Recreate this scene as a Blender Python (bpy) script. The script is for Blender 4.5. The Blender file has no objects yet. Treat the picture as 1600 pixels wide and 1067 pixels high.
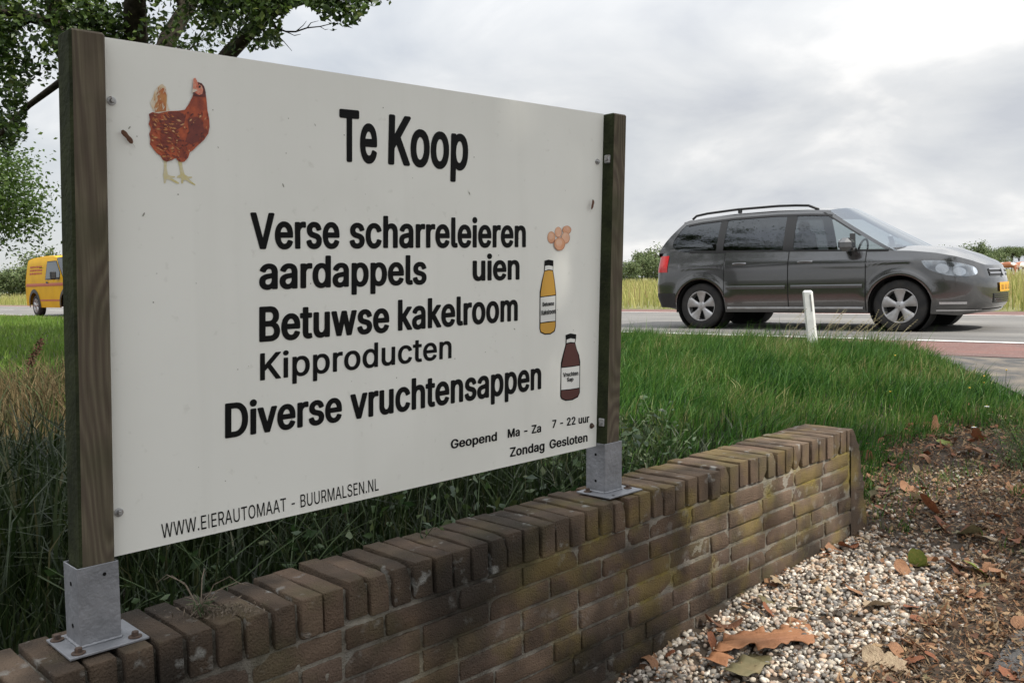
import bpy, math, random
import numpy as np
from math import sin, cos, pi, radians, sqrt, atan2, exp, hypot
from mathutils import Vector, Matrix
random.seed(7)
rng = np.random.default_rng(7)
S = bpy.context.scene
COL = S.collection

# ------------------------------------------------------------------ camera
cam_data = bpy.data.cameras.new('camera')
cam = bpy.data.objects.new('camera', cam_data)
COL.objects.link(cam)
cam_data.sensor_width = 36.0
cam_data.lens = 36.0 * 1420.0 / 1600.0
cam_data.clip_start = 0.05
cam_data.clip_end = 5000.0
PITCH, ROLL = radians(3.834), radians(1.375)
_F = Vector((0, cos(PITCH), -sin(PITCH)))
_U = Vector((0, sin(PITCH), cos(PITCH)))
_R = Vector((1, 0, 0))
_R2 = _R * cos(ROLL) - _U * sin(ROLL)
_U2 = _U * cos(ROLL) + _R * sin(ROLL)
_m = Matrix.Identity(4)
for i in range(3):
    _m[i][0] = _R2[i]; _m[i][1] = _U2[i]; _m[i][2] = -_F[i]
_m[0][3], _m[1][3], _m[2][3] = 0.0, 0.0, 0.74
cam.matrix_world = _m
S.camera = cam

# ------------------------------------------------------------------ sky, sun, exposure
SUN_DIR = Vector((0.55, -0.42, 0.78)).normalized()      # towards the sun
w = bpy.data.worlds.new('World'); S.world = w; w.use_nodes = True
nt = w.node_tree; nt.nodes.clear()
def N(nt, t, **k):
    n = nt.nodes.new(t)
    for a, b in k.items(): setattr(n, a, b)
    return n
def L(nt, a, b): nt.links.new(a, b)
sky = N(nt, 'ShaderNodeTexSky', sky_type='NISHITA', sun_disc=False)
sky.sun_elevation = math.asin(SUN_DIR.z)
sky.sun_rotation = atan2(SUN_DIR.x, SUN_DIR.y)
bg1 = N(nt, 'ShaderNodeBackground'); bg1.inputs['Strength'].default_value = 0.10
L(nt, sky.outputs[0], bg1.inputs[0])
tc = N(nt, 'ShaderNodeTexCoord')
sep = N(nt, 'ShaderNodeSeparateXYZ'); L(nt, tc.outputs['Generated'], sep.inputs[0])
zc = N(nt, 'ShaderNodeMath', operation='MAXIMUM'); L(nt, sep.outputs['Z'], zc.inputs[0]); zc.inputs[1].default_value = 0.0
za = N(nt, 'ShaderNodeMath', operation='ADD'); L(nt, zc.outputs[0], za.inputs[0]); za.inputs[1].default_value = 0.30
dx = N(nt, 'ShaderNodeMath', operation='DIVIDE'); L(nt, sep.outputs['X'], dx.inputs[0]); L(nt, za.outputs[0], dx.inputs[1])
dy = N(nt, 'ShaderNodeMath', operation='DIVIDE'); L(nt, sep.outputs['Y'], dy.inputs[0]); L(nt, za.outputs[0], dy.inputs[1])
cmb = N(nt, 'ShaderNodeCombineXYZ'); L(nt, dx.outputs[0], cmb.inputs[0]); L(nt, dy.outputs[0], cmb.inputs[1])
n1 = N(nt, 'ShaderNodeTexNoise'); n1.inputs['Scale'].default_value = 1.9; n1.inputs['Detail'].default_value = 9.0
n1.inputs['Roughness'].default_value = 0.52; n1.inputs['Distortion'].default_value = 0.35
L(nt, cmb.outputs[0], n1.inputs['Vector'])
n2 = N(nt, 'ShaderNodeTexNoise'); n2.inputs['Scale'].default_value = 0.22; n2.inputs['Detail'].default_value = 5.0
mp = N(nt, 'ShaderNodeMapping'); mp.inputs['Location'].default_value = (3.1, 7.7, 1.0)
L(nt, cmb.outputs[0], mp.inputs[0]); L(nt, mp.outputs[0], n2.inputs['Vector'])
rp = N(nt, 'ShaderNodeValToRGB')                       # grey undersides to white tops
cr = rp.color_ramp
cr.elements[0].position = 0.35; cr.elements[0].color = (0.56, 0.585, 0.63, 1)
cr.elements[1].position = 0.64; cr.elements[1].color = (0.90, 0.895, 0.885, 1)
e = cr.elements.new(0.455); e.color = (0.655, 0.675, 0.70, 1)
e = cr.elements.new(0.545); e.color = (0.73, 0.742, 0.755, 1)
L(nt, n1.outputs[0], rp.inputs[0])
bg2 = N(nt, 'ShaderNodeBackground'); L(nt, rp.outputs[0], bg2.inputs[0])
br = N(nt, 'ShaderNodeMapRange'); br.inputs['From Min'].default_value = 0.17; br.inputs['From Max'].default_value = 1.0; br.inputs['To Min'].default_value = 1.09; br.inputs['To Max'].default_value = 2.9
L(nt, zc.outputs[0], br.inputs[0]); L(nt, br.outputs[0], bg2.inputs['Strength'])      # an overcast sky is brighter overhead than at the horizon
cov = N(nt, 'ShaderNodeMapRange'); cov.inputs['From Min'].default_value = 0.34; cov.inputs['From Max'].default_value = 0.52
cov.inputs['To Min'].default_value = 0.62; cov.inputs['To Max'].default_value = 1.0
L(nt, n2.outputs[0], cov.inputs[0])
mx = N(nt, 'ShaderNodeMixShader'); L(nt, cov.outputs[0], mx.inputs[0]); L(nt, bg1.outputs[0], mx.inputs[1]); L(nt, bg2.outputs[0], mx.inputs[2])
wo = N(nt, 'ShaderNodeOutputWorld'); L(nt, mx.outputs[0], wo.inputs[0])

sd = bpy.data.lights.new('sun', 'SUN'); sd.energy = 5.0; sd.angle = radians(.9); sd.color = (1.0, 0.95, 0.86)
sun = bpy.data.objects.new('sun', sd); COL.objects.link(sun)
sun.rotation_euler = (-SUN_DIR).to_track_quat('-Z', 'Y').to_euler()
sun.location = (4, -4, 12)
S.view_settings.view_transform = 'Standard'; S.view_settings.look = 'None'
S.view_settings.exposure = 0.0; S.view_settings.gamma = 1.0
S.cycles.max_bounces = 6; S.cycles.transparent_max_bounces = 12; S.cycles.transmission_bounces = 4
S.cycles.diffuse_bounces = 3; S.cycles.glossy_bounces = 3
S.cycles.sample_clamp_indirect = 6.0

# ------------------------------------------------------------------ helpers
def mat(name, col, rough=0.7, metal=0.0, col2=None, nscale=6.0, lo=0.35, hi=0.65, bump=0.0, bscale=60.0, rnd=None, spec=0.5, coat=0.0, transl=0.0, detail=5.0, attr=None):
    """Principled material: col mixed to col2 by object-space noise; rnd = colour ramp list picked by the mesh attribute 'rnd'."""
    m = bpy.data.materials.new(name); m.use_nodes = True
    t = m.node_tree; b = t.nodes['Principled BSDF']
    b.inputs['Roughness'].default_value = rough; b.inputs['Metallic'].default_value = metal
    b.inputs['Specular IOR Level'].default_value = spec
    if coat: b.inputs['Coat Weight'].default_value = coat; b.inputs['Coat Roughness'].default_value = 0.04
    out = None
    tco = N(t, 'ShaderNodeTexCoord')
    if rnd:
        a = N(t, 'ShaderNodeAttribute'); a.attribute_name = 'rnd'
        r = N(t, 'ShaderNodeValToRGB'); r.color_ramp.elements[0].color = (*rnd[0], 1); r.color_ramp.elements[-1].color = (*rnd[-1], 1)
        for i, c in enumerate(rnd[1:-1], 1):
            q = r.color_ramp.elements.new(i / (len(rnd) - 1)); q.color = (*c, 1)
        L(t, a.outputs['Fac'], r.inputs[0]); out = r.outputs[0]
    else:
        rg = N(t, 'ShaderNodeRGB'); rg.outputs[0].default_value = (*col, 1); out = rg.outputs[0]
    if col2:
        n = N(t, 'ShaderNodeTexNoise'); n.inputs['Scale'].default_value = nscale; n.inputs['Detail'].default_value = detail
        L(t, tco.outputs['Object'], n.inputs['Vector'])
        mr = N(t, 'ShaderNodeMapRange'); mr.inputs['From Min'].default_value = lo; mr.inputs['From Max'].default_value = hi
        L(t, n.outputs[0], mr.inputs[0])
        mxn = N(t, 'ShaderNodeMix', data_type='RGBA'); L(t, mr.outputs[0], mxn.inputs[0]); L(t, out, mxn.inputs[6]); mxn.inputs[7].default_value = (*col2, 1)
        out = mxn.outputs[2]
    L(t, out, b.inputs['Base Color'])
    if bump:
        n = N(t, 'ShaderNodeTexNoise'); n.inputs['Scale'].default_value = bscale; n.inputs['Detail'].default_value = 6.0
        L(t, tco.outputs['Object'], n.inputs['Vector'])
        bp = N(t, 'ShaderNodeBump'); bp.inputs['Strength'].default_value = bump; bp.inputs['Distance'].default_value = 0.01
        L(t, n.outputs[0], bp.inputs['Height']); L(t, bp.outputs[0], b.inputs['Normal'])
    if transl:
        tr = N(t, 'ShaderNodeBsdfTranslucent'); L(t, out, tr.inputs[0])
        ms = N(t, 'ShaderNodeMixShader'); ms.inputs[0].default_value = transl
        o = t.nodes['Material Output']; L(t, b.outputs[0], ms.inputs[1]); L(t, tr.outputs[0], ms.inputs[2]); L(t, ms.outputs[0], o.inputs[0])
    m['out'] = 1
    return m

def np_mesh(name, V, F, rnd=None, smooth=False):
    """V (n,3) array; F list of index tuples, or an (m,k) int array."""
    me = bpy.data.meshes.new(name)
    if isinstance(F, np.ndarray):
        m, k = F.shape
        me.vertices.add(len(V)); me.vertices.foreach_set('co', np.asarray(V, np.float32).ravel())
        me.loops.add(m * k); me.loops.foreach_set('vertex_index', F.astype(np.int32).ravel())
        me.polygons.add(m); me.polygons.foreach_set('loop_start', np.arange(0, m * k, k, dtype=np.int32))
        me.polygons.foreach_set('loop_total', np.full(m, k, np.int32))
        me.update(calc_edges=True)
    else:
        me.from_pydata([tuple(map(float, v)) for v in V], [], [tuple(int(i) for i in f) for f in F])
    if rnd is not None:
        a = me.attributes.new('rnd', 'FLOAT', 'POINT'); a.data.foreach_set('value', np.asarray(rnd, np.float32))
    if smooth:
        me.polygons.foreach_set('use_smooth', np.ones(len(me.polygons), bool))
    me.validate()
    return me

def link(name, me, m=None, parent=None):
    o = bpy.data.objects.new(name, me); COL.objects.link(o)
    if m is not None:
        for x in (m if isinstance(m, (list, tuple)) else [m]): me.materials.append(x)
    if parent is not None: o.parent = parent
    return o
def tag(o, label, cat, group=None):
    o['label'] = label; o['category'] = cat
    if group: o['group'] = group
    return o
def struct(o): o['kind'] = 'structure'; return o
def stuff(o, label=None, cat=None):
    o['kind'] = 'stuff'
    if label: o['label'] = label; o['category'] = cat
    return o
def thing(name, label, cat, loc=(0, 0, 0), rz=0.0, group=None):
    o = bpy.data.objects.new(name, None); COL.objects.link(o); o.empty_display_size = 0.1
    o.location = loc; o.rotation_euler = (0, 0, rz)
    return tag(o, label, cat, group)
def copy_tree(o, parent=None):
    c = o.copy(); COL.objects.link(c)
    if parent is not None: c.parent = parent
    for ch in o.children: copy_tree(ch, c)
    return c

class MB:
    """collects shapes into one mesh"""
    def __init__(s): s.V = []; s.F = []; s.M = []
    def add(s, V, F, mi=0):
        o = len(s.V); s.V += [tuple(v) for v in V]; s.F += [tuple(i + o for i in f) for f in F]; s.M += [mi] * len(F); return s
    def box(s, c, d, rz=0.0, bev=0.0, mi=0, M=None):
        """box centred at c, full size d, with chamfered edges"""
        hx, hy, hz = d[0] / 2, d[1] / 2, d[2] / 2; b = min(bev, hx * .9, hy * .9, hz * .9)
        V = []; F = []
        if b <= 0:
            V = [(x, y, z) for x in (-hx, hx) for y in (-hy, hy) for z in (-hz, hz)]
            F = [(0, 1, 3, 2), (4, 6, 7, 5), (0, 4, 5, 1), (2, 3, 7, 6), (0, 2, 6, 4), (1, 5, 7, 3)]
        else:
            idx = {}
            for sx in (-1, 1):
                for sy in (-1, 1):
                    for sz in (-1, 1):
                        for ax in range(3):
                            p = [sx * (hx - b), sy * (hy - b), sz * (hz - b)]
                            p[ax] = (sx * hx, sy * hy, sz * hz)[ax]
                            idx[(sx, sy, sz, ax)] = len(V); V.append(tuple(p))
            g = lambda a, ax: idx[(*a, ax)]
            for ax in range(3):
                u, v = [k for k in range(3) if k != ax]
                for sg in (-1, 1):
                    q = []
                    for (a, c2) in ((-1, -1), (1, -1), (1, 1), (-1, 1)):
                        t = [0, 0, 0]; t[ax] = sg; t[u] = a; t[v] = c2; q.append(g(tuple(t), ax))
                    F.append(tuple(q))
                for a in (-1, 1):
                    for c2 in (-1, 1):
                        t0 = [0, 0, 0]; t0[u] = a; t0[v] = c2; t1 = list(t0); t0[ax] = -1; t1[ax] = 1
                        F.append((g(tuple(t0), u), g(tuple(t1), u), g(tuple(t1), v), g(tuple(t0), v)))
            for sx in (-1, 1):
                for sy in (-1, 1):
                    for sz in (-1, 1):
                        F.append(tuple(g((sx, sy, sz), ax) for ax in range(3)))
        cc, ss = cos(rz), sin(rz)
        R = []
        for (x, y, z) in V:
            if M is not None: p = M @ Vector((x, y, z)); R.append((p.x + c[0], p.y + c[1], p.z + c[2]))
            else: R.append((x * cc - y * ss + c[0], x * ss + y * cc + c[1], z + c[2]))
        return s.add(R, F, mi)
    def tube(s, pts, rad, n=8, cap=True, mi=0):
        P = [Vector(p) for p in pts]; V = []; F = []
        if not hasattr(rad, '__len__'): rad = [rad] * len(P)
        ref = None
        for i, p in enumerate(P):
            d = (P[min(i + 1, len(P) - 1)] - P[max(i - 1, 0)]).normalized()
            if ref is None: ref = d.orthogonal().normalized()
            ref = (ref - d * ref.dot(d)).normalized(); q = d.cross(ref)
            for k in range(n):
                a = 2 * pi * k / n; V.append(p + (ref * cos(a) + q * sin(a)) * rad[i])
        for i in range(len(P) - 1):
            for k in range(n):
                a, b = i * n + k, i * n + (k + 1) % n; F.append((a, b, b + n, a + n))
        if cap: F.append(tuple(range(n - 1, -1, -1))); F.append(tuple((len(P) - 1) * n + k for k in range(n)))
        return s.add(V, F, mi)
    def lathe(s, prof, n=24, axis='z', c=(0, 0, 0), cap=True, mi=0):
        """prof: list of (radius, height)"""
        V = []; F = []
        for (r, h) in prof:
            for k in range(n):
                a = 2 * pi * k / n; x, y, z = r * cos(a), r * sin(a), h
                if axis == 'y': x, y, z = x, h, y
                if axis == 'x': x, y, z = h, x, y
                V.append((x + c[0], y + c[1], z + c[2]))
        for i in range(len(prof) - 1):
            for k in range(n):
                a, b = i * n + k, i * n + (k + 1) % n; F.append((a, b, b + n, a + n))
        if cap: F.append(tuple(range(n))); F.append(tuple((len(prof) - 1) * n + k for k in range(n)))
        return s.add(V, F, mi)
    def grid(s, f, na, nb, mi=0):
        V = [f(i / na, j / nb) for j in range(nb + 1) for i in range(na + 1)]
        F = [(j * (na + 1) + i, j * (na + 1) + i + 1, (j + 1) * (na + 1) + i + 1, (j + 1) * (na + 1) + i) for j in range(nb) for i in range(na)]
        return s.add(V, F, mi)
    def poly(s, pts, f=None, rings=1, mi=0):
        """filled outline (star-shaped about its centroid), f maps (a,b) to a point"""
        n = len(pts); cx = sum(p[0] for p in pts) / n; cy = sum(p[1] for p in pts) / n
        f = f or (lambda a, b: (a, b, 0)); V = [f(cx, cy)]; F = []
        for r in range(1, rings + 1):
            for p in pts: V.append(f(cx + (p[0] - cx) * r / rings, cy + (p[1] - cy) * r / rings))
        for k in range(n): F.append((0, 1 + k, 1 + (k + 1) % n))
        for r in range(rings - 1):
            for k in range(n):
                a, b = 1 + r * n + k, 1 + r * n + (k + 1) % n; F.append((a, a + n, b + n, b))
        return s.add(V, F, mi)
    def build(s, name, m, parent=None, smooth=False, recalc=False):
        me = bpy.data.meshes.new(name); me.from_pydata([tuple(map(float, v)) for v in s.V], [], s.F)
        ms = m if isinstance(m, (list, tuple)) else [m]
        for x in ms: me.materials.append(x)
        if len(ms) > 1: me.polygons.foreach_set('material_index', np.array(s.M, np.int32))
        if recalc:
            import bmesh
            b = bmesh.new(); b.from_mesh(me); bmesh.ops.recalc_face_normals(b, faces=b.faces); b.to_mesh(me); b.free()
        if smooth: me.polygons.foreach_set('use_smooth', np.ones(len(me.polygons), bool))
        me.update()
        o = bpy.data.objects.new(name, me); COL.objects.link(o)
        if parent is not None: o.parent = parent
        return o
def sstep(a, b, x):
    t = np.clip((x - a) / (b - a), 0, 1); return t * t * (3 - 2 * t)
def round_poly(pts, r, n=4):
    """round the corners of a convex outline"""
    out = []; m = len(pts)
    for i in range(m):
        p0, p, p1 = [Vector((*q, 0)) for q in (pts[i - 1], pts[i], pts[(i + 1) % m])]
        a = (p0 - p); b = (p1 - p); ra = min(r, a.length * .45); rb = min(r, b.length * .45)
        A = p + a.normalized() * ra; B = p + b.normalized() * rb
        for k in range(n + 1):
            t = k / n; q = A * (1 - t) ** 2 + p * 2 * t * (1 - t) + B * t * t; out.append((q.x, q.y))
    return out
# ------------------------------------------------------------------ terrain: s runs along the driveway wall to the road, t along the road to the left
DW = np.array([0.7022, 0.7120]); DR = np.array([-0.7120, 0.7022])
def xy(s, t):
    s = np.asarray(s, float); t = np.asarray(t, float)
    return s * DW[0] + t * DR[0], s * DW[1] + t * DR[1]
_S = [-40, -3, 1.5, 2.13, 2.4, 2.8, 3.13, 3.6, 5, 6.5, 7.8, 8.2, 2000]
_Z = [-.9, -.62, -.53, -.445, -.405, -.37, -.355, -.33, -.2, -.08, -.012, -.012, -.012]
_B = [-40, -2, 2, 4, 6, 7.4, 8.3, 2000]
_C = [-.3, -.12, -.06, -.02, .03, .07, -.012, -.012]
def grass_edge(s):
    return np.interp(s, [-50, 3.75, 4.1, 4.7, 5.45, 5.55, 6.1, 6.4, 6.86, 7.46, 8.17, 9], [1.76, 1.72, 1.74, 1.86, 1.80, 1.25, 1.40, 1.74, 2.02, 2.57, 3.36, 4.2])
def drive_edge(s):
    return np.interp(s, [-50, 1.5, 2.5, 3.1, 3.6, 4.2, 5.2, 6.4, 6.86, 7.46, 8.17], [.6, .66, .75, .80, .80, .84, 1.0, 1.70, 2.0, 2.55, 3.34])
def hash_noise(x, y):
    return (np.sin(x * 3.1 + 1.7 * np.sin(y * 2.3)) + np.sin(y * 4.7 + 1.3 * np.sin(x * 3.9)) + .6 * np.sin(x * 11.3 + y * 9.1) + .4 * np.sin(x * 23.1 - y * 19.7)) / 3.0
def ground_z(s, t):
    s = np.asarray(s, float); t = np.asarray(t, float)
    zf = np.interp(s, _S, _Z); zb = np.interp(s, _B, _C)
    e = 1.76 + .75 * sstep(3.68, 4.5, s)
    wd = np.where(s < 3.68, .08, .08 + .5 * sstep(3.68, 4.3, s))
    k = sstep(e - wd, e + wd, t)
    z = zf * (1 - k) + zb * k
    rough = sstep(.02, .25, t - drive_edge(s)) * sstep(8.1, 7.7, s)
    z = z + .012 * hash_noise(s * 1.7, t * 1.7) * rough
    return np.where(s > 17.1, z + .02, z)

def axis(parts):
    a = []
    for lo, hi, st in parts: a += list(np.arange(lo, hi - 1e-6, st))
    return np.array(a)
sa = np.concatenate([-np.geomspace(900, 4, 26), axis([(-3.5, 1, .25), (1, 9, .07), (9, 18, .5)]), np.geomspace(18, 2500, 40)])
ta = np.concatenate([-np.geomspace(1500, 4, 30), axis([(-3.5, 0, .25), (0, 3.2, .06), (3.2, 14, .4)]), np.geomspace(14, 2500, 40)])
SS, TT = np.meshgrid(sa, ta, indexing='ij')
X, Y = xy(SS, TT); Z = ground_z(SS, TT)
V = np.stack([X.ravel(), Y.ravel(), Z.ravel()], 1)
ni, nj = SS.shape
I = np.arange(ni * nj).reshape(ni, nj)
F = np.stack([I[:-1, :-1].ravel(), I[1:, :-1].ravel(), I[1:, 1:].ravel(), I[:-1, 1:].ravel()], 1)
# soil type: 0 bare dirt, 0.5 dark soil under grass, 1 meadow
gk = np.where(SS > 17, 1.0, np.where(TT > grass_edge(SS) - .05, .5, 0.0)).ravel()
me = np_mesh('ground', V, F, rnd=gk, smooth=True)
m_ground = mat('ground_soil', None, 0.95, rnd=[(.052, .037, .025), (.022, .022, .011), (.22, .22, .085)], col2=(.045, .032, .02), nscale=5, lo=.42, hi=.75, bump=.6, bscale=70)
ground = struct(link('ground', me, m_ground))

def sheet(name, s0, s1, t0, t1, z, m, ns=2, ntt=60):
    A, B_ = np.meshgrid(np.linspace(s0, s1, ns), np.linspace(t0, t1, ntt), indexing='ij')
    x, y = xy(A, B_); V = np.stack([x.ravel(), y.ravel(), np.full(x.size, z)], 1)
    I = np.arange(ns * ntt).reshape(ns, ntt)
    F = np.stack([I[:-1, :-1].ravel(), I[1:, :-1].ravel(), I[1:, 1:].ravel(), I[:-1, 1:].ravel()], 1)
    return struct(link(name, np_mesh(name, V, F), m))
m_asphalt = mat('road_asphalt', (.21, .20, .185), .85, col2=(.15, .145, .14), nscale=1.3, lo=.3, hi=.7, bump=.5, bscale=180)
def road_wear(m, amt):
    # worn wheel tracks and patches drawn out along the road
    t = m.node_tree; b = t.nodes['Principled BSDF']; src = b.inputs['Base Color'].links[0].from_socket; tco = [n for n in t.nodes if n.type == 'TEX_COORD'][0]
    r1 = N(t, 'ShaderNodeMapping'); r1.inputs['Rotation'].default_value = (0, 0, -atan2(DR[1], DR[0])); L(t, tco.outputs['Object'], r1.inputs[0])
    r2 = N(t, 'ShaderNodeMapping'); r2.inputs['Scale'].default_value = (.06, 1.3, 1); L(t, r1.outputs[0], r2.inputs[0])
    n = N(t, 'ShaderNodeTexNoise'); n.inputs['Scale'].default_value = 1.4; n.inputs['Detail'].default_value = 7; L(t, r2.outputs[0], n.inputs['Vector'])
    mr = N(t, 'ShaderNodeMapRange'); mr.inputs['From Min'].default_value = .40; mr.inputs['From Max'].default_value = .66; mr.inputs['To Max'].default_value = amt; L(t, n.outputs[0], mr.inputs[0])
    n2 = N(t, 'ShaderNodeTexNoise'); n2.inputs['Scale'].default_value = 55; n2.inputs['Detail'].default_value = 3; L(t, tco.outputs['Object'], n2.inputs['Vector'])
    m2 = N(t, 'ShaderNodeMapRange'); m2.inputs['From Min'].default_value = .5; m2.inputs['From Max'].default_value = .75; m2.inputs['To Max'].default_value = .45; L(t, n2.outputs[0], m2.inputs[0])
    x = N(t, 'ShaderNodeMix', data_type='RGBA'); L(t, mr.outputs[0], x.inputs[0]); L(t, src, x.inputs[6]); x.inputs[7].default_value = (.095, .092, .09, 1)
    y = N(t, 'ShaderNodeMix', data_type='RGBA'); L(t, m2.outputs[0], y.inputs[0]); L(t, x.outputs[2], y.inputs[6]); y.inputs[7].default_value = (.30, .285, .26, 1)
    L(t, y.outputs[2], b.inputs['Base Color'])
road_wear(m_asphalt, .75)
m_red = mat('red_asphalt', (.19, .085, .07), .88, col2=(.14, .07, .06), nscale=2.5, bump=.5, bscale=200)
m_mark = mat('road_paint', (.72, .72, .70), .7, col2=(.35, .34, .33), nscale=9, lo=.55, hi=.75)
road_wear(m_red, .35)
sheet('road', 8.2, 17.05, -60, 260, 0.0, m_asphalt)
sheet('near_cycle_lane', 8.24, 9.76, -60, 260, .005, m_red)
sheet('far_cycle_lane', 15.66, 17.0, -60, 260, .005, m_red)
def dashes(name, s, wdt, t0, t1, dash, gap, z=.009):
    b = MB(); t = t0
    while t < t1:
        q = []
        for a, c in ((s, t), (s + wdt, t), (s + wdt, t + dash), (s, t + dash)):
            x, y = xy(a, c); q.append((x, y, z))
        b.add(q, [(0, 1, 2, 3)]); t += dash + gap
    return struct(b.build(name, m_mark))
dashes('near_road_marking', 9.80, .11, -47.0, 120, 2.7, .5)
dashes('far_road_marking', 15.50, .12, -50, 200, 250, 1)
dashes('centre_road_marking', 12.62, .10, -49.0, 150, 3.4, 4.2)
# driveway: dark old asphalt running from the road past the wall
m_drive = mat('driveway_asphalt', (.075, .073, .072), .92, col2=(.22, .185, .145), nscale=4.5, lo=.42, hi=.7, bump=.8, bscale=160)
A, B_ = np.meshgrid(np.linspace(-6, 8.22, 150), np.linspace(0, 1, 40), indexing='ij')
T_ = drive_edge(A) + .03 - B_ * (drive_edge(A) + 7.0)
x, y = xy(A, T_); z = ground_z(A, np.minimum(T_, drive_edge(A))) + .010
I = np.arange(A.size).reshape(A.shape)
F = np.stack([I[:-1, :-1].ravel(), I[1:, :-1].ravel(), I[1:, 1:].ravel(), I[:-1, 1:].ravel()], 1)
struct(link('driveway', np_mesh('driveway', np.stack([x.ravel(), y.ravel(), z.ravel()], 1), F, smooth=True), m_drive))

# ------------------------------------------------------------------ grass
def blades(name, P, h, wd, lean, rnd, m, droop=.0):
    n = len(P); yaw = rng.uniform(0, 2 * pi, n); c, s_ = np.cos(yaw), np.sin(yaw)
    side = np.stack([c, s_, np.zeros(n)], 1) * (wd / 2)[:, None]
    up = np.zeros((n, 3)); up[:, 2] = h
    ln = np.concatenate([lean, np.zeros((n, 1))], 1) * h[:, None]
    lm = ln * .32
    V = np.empty((n, 5, 3))
    V[:, 0] = P - side; V[:, 1] = P + side
    mid = P + up * .58 + lm
    V[:, 2] = mid - side * .8; V[:, 3] = mid + side * .8
    tip = P + up * (1 - droop * np.linalg.norm(lean, axis=1))[:, None] + ln
    V[:, 4] = tip
    b = (np.arange(n) * 5)[:, None]
    F = np.concatenate([b + [0, 1, 3], b + [0, 3, 2], b + [2, 3, 4]], 0)
    me = np_mesh(name, V.reshape(-1, 3), F, rnd=np.repeat(rnd, 5))
    return link(name, me, m)
def scatter(n, s0, s1, t0, t1, keep=None):
    s = rng.uniform(s0, s1, n); t = rng.uniform(t0, t1, n)
    if keep is not None:
        k = keep(s, t); s, t = s[k], t[k]
    x, y = xy(s, t); return s, t, np.stack([x, y, ground_z(s, t) - .005], 1)
m_grass = mat('verge_grass', None, .55, rnd=[(.010, .040, .006), (.026, .092, .010), (.056, .148, .018), (.100, .185, .030), (.26, .23, .10)], transl=.30, spec=.35)
m_dark = mat('shaded_grass', None, .5, rnd=[(.007, .014, .003), (.015, .030, .006), (.032, .050, .012), (.13, .115, .06)], transl=.25, spec=.5)  # shade behind the wall is darkened into these blade colours
m_lawn = mat('lawn_grass', None, .6, rnd=[(.08, .15, .02), (.12, .21, .03), (.17, .24, .05)], transl=.3, spec=.3)  # sunlight put into the lawn colour, as the tree shades this strip
m_hay = mat('dry_grass', None, .7, rnd=[(.045, .030, .014), (.085, .060, .026), (.20, .145, .07), (.035, .05, .016), (.05, .075, .02)], transl=.25, spec=.3)
m_meadow = mat('meadow_grass', None, .7, rnd=[(.20, .24, .06), (.32, .32, .10), (.42, .39, .16), (.26, .16, .09)], transl=.3, spec=.25)
def lean_of(n, amt, bias=(0, 0)):
    a = rng.uniform(0, 2 * pi, n); r = np.abs(rng.normal(0, amt, n)) + .05
    return np.stack([np.cos(a) * r + bias[0], np.sin(a) * r + bias[1]], 1)
# verge between wall and road
k = lambda s, t: (t > grass_edge(s) + .03 + .10 * hash_noise(s * 3, t * 3)) & (s < 8.34) & ((s > 3.75) | (t > 1.99)) & (rng.uniform(0, 1, len(s)) < sstep(2.3, 3.9, s))
s, t, P = scatter(195000, 2.3, 8.36, 1.25, 9.5, k); n = len(P)
h = rng.uniform(.06, .18, n) * (1 + .5 * hash_noise(s * 1.9, t * 2.1)) * np.where(rng.uniform(0, 1, n) < .03, 1.6, 1) * np.clip(.45 + (t - grass_edge(s)) * 1.2, .45, 1.0)
stuff(blades('verge_grass', P, h, rng.uniform(.003, .0065, n), lean_of(n, .42, (.22, -.08)), np.clip(rng.beta(2, 2.2, n) + .30 * hash_noise(s * 1.3, t * 1.2) + .10 * sstep(5.5, 8, s), 0, 1), m_grass, droop=.15),  # lighter towards the road: sunlight put into the blade tone
      'dense bright green verge grass between brick wall and road', 'grass')
# taller dark grass right behind the wall
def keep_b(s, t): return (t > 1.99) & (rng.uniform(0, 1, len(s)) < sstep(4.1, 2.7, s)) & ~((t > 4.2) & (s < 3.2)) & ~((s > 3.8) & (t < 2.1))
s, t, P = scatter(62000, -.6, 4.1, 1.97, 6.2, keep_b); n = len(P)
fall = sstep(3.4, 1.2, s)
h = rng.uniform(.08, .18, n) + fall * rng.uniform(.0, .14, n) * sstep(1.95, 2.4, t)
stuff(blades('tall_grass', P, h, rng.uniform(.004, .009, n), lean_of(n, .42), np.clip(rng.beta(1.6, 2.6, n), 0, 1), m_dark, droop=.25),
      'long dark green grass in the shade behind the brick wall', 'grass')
# lawn further left towards the road
s, t, P = scatter(90000, -2, 8.34, 6.0, 34.0, lambda s, t: rng.uniform(0, 1, len(s)) < np.interp(t, [6, 14, 34], [1, .8, .35])); n = len(P)
stuff(blades('lawn_grass', P, rng.uniform(.08, .17, n), rng.uniform(.008, .018, n), lean_of(n, .35), np.clip(rng.beta(2, 2, n) + .3 * hash_noise(s * .5, t * .5), 0, 1), m_lawn),
      'sunlit green lawn strip along the road at the left', 'grass')
# straw-coloured tall grass at the left
cs = rng.normal(0, 1, (5200, 2)); PX = np.array([-3.05, 5.5]) + cs * [.75, 1.25]
ss = PX @ DW; tt2 = PX @ DR
P = np.column_stack([PX, ground_z(ss, tt2)]); n = len(P)
stuff(blades('dry_grass', P, rng.uniform(.22, .46, n) * np.exp(-.12 * (cs ** 2).sum(1)), rng.uniform(.004, .011, n), lean_of(n, .45), rng.beta(1.8, 1.8, n), m_hay, droop=.2),
      'straw coloured dry grass clump left of the sign', 'grass')
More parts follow.
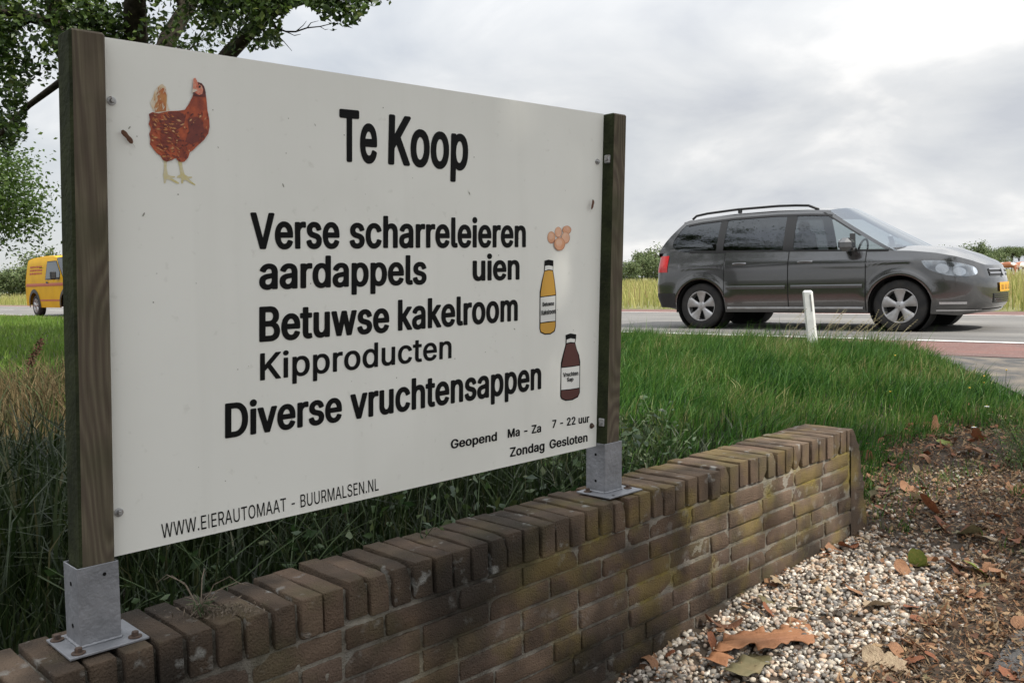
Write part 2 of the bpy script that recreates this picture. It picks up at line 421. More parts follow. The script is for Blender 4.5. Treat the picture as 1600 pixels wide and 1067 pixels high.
# long hanging blades in the near left corner
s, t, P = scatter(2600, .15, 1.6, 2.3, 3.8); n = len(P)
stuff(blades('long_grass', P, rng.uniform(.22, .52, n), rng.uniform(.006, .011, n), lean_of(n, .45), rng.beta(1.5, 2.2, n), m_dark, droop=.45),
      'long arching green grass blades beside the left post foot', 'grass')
# meadow beyond the road
s, t, P = scatter(150000, 17.2, 60, -14, 70, lambda s, t: rng.uniform(0, 1, len(s)) < np.interp(s, [17.2, 24, 60], [1, .45, .12])); n = len(P)
stuff(blades('meadow_grass', P, rng.uniform(.3, .75, n) * np.interp(s, [17.2, 18.2], [.55, 1]), rng.uniform(.012, .03, n) * np.interp(s, [17, 60], [1, 2.4]), lean_of(n, .25), np.clip(rng.beta(2, 2, n) - .25 * (s < 18.3) + .2 * hash_noise(s * .4, t * .4), 0, 1), m_meadow),
      'tall yellow green meadow grass beyond the road', 'grass')

# ------------------------------------------------------------------ gravel
def ico():
    p = (1 + sqrt(5)) / 2
    v = [(-1, p, 0), (1, p, 0), (-1, -p, 0), (1, -p, 0), (0, -1, p), (0, 1, p), (0, -1, -p), (0, 1, -p), (p, 0, -1), (p, 0, 1), (-p, 0, -1), (-p, 0, 1)]
    f = [(0, 11, 5), (0, 5, 1), (0, 1, 7), (0, 7, 10), (0, 10, 11), (1, 5, 9), (5, 11, 4), (11, 10, 2), (10, 7, 6), (7, 1, 8), (3, 9, 4), (3, 4, 2), (3, 2, 6), (3, 6, 8), (3, 8, 9), (4, 9, 5), (2, 4, 11), (6, 2, 10), (8, 6, 7), (9, 8, 1)]
    v = [np.array(q) / np.linalg.norm(q) for q in v]; mid = {}; F = []
    def m_(a, b):
        k = (min(a, b), max(a, b))
        if k not in mid:
            q = v[a] + v[b]; v.append(q / np.linalg.norm(q)); mid[k] = len(v) - 1
        return mid[k]
    for a, b, c in f:
        ab, bc, ca = m_(a, b), m_(b, c), m_(c, a); F += [(a, ab, ca), (b, bc, ab), (c, ca, bc), (ab, bc, ca)]
    return np.array(v), np.array(F)
ICO_V, ICO_F = ico()
def pebbles(name, P, size, rnd, m, flat=(.55, .9)):
    n = len(P); nv = len(ICO_V)
    ax = np.stack([rng.uniform(.8, 1.35, n), rng.uniform(.7, 1.0, n), rng.uniform(*flat, n)], 1) * size[:, None] / 2
    V = np.repeat(ICO_V[None], n, 0) * (1 + rng.normal(0, .07, (n, nv, 1)))
    V = V * ax[:, None, :]
    a, b = rng.uniform(0, 2 * pi, n), rng.normal(0, .35, n)
    ca, sa_, cb, sb = np.cos(a)[:, None], np.sin(a)[:, None], np.cos(b)[:, None], np.sin(b)[:, None]
    x, y, z = V[..., 0], V[..., 1], V[..., 2]
    x, z = x * cb - z * sb, x * sb + z * cb
    x, y = x * ca - y * sa_, x * sa_ + y * ca
    V = np.stack([x, y, z], -1) + P[:, None, :]
    F = (ICO_F[None] + (np.arange(n) * nv)[:, None, None]).reshape(-1, 3)
    return link(name, np_mesh(name, V.reshape(-1, 3), F, rnd=np.repeat(rnd, nv), smooth=True), m)
m_peb = mat('river_gravel', None, .65, rnd=[(.07, .062, .055), (.24, .215, .185), (.44, .375, .29), (.60, .55, .48), (.42, .28, .18), (.17, .165, .16), (.34, .305, .265)], col2=(.12, .10, .08), nscale=90, lo=.55, hi=.8, spec=.4)
def gden(s, t):
    d = sstep(.99, 1.17, t + .07 * hash_noise(s * 4, t * 4)) * sstep(3.75, 3.35, s + .15 * hash_noise(s * 5 + 2, t * 5))
    d = d * np.where(hash_noise(s * 3.3 + 4, t * 4.1 + 1) < -.55, .22, 1)
    return np.maximum(d, .12 * sstep(5.3, 4.4, s) * sstep(.85, 1.0, t))
s, t, P = scatter(23000, 1.35, 5.0, .8, 1.665, lambda s, t: rng.uniform(0, 1, len(s)) < gden(s, t)); n = len(P)
sz = rng.uniform(.009, .0200, n) * np.where(rng.uniform(0, 1, n) < .10, 1.45, 1); P[:, 2] += sz * .20 + rng.uniform(0, .010, n)
stuff(pebbles('gravel', P, sz, rng.uniform(0, 1, n), m_peb), 'cream and grey pebble gravel along the foot of the wall', 'gravel')

# ------------------------------------------------------------------ crumbled litter
m_litter = mat('leaf_crumbs', None, .8, rnd=[(.035, .020, .012), (.10, .050, .025), (.19, .095, .045), (.30, .21, .12), (.06, .042, .028)], transl=.1, spec=.3)
def litter_den(s, t):
    e = drive_edge(s)
    d = sstep(-.28, .06, t - e + .06 * hash_noise(s * 5, t * 5)) * sstep(1.22, 1.0, t - .35 * sstep(3.4, 4.4, s)) * sstep(6.0, 5.0, s)
    return np.maximum(d, (.14 + .45 * sstep(3.3, 3.9, s)) * (t > e))
s, t, P = scatter(80000, 1.2, 6.0, .5, 2.05, lambda s, t: (rng.uniform(0, 1, len(s)) < litter_den(s, t)) & ((t < 1.66) | (s > 3.8))); n = len(P)
sz = rng.uniform(.003, .0125, n) * np.where(rng.uniform(0, 1, n) < .06, 1.9, 1); yaw = rng.uniform(0, 2 * pi, n); tilt = rng.normal(0, .45, (n, 2))
ux = np.stack([np.cos(yaw), np.sin(yaw), tilt[:, 0]], 1) * sz[:, None]; thin = rng.uniform(0, 1, n) < .3; ux[thin] *= 1.9; uy = np.stack([-np.sin(yaw), np.cos(yaw), tilt[:, 1]], 1) * (sz * np.where(thin, .13, rng.uniform(.25, .7, n)))[:, None]
P[:, 2] += .012 + rng.uniform(0, .012, n)
V = np.empty((n, 4, 3)); V[:, 0] = P - ux; V[:, 1] = P - uy; V[:, 2] = P + ux; V[:, 3] = P + uy
V[:, 2, 2] += sz * .4
stuff(link('leaf_litter', np_mesh('leaf_litter', V.reshape(-1, 3), np.arange(n * 4).reshape(n, 4), rnd=np.repeat(rng.uniform(0, 1, n), 4)), m_litter),
      'brown crumbled leaf litter between gravel and driveway', 'leaf litter')
# sparse young grass in the dirt past the end of the wall
s, t, P = scatter(4200, 3.66, 5.5, .95, 2.0, lambda s, t: (hash_noise(s * 2.6 + 1, t * 2.9) > .35) | ((t > 1.45) & (s > 3.75) & (s < 4.6) & (rng.uniform(0, 1, len(s)) < .45))); n = len(P)
stuff(blades('sprouting_grass', P, rng.uniform(.02, .07, n), rng.uniform(.003, .006, n), lean_of(n, .6), rng.beta(2.4, 1.6, n), m_grass), 'sparse young grass sprouting in the dirt past the wall end', 'grass')
# ------------------------------------------------------------------ low brick wall
from mathutils.geometry import tessellate_polygon
WP = (-.633, 1.719, .074); WRZ = pi / 2 - .805; SLOPE = .013
def wall_pt(u, v, z=0):
    return (WP[0] + u * sin(.805) - v * cos(.805), WP[1] + u * cos(.805) + v * sin(.805), WP[2] + z)
def brick_mat(name, ramp, moss=.5):
    m = mat(name, None, .9, rnd=ramp, col2=(.035, .028, .022), nscale=9, lo=.40, hi=.85, bump=.85, bscale=210, spec=.2)
    t = m.node_tree; b = t.nodes['Principled BSDF']; src = b.inputs['Base Color'].links[0].from_socket
    tco = [n for n in t.nodes if n.type == 'TEX_COORD'][0]
    def layer(src, sc, lo, hi, col, amt=1.0, det=6.0, tex='n', off=0.0, zr=None):
        if tex == 'n':
            n = N(t, 'ShaderNodeTexNoise'); n.inputs['Scale'].default_value = sc; n.inputs['Detail'].default_value = det; o = n.outputs[0]
        else:
            n = N(t, 'ShaderNodeTexVoronoi'); n.inputs['Scale'].default_value = sc; o = n.outputs['Distance']
        mpn = N(t, 'ShaderNodeMapping'); mpn.inputs['Location'].default_value = (off, off * 1.3, off * .7)
        L(t, tco.outputs['Object'], mpn.inputs[0]); L(t, mpn.outputs[0], n.inputs['Vector'])
        mr = N(t, 'ShaderNodeMapRange'); mr.inputs['From Min'].default_value = lo; mr.inputs['From Max'].default_value = hi; mr.inputs['To Max'].default_value = amt
        L(t, o, mr.inputs[0]); f = mr.outputs[0]
        if zr is not None:
            sp = N(t, 'ShaderNodeSeparateXYZ'); L(t, tco.outputs['Object'], sp.inputs[0])
            m2 = N(t, 'ShaderNodeMapRange'); m2.inputs['From Min'].default_value = zr[1]; m2.inputs['From Max'].default_value = zr[2]; L(t, sp.outputs[zr[0]], m2.inputs[0])
            mm = N(t, 'ShaderNodeMath', operation='MULTIPLY'); L(t, f, mm.inputs[0]); L(t, m2.outputs[0], mm.inputs[1]); f = mm.outputs[0]
        x = N(t, 'ShaderNodeMix', data_type='RGBA'); L(t, f, x.inputs[0]); L(t, src, x.inputs[6]); x.inputs[7].default_value = (*col, 1)
        return x.outputs[2]
    src = layer(src, 6.0, .49, .62, (.235, .180, .040), .85 * moss, 12, zr=('X', .3, 1.2))          # yellow lichen
    src = layer(src, 6.5, .56, .70, (.085, .082, .034), .40, 8, off=5)                                # green algae
    src = layer(src, 2.6, .48, .66, (.026, .022, .018), .85, 7, off=9)                                # sooty patches
    src = layer(src, 21, .62, .72, (.34, .345, .325), .55 if moss < .45 else .22, 4, off=2)                       # pale round lichen spots
    L(t, src, b.inputs['Base Color'])
    return m
m_brick = brick_mat('old_brick', [(.095, .064, .044), (.142, .097, .068), (.17, .122, .088), (.115, .077, .053), (.155, .110, .084)])
m_cope = brick_mat('coping_brick', [(.105, .074, .052), (.145, .102, .070), (.17, .122, .086), (.125, .082, .057)], .40)
m_mortar = brick_mat('old_mortar', [(.235, .21, .175), (.31, .285, .24)], 1.0)

def brick_shape(lx, ly, lz, sx, sy, sz, r=.0026, wob=.0007):
    """a worn brick: subdivided box with rounded, chipped edges; returns V,F"""
    seg = (sx, sy, sz); h = np.array([lx, ly, lz]) / 2; V = []; F = []; idx = {}
    def vid(i, j, k):
        q = (i, j, k)
        if q not in idx: idx[q] = len(V); V.append([(-1 + 2 * i / sx) * h[0], (-1 + 2 * j / sy) * h[1], (-1 + 2 * k / sz) * h[2]])
        return idx[q]
    for k in (0, sz):
        for i in range(sx):
            for j in range(sy):
                q = (vid(i, j, k), vid(i + 1, j, k), vid(i + 1, j + 1, k), vid(i, j + 1, k)); F.append(q if k else q[::-1])
    for j in (0, sy):
        for i in range(sx):
            for k in range(sz):
                q = (vid(i, j, k), vid(i + 1, j, k), vid(i + 1, j, k + 1), vid(i, j, k + 1)); F.append(q[::-1] if j else q)
    for i in (0, sx):
        for j in range(sy):
            for k in range(sz):
                q = (vid(i, j, k), vid(i, j + 1, k), vid(i, j + 1, k + 1), vid(i, j, k + 1)); F.append(q if i else q[::-1])
    V = np.array(V)
    # pull the outermost row towards the edges so the rounding stays tight
    for a in range(3):
        e = h[a] - r
        st = 2 * h[a] / seg[a]
        near = (np.abs(V[:, a]) > h[a] - st * 1.01) & (np.abs(V[:, a]) < h[a] - 1e-6)
        if seg[a] > 2: V[near, a] = np.sign(V[near, a]) * e
    c = np.clip(V, -(h - r), h - r); d = V - c; ln = np.linalg.norm(d, axis=1, keepdims=True)
    V = np.where(ln > 1e-9, c + d / np.maximum(ln, 1e-9) * np.minimum(ln, r), V)
    return V, np.array(F), wob
def brick_array(name, items, m, parent):
    """items: (u, v, z, lx, ly, lz)"""
    cache = {}; VV = []; FF = []; RR = []; o = 0
    for (u, v, z, lx, ly, lz, seg) in items:
        key = seg
        V, F, wob = brick_shape(lx, ly, lz, *seg)
        V = V * (1 + rng.normal(0, .003)) + rng.normal(0, wob * .5, V.shape)
        ph = rng.uniform(0, 9, 3)
        V[:, 1] += .0008 * np.sin(V[:, 0] * 70 + ph[0]) ; V[:, 2] += .0007 * np.sin(V[:, 1] * 33 + ph[1]); V[:, 0] += .0007 * np.sin(V[:, 1] * 25 + ph[2])
        if rng.uniform() < .35:                       # a chipped corner
            cpt = np.array([rng.choice([-1, 1]) * lx / 2, -ly / 2, rng.choice([-1, 1, 1]) * lz / 2]); dd = np.linalg.norm(V - cpt, axis=1)
            V -= (cpt / np.linalg.norm(cpt)) * np.clip(.022 - dd, 0, 1)[:, None] * .55
        a = rng.normal(0, .006); ca, sa_ = cos(a), sin(a)
        x = V[:, 0] * ca - V[:, 1] * sa_ + u; y = V[:, 0] * sa_ + V[:, 1] * ca + v
        W = np.stack([x, y, V[:, 2] + z + SLOPE * x], 1)
        VV.append(W); FF.append(F + o); RR.append(np.full(len(W), rng.uniform())); o += len(W)
    me = np_mesh(name, np.concatenate(VV), np.concatenate(FF), rnd=np.concatenate(RR), smooth=True)
    ob = link(name, me, m, parent); ob.location = (0, 0, .6)
    return ob
wall = thing('brick_wall', 'low weathered brick wall with upright coping bricks beside the gravel', 'wall', (WP[0], WP[1], WP[2] - .6), WRZ)
items = []
u = -1.9
U_END = 2.785
while u < U_END - .02:
    items.append((u + .0245 + rng.normal(0, .0015), .107 + rng.normal(0, .003), -.0435 + rng.normal(0, .0022), .0500 + rng.normal(0, .0012), .213 + rng.normal(0, .002), .087, (4, 9, 5)))
    u += .0610 + rng.normal(0, .0008)
brick_array('coping', items, m_cope, wall)
items = []
for r in range(9):
    z = -.087 - .0105 - .025 - r * .0607
    u = -1.95 - (.11 if r % 2 else 0) - rng.uniform(0, .03)
    while u < U_END - .03:
        lx = .2095 + rng.normal(0, .003)
        if rng.uniform() < .10: lx = .10
        e = min(u + lx, U_END - .004)
        if e - u > .03: items.append(((u + e) / 2, .1075 + rng.normal(0, .0022), z + rng.normal(0, .0012), e - u, .211, .0500 + rng.normal(0, .001), (8, 3, 4)))
        u += lx + .0105 + rng.normal(0, .0012)
brick_array('brickwork', items, m_brick, wall)
# mortar core, set back behind the brick faces, rough
def core(a, b):
    return a, b
V = []; nu, nz = 420, 46
us = np.linspace(-1.97, U_END - .006, nu); zs = np.linspace(-.60, -.016, nz)
UU, ZZ = np.meshgrid(us, zs, indexing='ij')
dep = .0070 + .0030 * hash_noise(UU * 60, ZZ * 75) + .003 * hash_noise(UU * 13, ZZ * 17) + .010 * (ZZ > -.085)
Fr = np.stack([UU, dep, ZZ + SLOPE * UU], -1)
Bk = np.stack([UU, .214 - dep, ZZ + SLOPE * UU], -1)
V = np.concatenate([Fr.reshape(-1, 3), Bk.reshape(-1, 3)])
I = np.arange(nu * nz).reshape(nu, nz); J = I + nu * nz
F = [np.stack([I[:-1, :-1].ravel(), I[1:, :-1].ravel(), I[1:, 1:].ravel(), I[:-1, 1:].ravel()], 1),
     np.stack([J[:-1, :-1].ravel(), J[:-1, 1:].ravel(), J[1:, 1:].ravel(), J[1:, :-1].ravel()], 1),
     np.stack([I[:-1, -1], I[1:, -1], J[1:, -1], J[:-1, -1]], 1), np.stack([I[-1, :-1], J[-1, :-1], J[-1, 1:], I[-1, 1:]], 1), np.stack([I[0, :-1], I[0, 1:], J[0, 1:], J[0, :-1]], 1)]
o = link('mortar', np_mesh('mortar', V, np.concatenate(F), rnd=rng.uniform(0, 1, len(V)), smooth=True), m_mortar, wall); o.location = (0, 0, .6)
# rough sloping end of the wall
def endcap(a, b):
    v = -.004 + a * .222; z = -.60 + b * .592
    ue = U_END - .001 + (1 - b) ** .55 * .15 + .007 * float(hash_noise(v * 38, z * 31)) + (.010 if int(b * 9) % 2 else 0) - .012 * (2 * abs(a - .5)) ** 5
    return (ue, v, z + SLOPE * U_END)
b = MB().grid(endcap, 26, 44)
n0 = len(b.V)
ring = [j * 27 for j in range(45)] + [44 * 27 + i for i in range(1, 27)] + [j * 27 + 26 for j in range(43, -1, -1)]
inner = [(U_END - .02, b.V[i][1] * .96 + .004, b.V[i][2] - (.0 if b.V[i][2] < -.03 else .004)) for i in ring]
b.V += inner
b.F += [(ring[k], n0 + k, n0 + k + 1, ring[k + 1]) for k in range(len(ring) - 1)]
o = b.build('end_render', m_brick, wall, smooth=True, recalc=True); o.location = (0, 0, .6)
a_ = o.data.attributes.new('rnd', 'FLOAT', 'POINT'); a_.data.foreach_set('value', np.zeros(len(o.data.vertices), np.float32))

# ------------------------------------------------------------------ the farm sign: board, two posts in steel shoes
sign = thing('farm_sign', 'large white farm shop signboard between two weathered wooden posts', 'sign', WP, WRZ)
BV = .105
m_board = mat('white_sheet', (.79, .785, .735), .38, col2=(.74, .735, .685), nscale=2.2, lo=.35, hi=.75, spec=.4)
t_ = m_board.node_tree; b_ = t_.nodes['Principled BSDF']; s_ = b_.inputs['Base Color'].links[0].from_socket; c_ = [n for n in t_.nodes if n.type == 'TEX_COORD'][0]
for (sc, nsc, lo_, hi_, amt_, cc_) in (((9, 1, .45), 2.0, .55, .80, .15, (.58, .575, .52)), ((1, 1, 1), 3.0, .55, .8, .25, (.62, .615, .56)), ((1, 1, 1), 42, .66, .78, .35, (.5, .49, .43))):   # rain streaks, dull patches, fly specks
    q1 = N(t_, 'ShaderNodeMapping'); q1.inputs['Scale'].default_value = sc; L(t_, c_.outputs['Object'], q1.inputs[0])
    q2 = N(t_, 'ShaderNodeTexNoise'); q2.inputs['Scale'].default_value = nsc; q2.inputs['Detail'].default_value = 6; L(t_, q1.outputs[0], q2.inputs['Vector'])
    q3 = N(t_, 'ShaderNodeMapRange'); q3.inputs['From Min'].default_value = lo_; q3.inputs['From Max'].default_value = hi_; q3.inputs['To Max'].default_value = amt_; L(t_, q2.outputs[0], q3.inputs[0])
    q4 = N(t_, 'ShaderNodeMix', data_type='RGBA'); L(t_, q3.outputs[0], q4.inputs[0]); L(t_, s_, q4.inputs[6]); q4.inputs[7].default_value = (*cc_, 1); s_ = q4.outputs[2]
L(t_, s_, b_.inputs['Base Color'])
m_ink = mat('black_vinyl', (.006, .006, .006), .6, spec=.12)
m_rust = mat('rusty_steel', (.095, .055, .036), .8, col2=(.05, .035, .028), nscale=150, bump=.4)
m_zinc = mat('galvanised_steel', (.29, .295, .315), .55, metal=.5, col2=(.21, .215, .23), nscale=22, lo=.35, hi=.7, bump=.25, bscale=90)
m_zinc2 = mat('zinc_bolt', (.40, .40, .40), .45, metal=.7, col2=(.22, .18, .15), nscale=120, lo=.5, hi=.7)
def wood_mat():
    m = bpy.data.materials.new('weathered_pine'); m.use_nodes = True; t = m.node_tree; b = t.nodes['Principled BSDF']; b.inputs['Roughness'].default_value = .85; b.inputs['Specular IOR Level'].default_value = .2
    tco = N(t, 'ShaderNodeTexCoord'); mpn = N(t, 'ShaderNodeMapping'); mpn.inputs['Scale'].default_value = (1.0, 1.0, .20)
    L(t, tco.outputs['Object'], mpn.inputs[0])
    n = N(t, 'ShaderNodeTexNoise'); n.inputs['Scale'].default_value = 9; n.inputs['Detail'].default_value = 1.2
    L(t, mpn.outputs[0], n.inputs['Vector'])
    mul = N(t, 'ShaderNodeMath', operation='MULTIPLY'); L(t, n.outputs[0], mul.inputs[0]); mul.inputs[1].default_value = 120
    sn = N(t, 'ShaderNodeMath', operation='SINE'); L(t, mul.outputs[0], sn.inputs[0])
    mp2 = N(t, 'ShaderNodeMapping'); mp2.inputs['Scale'].default_value = (1, 1, .03); L(t, tco.outputs['Object'], mp2.inputs[0])
    n2 = N(t, 'ShaderNodeTexNoise'); n2.inputs['Scale'].default_value = 260; n2.inputs['Detail'].default_value = 3; L(t, mp2.outputs[0], n2.inputs['Vector'])
    r = N(t, 'ShaderNodeMapRange'); r.inputs['From Min'].default_value = -1; L(t, sn.outputs[0], r.inputs[0])
    x = N(t, 'ShaderNodeMix', data_type='RGBA'); L(t, r.outputs[0], x.inputs[0]); x.inputs[6].default_value = (.138, .115, .080, 1); x.inputs[7].default_value = (.092, .072, .053, 1)
    x2 = N(t, 'ShaderNodeMix', data_type='RGBA'); r2 = N(t, 'ShaderNodeMapRange'); r2.inputs['From Min'].default_value = .45; r2.inputs['From Max'].default_value = .75; r2.inputs['To Max'].default_value = .55
    L(t, n2.outputs[0], r2.inputs[0]); L(t, r2.outputs[0], x2.inputs[0]); L(t, x.outputs[2], x2.inputs[6]); x2.inputs[7].default_value = (.055, .040, .030, 1)
    n3 = N(t, 'ShaderNodeTexNoise'); n3.inputs['Scale'].default_value = 9; n3.inputs['Detail'].default_value = 5; L(t, tco.outputs['Object'], n3.inputs['Vector'])
    r3 = N(t, 'ShaderNodeMapRange'); r3.inputs['From Min'].default_value = .42; r3.inputs['From Max'].default_value = .75; r3.inputs['To Max'].default_value = .7; L(t, n3.outputs[0], r3.inputs[0])
    x3 = N(t, 'ShaderNodeMix', data_type='RGBA'); L(t, r3.outputs[0], x3.inputs[0]); L(t, x2.outputs[2], x3.inputs[6]); x3.inputs[7].default_value = (.060, .062, .032, 1)
    L(t, x3.outputs[2], b.inputs['Base Color'])
    bp = N(t, 'ShaderNodeBump'); bp.inputs['Strength'].default_value = .45; bp.inputs['Distance'].default_value = .004; L(t, r.outputs[0], bp.inputs['Height']); L(t, bp.outputs[0], b.inputs['Normal'])
    return m
m_wood = wood_mat()
m_algae_shade = mat('algae_shade_wood', (.034, .040, .018), .95, col2=(.016, .019, .010), nscale=14, lo=.35, hi=.7, bump=.5, bscale=90, spec=.15)  # algae green, with the shade on the left faces darkened into the colour
def make_post(u0, k, z0, z1):
    b = MB().box((0, 0, (z0 + z1) / 2), (.064, .066, z1 - z0), bev=.0045)
    b.V = [(x + u0 + k * z, y + .1085, z) for (x, y, z) in b.V]
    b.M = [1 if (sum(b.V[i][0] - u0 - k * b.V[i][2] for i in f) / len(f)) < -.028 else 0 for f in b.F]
    return b.build('post', [m_wood, m_algae_shade], sign)
def hexbolt(c, axis, wr=.0085, hr=.0048, h=.006):
    """washer, hex head; axis 'v' (out of the board) or 'z'"""
    b = MB()
    if axis == 'v':
        b.lathe([(wr, 0), (wr, -.0018), (wr * .8, -.0024)], 20, 'y', c); b.lathe([(hr, -.002), (hr, -.002 - h), (hr * .8, -.003 - h)], 6, 'y', c)
    elif axis == 'u':
        b.lathe([(wr, 0), (wr, -.0016)], 18, 'x', c); b.lathe([(hr, -.001), (hr, -.001 - h)], 6, 'x', c)
    else:
        b.lathe([(wr, 0), (wr, .002), (wr * .85, .0026)], 20, 'z', c); b.lathe([(hr, .002), (hr, .002 + h), (hr * .8, .003 + h)], 6, 'z', c)
    return b
for side, (u0, k, zt_, su0, su1, pu0, pu1, pv0, pv1, ks, zb) in enumerate(((-.1465, .034, 1.142, -.1815, -.1065, -.212, -.068, .035, .168, .010, 0.0),
                                                                  (1.3530, .061, 1.156, 1.3175, 1.3965, 1.286, 1.441, .026, .158, .030, .018))):
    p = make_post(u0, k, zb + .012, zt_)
    # steel shoe: four thin plates round the post foot
    b = MB(); H_ = .150; v0, v1 = .0725, .1455; th_ = .0028; mu = (su0 + su1) / 2
    b.box((mu, v0, H_ / 2), (su1 - su0, th_, H_), bev=.0008); b.box((mu, v1, H_ / 2), (su1 - su0, th_, H_), bev=.0008)
    b.box((su0 + th_ / 2, (v0 + v1) / 2, H_ / 2), (th_, v1 - v0 - th_ - .0004, H_ - .001), bev=.0008); b.box((su1 - th_ / 2, (v0 + v1) / 2, H_ / 2), (th_, v1 - v0 - th_ - .0004, H_ - .001), bev=.0008)
    b.V = [(x + ks * z, y, z + zb + .004) for x, y, z in b.V]
    sh = b.build('steel_shoe', m_zinc, p)
    for hz in (.035, .115): MB().lathe([(.0042, 0), (.0042, -.0006)], 14, 'x', (su0 - .0002 + ks * hz, .108, hz + zb + .004)).build('screw_hole', m_ink, p)
    if side == 0: MB().lathe([(.0035, 0), (.0035, -.0006)], 14, 'y', (mu + .012, v0 - th_ / 2 - .0001, .134 + zb)).build('screw_hole', m_ink, p)
    b = MB().box(((pu0 + pu1) / 2, (pv0 + pv1) / 2, zb + .0028), (pu1 - pu0, pv1 - pv0, .0045), bev=.0008)
    # weld bead round the shoe
    for (a0, a1) in (((su0, v0), (su1, v0)), ((su0, v0), (su0, v1)), ((su1, v0), (su1, v1))):
        b.tube([(a0[0] + (a1[0] - a0[0]) * q / 9, a0[1] + (a1[1] - a0[1]) * q / 9, zb + .0065) for q in range(10)], [.0032 + .0008 * (q % 2) for q in range(10)], 6)
    b.build('base_plate', m_zinc, p)
    spots = [(pu0 + .020, pv0 + .016), (pu1 - .020, pv0 + .018), (pu0 + .014, pv1 - .02)] if side == 0 else [(pu1 - .022, pv0 + .040), (pu0 + .018, pv1 - .030)]
    for (bu, bvv) in spots: hexbolt((bu, bvv, zb + .0052), 'z', .0125, .0068, .008).build('anchor_bolt', m_rust, p)
    if side == 1:
        for (bu, bvv) in ((pu0 + .030, pv0 + .012), (pu1 - .020, pv1 - .05)): MB().lathe([(.0045, 0), (.0045, .0005)], 12, 'z', (bu, bvv, zb + .0053)).build('bolt_hole', m_ink, p)
b = MB()
TLc, BLc, BRc, TRc = (-.0745, 1.1415), (-.1085, .1525), (1.3199, .1631), (1.3815, 1.1546)
q = [BLc, BRc, TRc, TLc]
V = [(u, BV, z) for u, z in q] + [(u, BV + .008, z) for u, z in q]
b.add(V, [(0, 1, 2, 3), (7, 6, 5, 4), (0, 4, 5, 1), (1, 5, 6, 2), (2, 6, 7, 3), (3, 7, 4, 0)])
board = b.build('board', m_board, sign)
for i, (bu, bz) in enumerate(((-.0604, 1.0238), (-.0875, .2373), (1.3475, 1.0113), (1.3000, .2273))):
    hexbolt((bu, BV - .0002, bz), 'v').build('bolt', m_zinc2 if i != 3 else m_rust, board)
for (bu, bz) in ((1.379, 1.0198), (1.3325, .2345)):
    MB().box((bu + .002, BV - .012, bz), (.010, .020, .024), bev=.002).lathe([(.005, 0), (.005, -.004)], 8, 'x', (bu - .003, BV - .012, bz)).build('mounting_clip', m_zinc2, board)

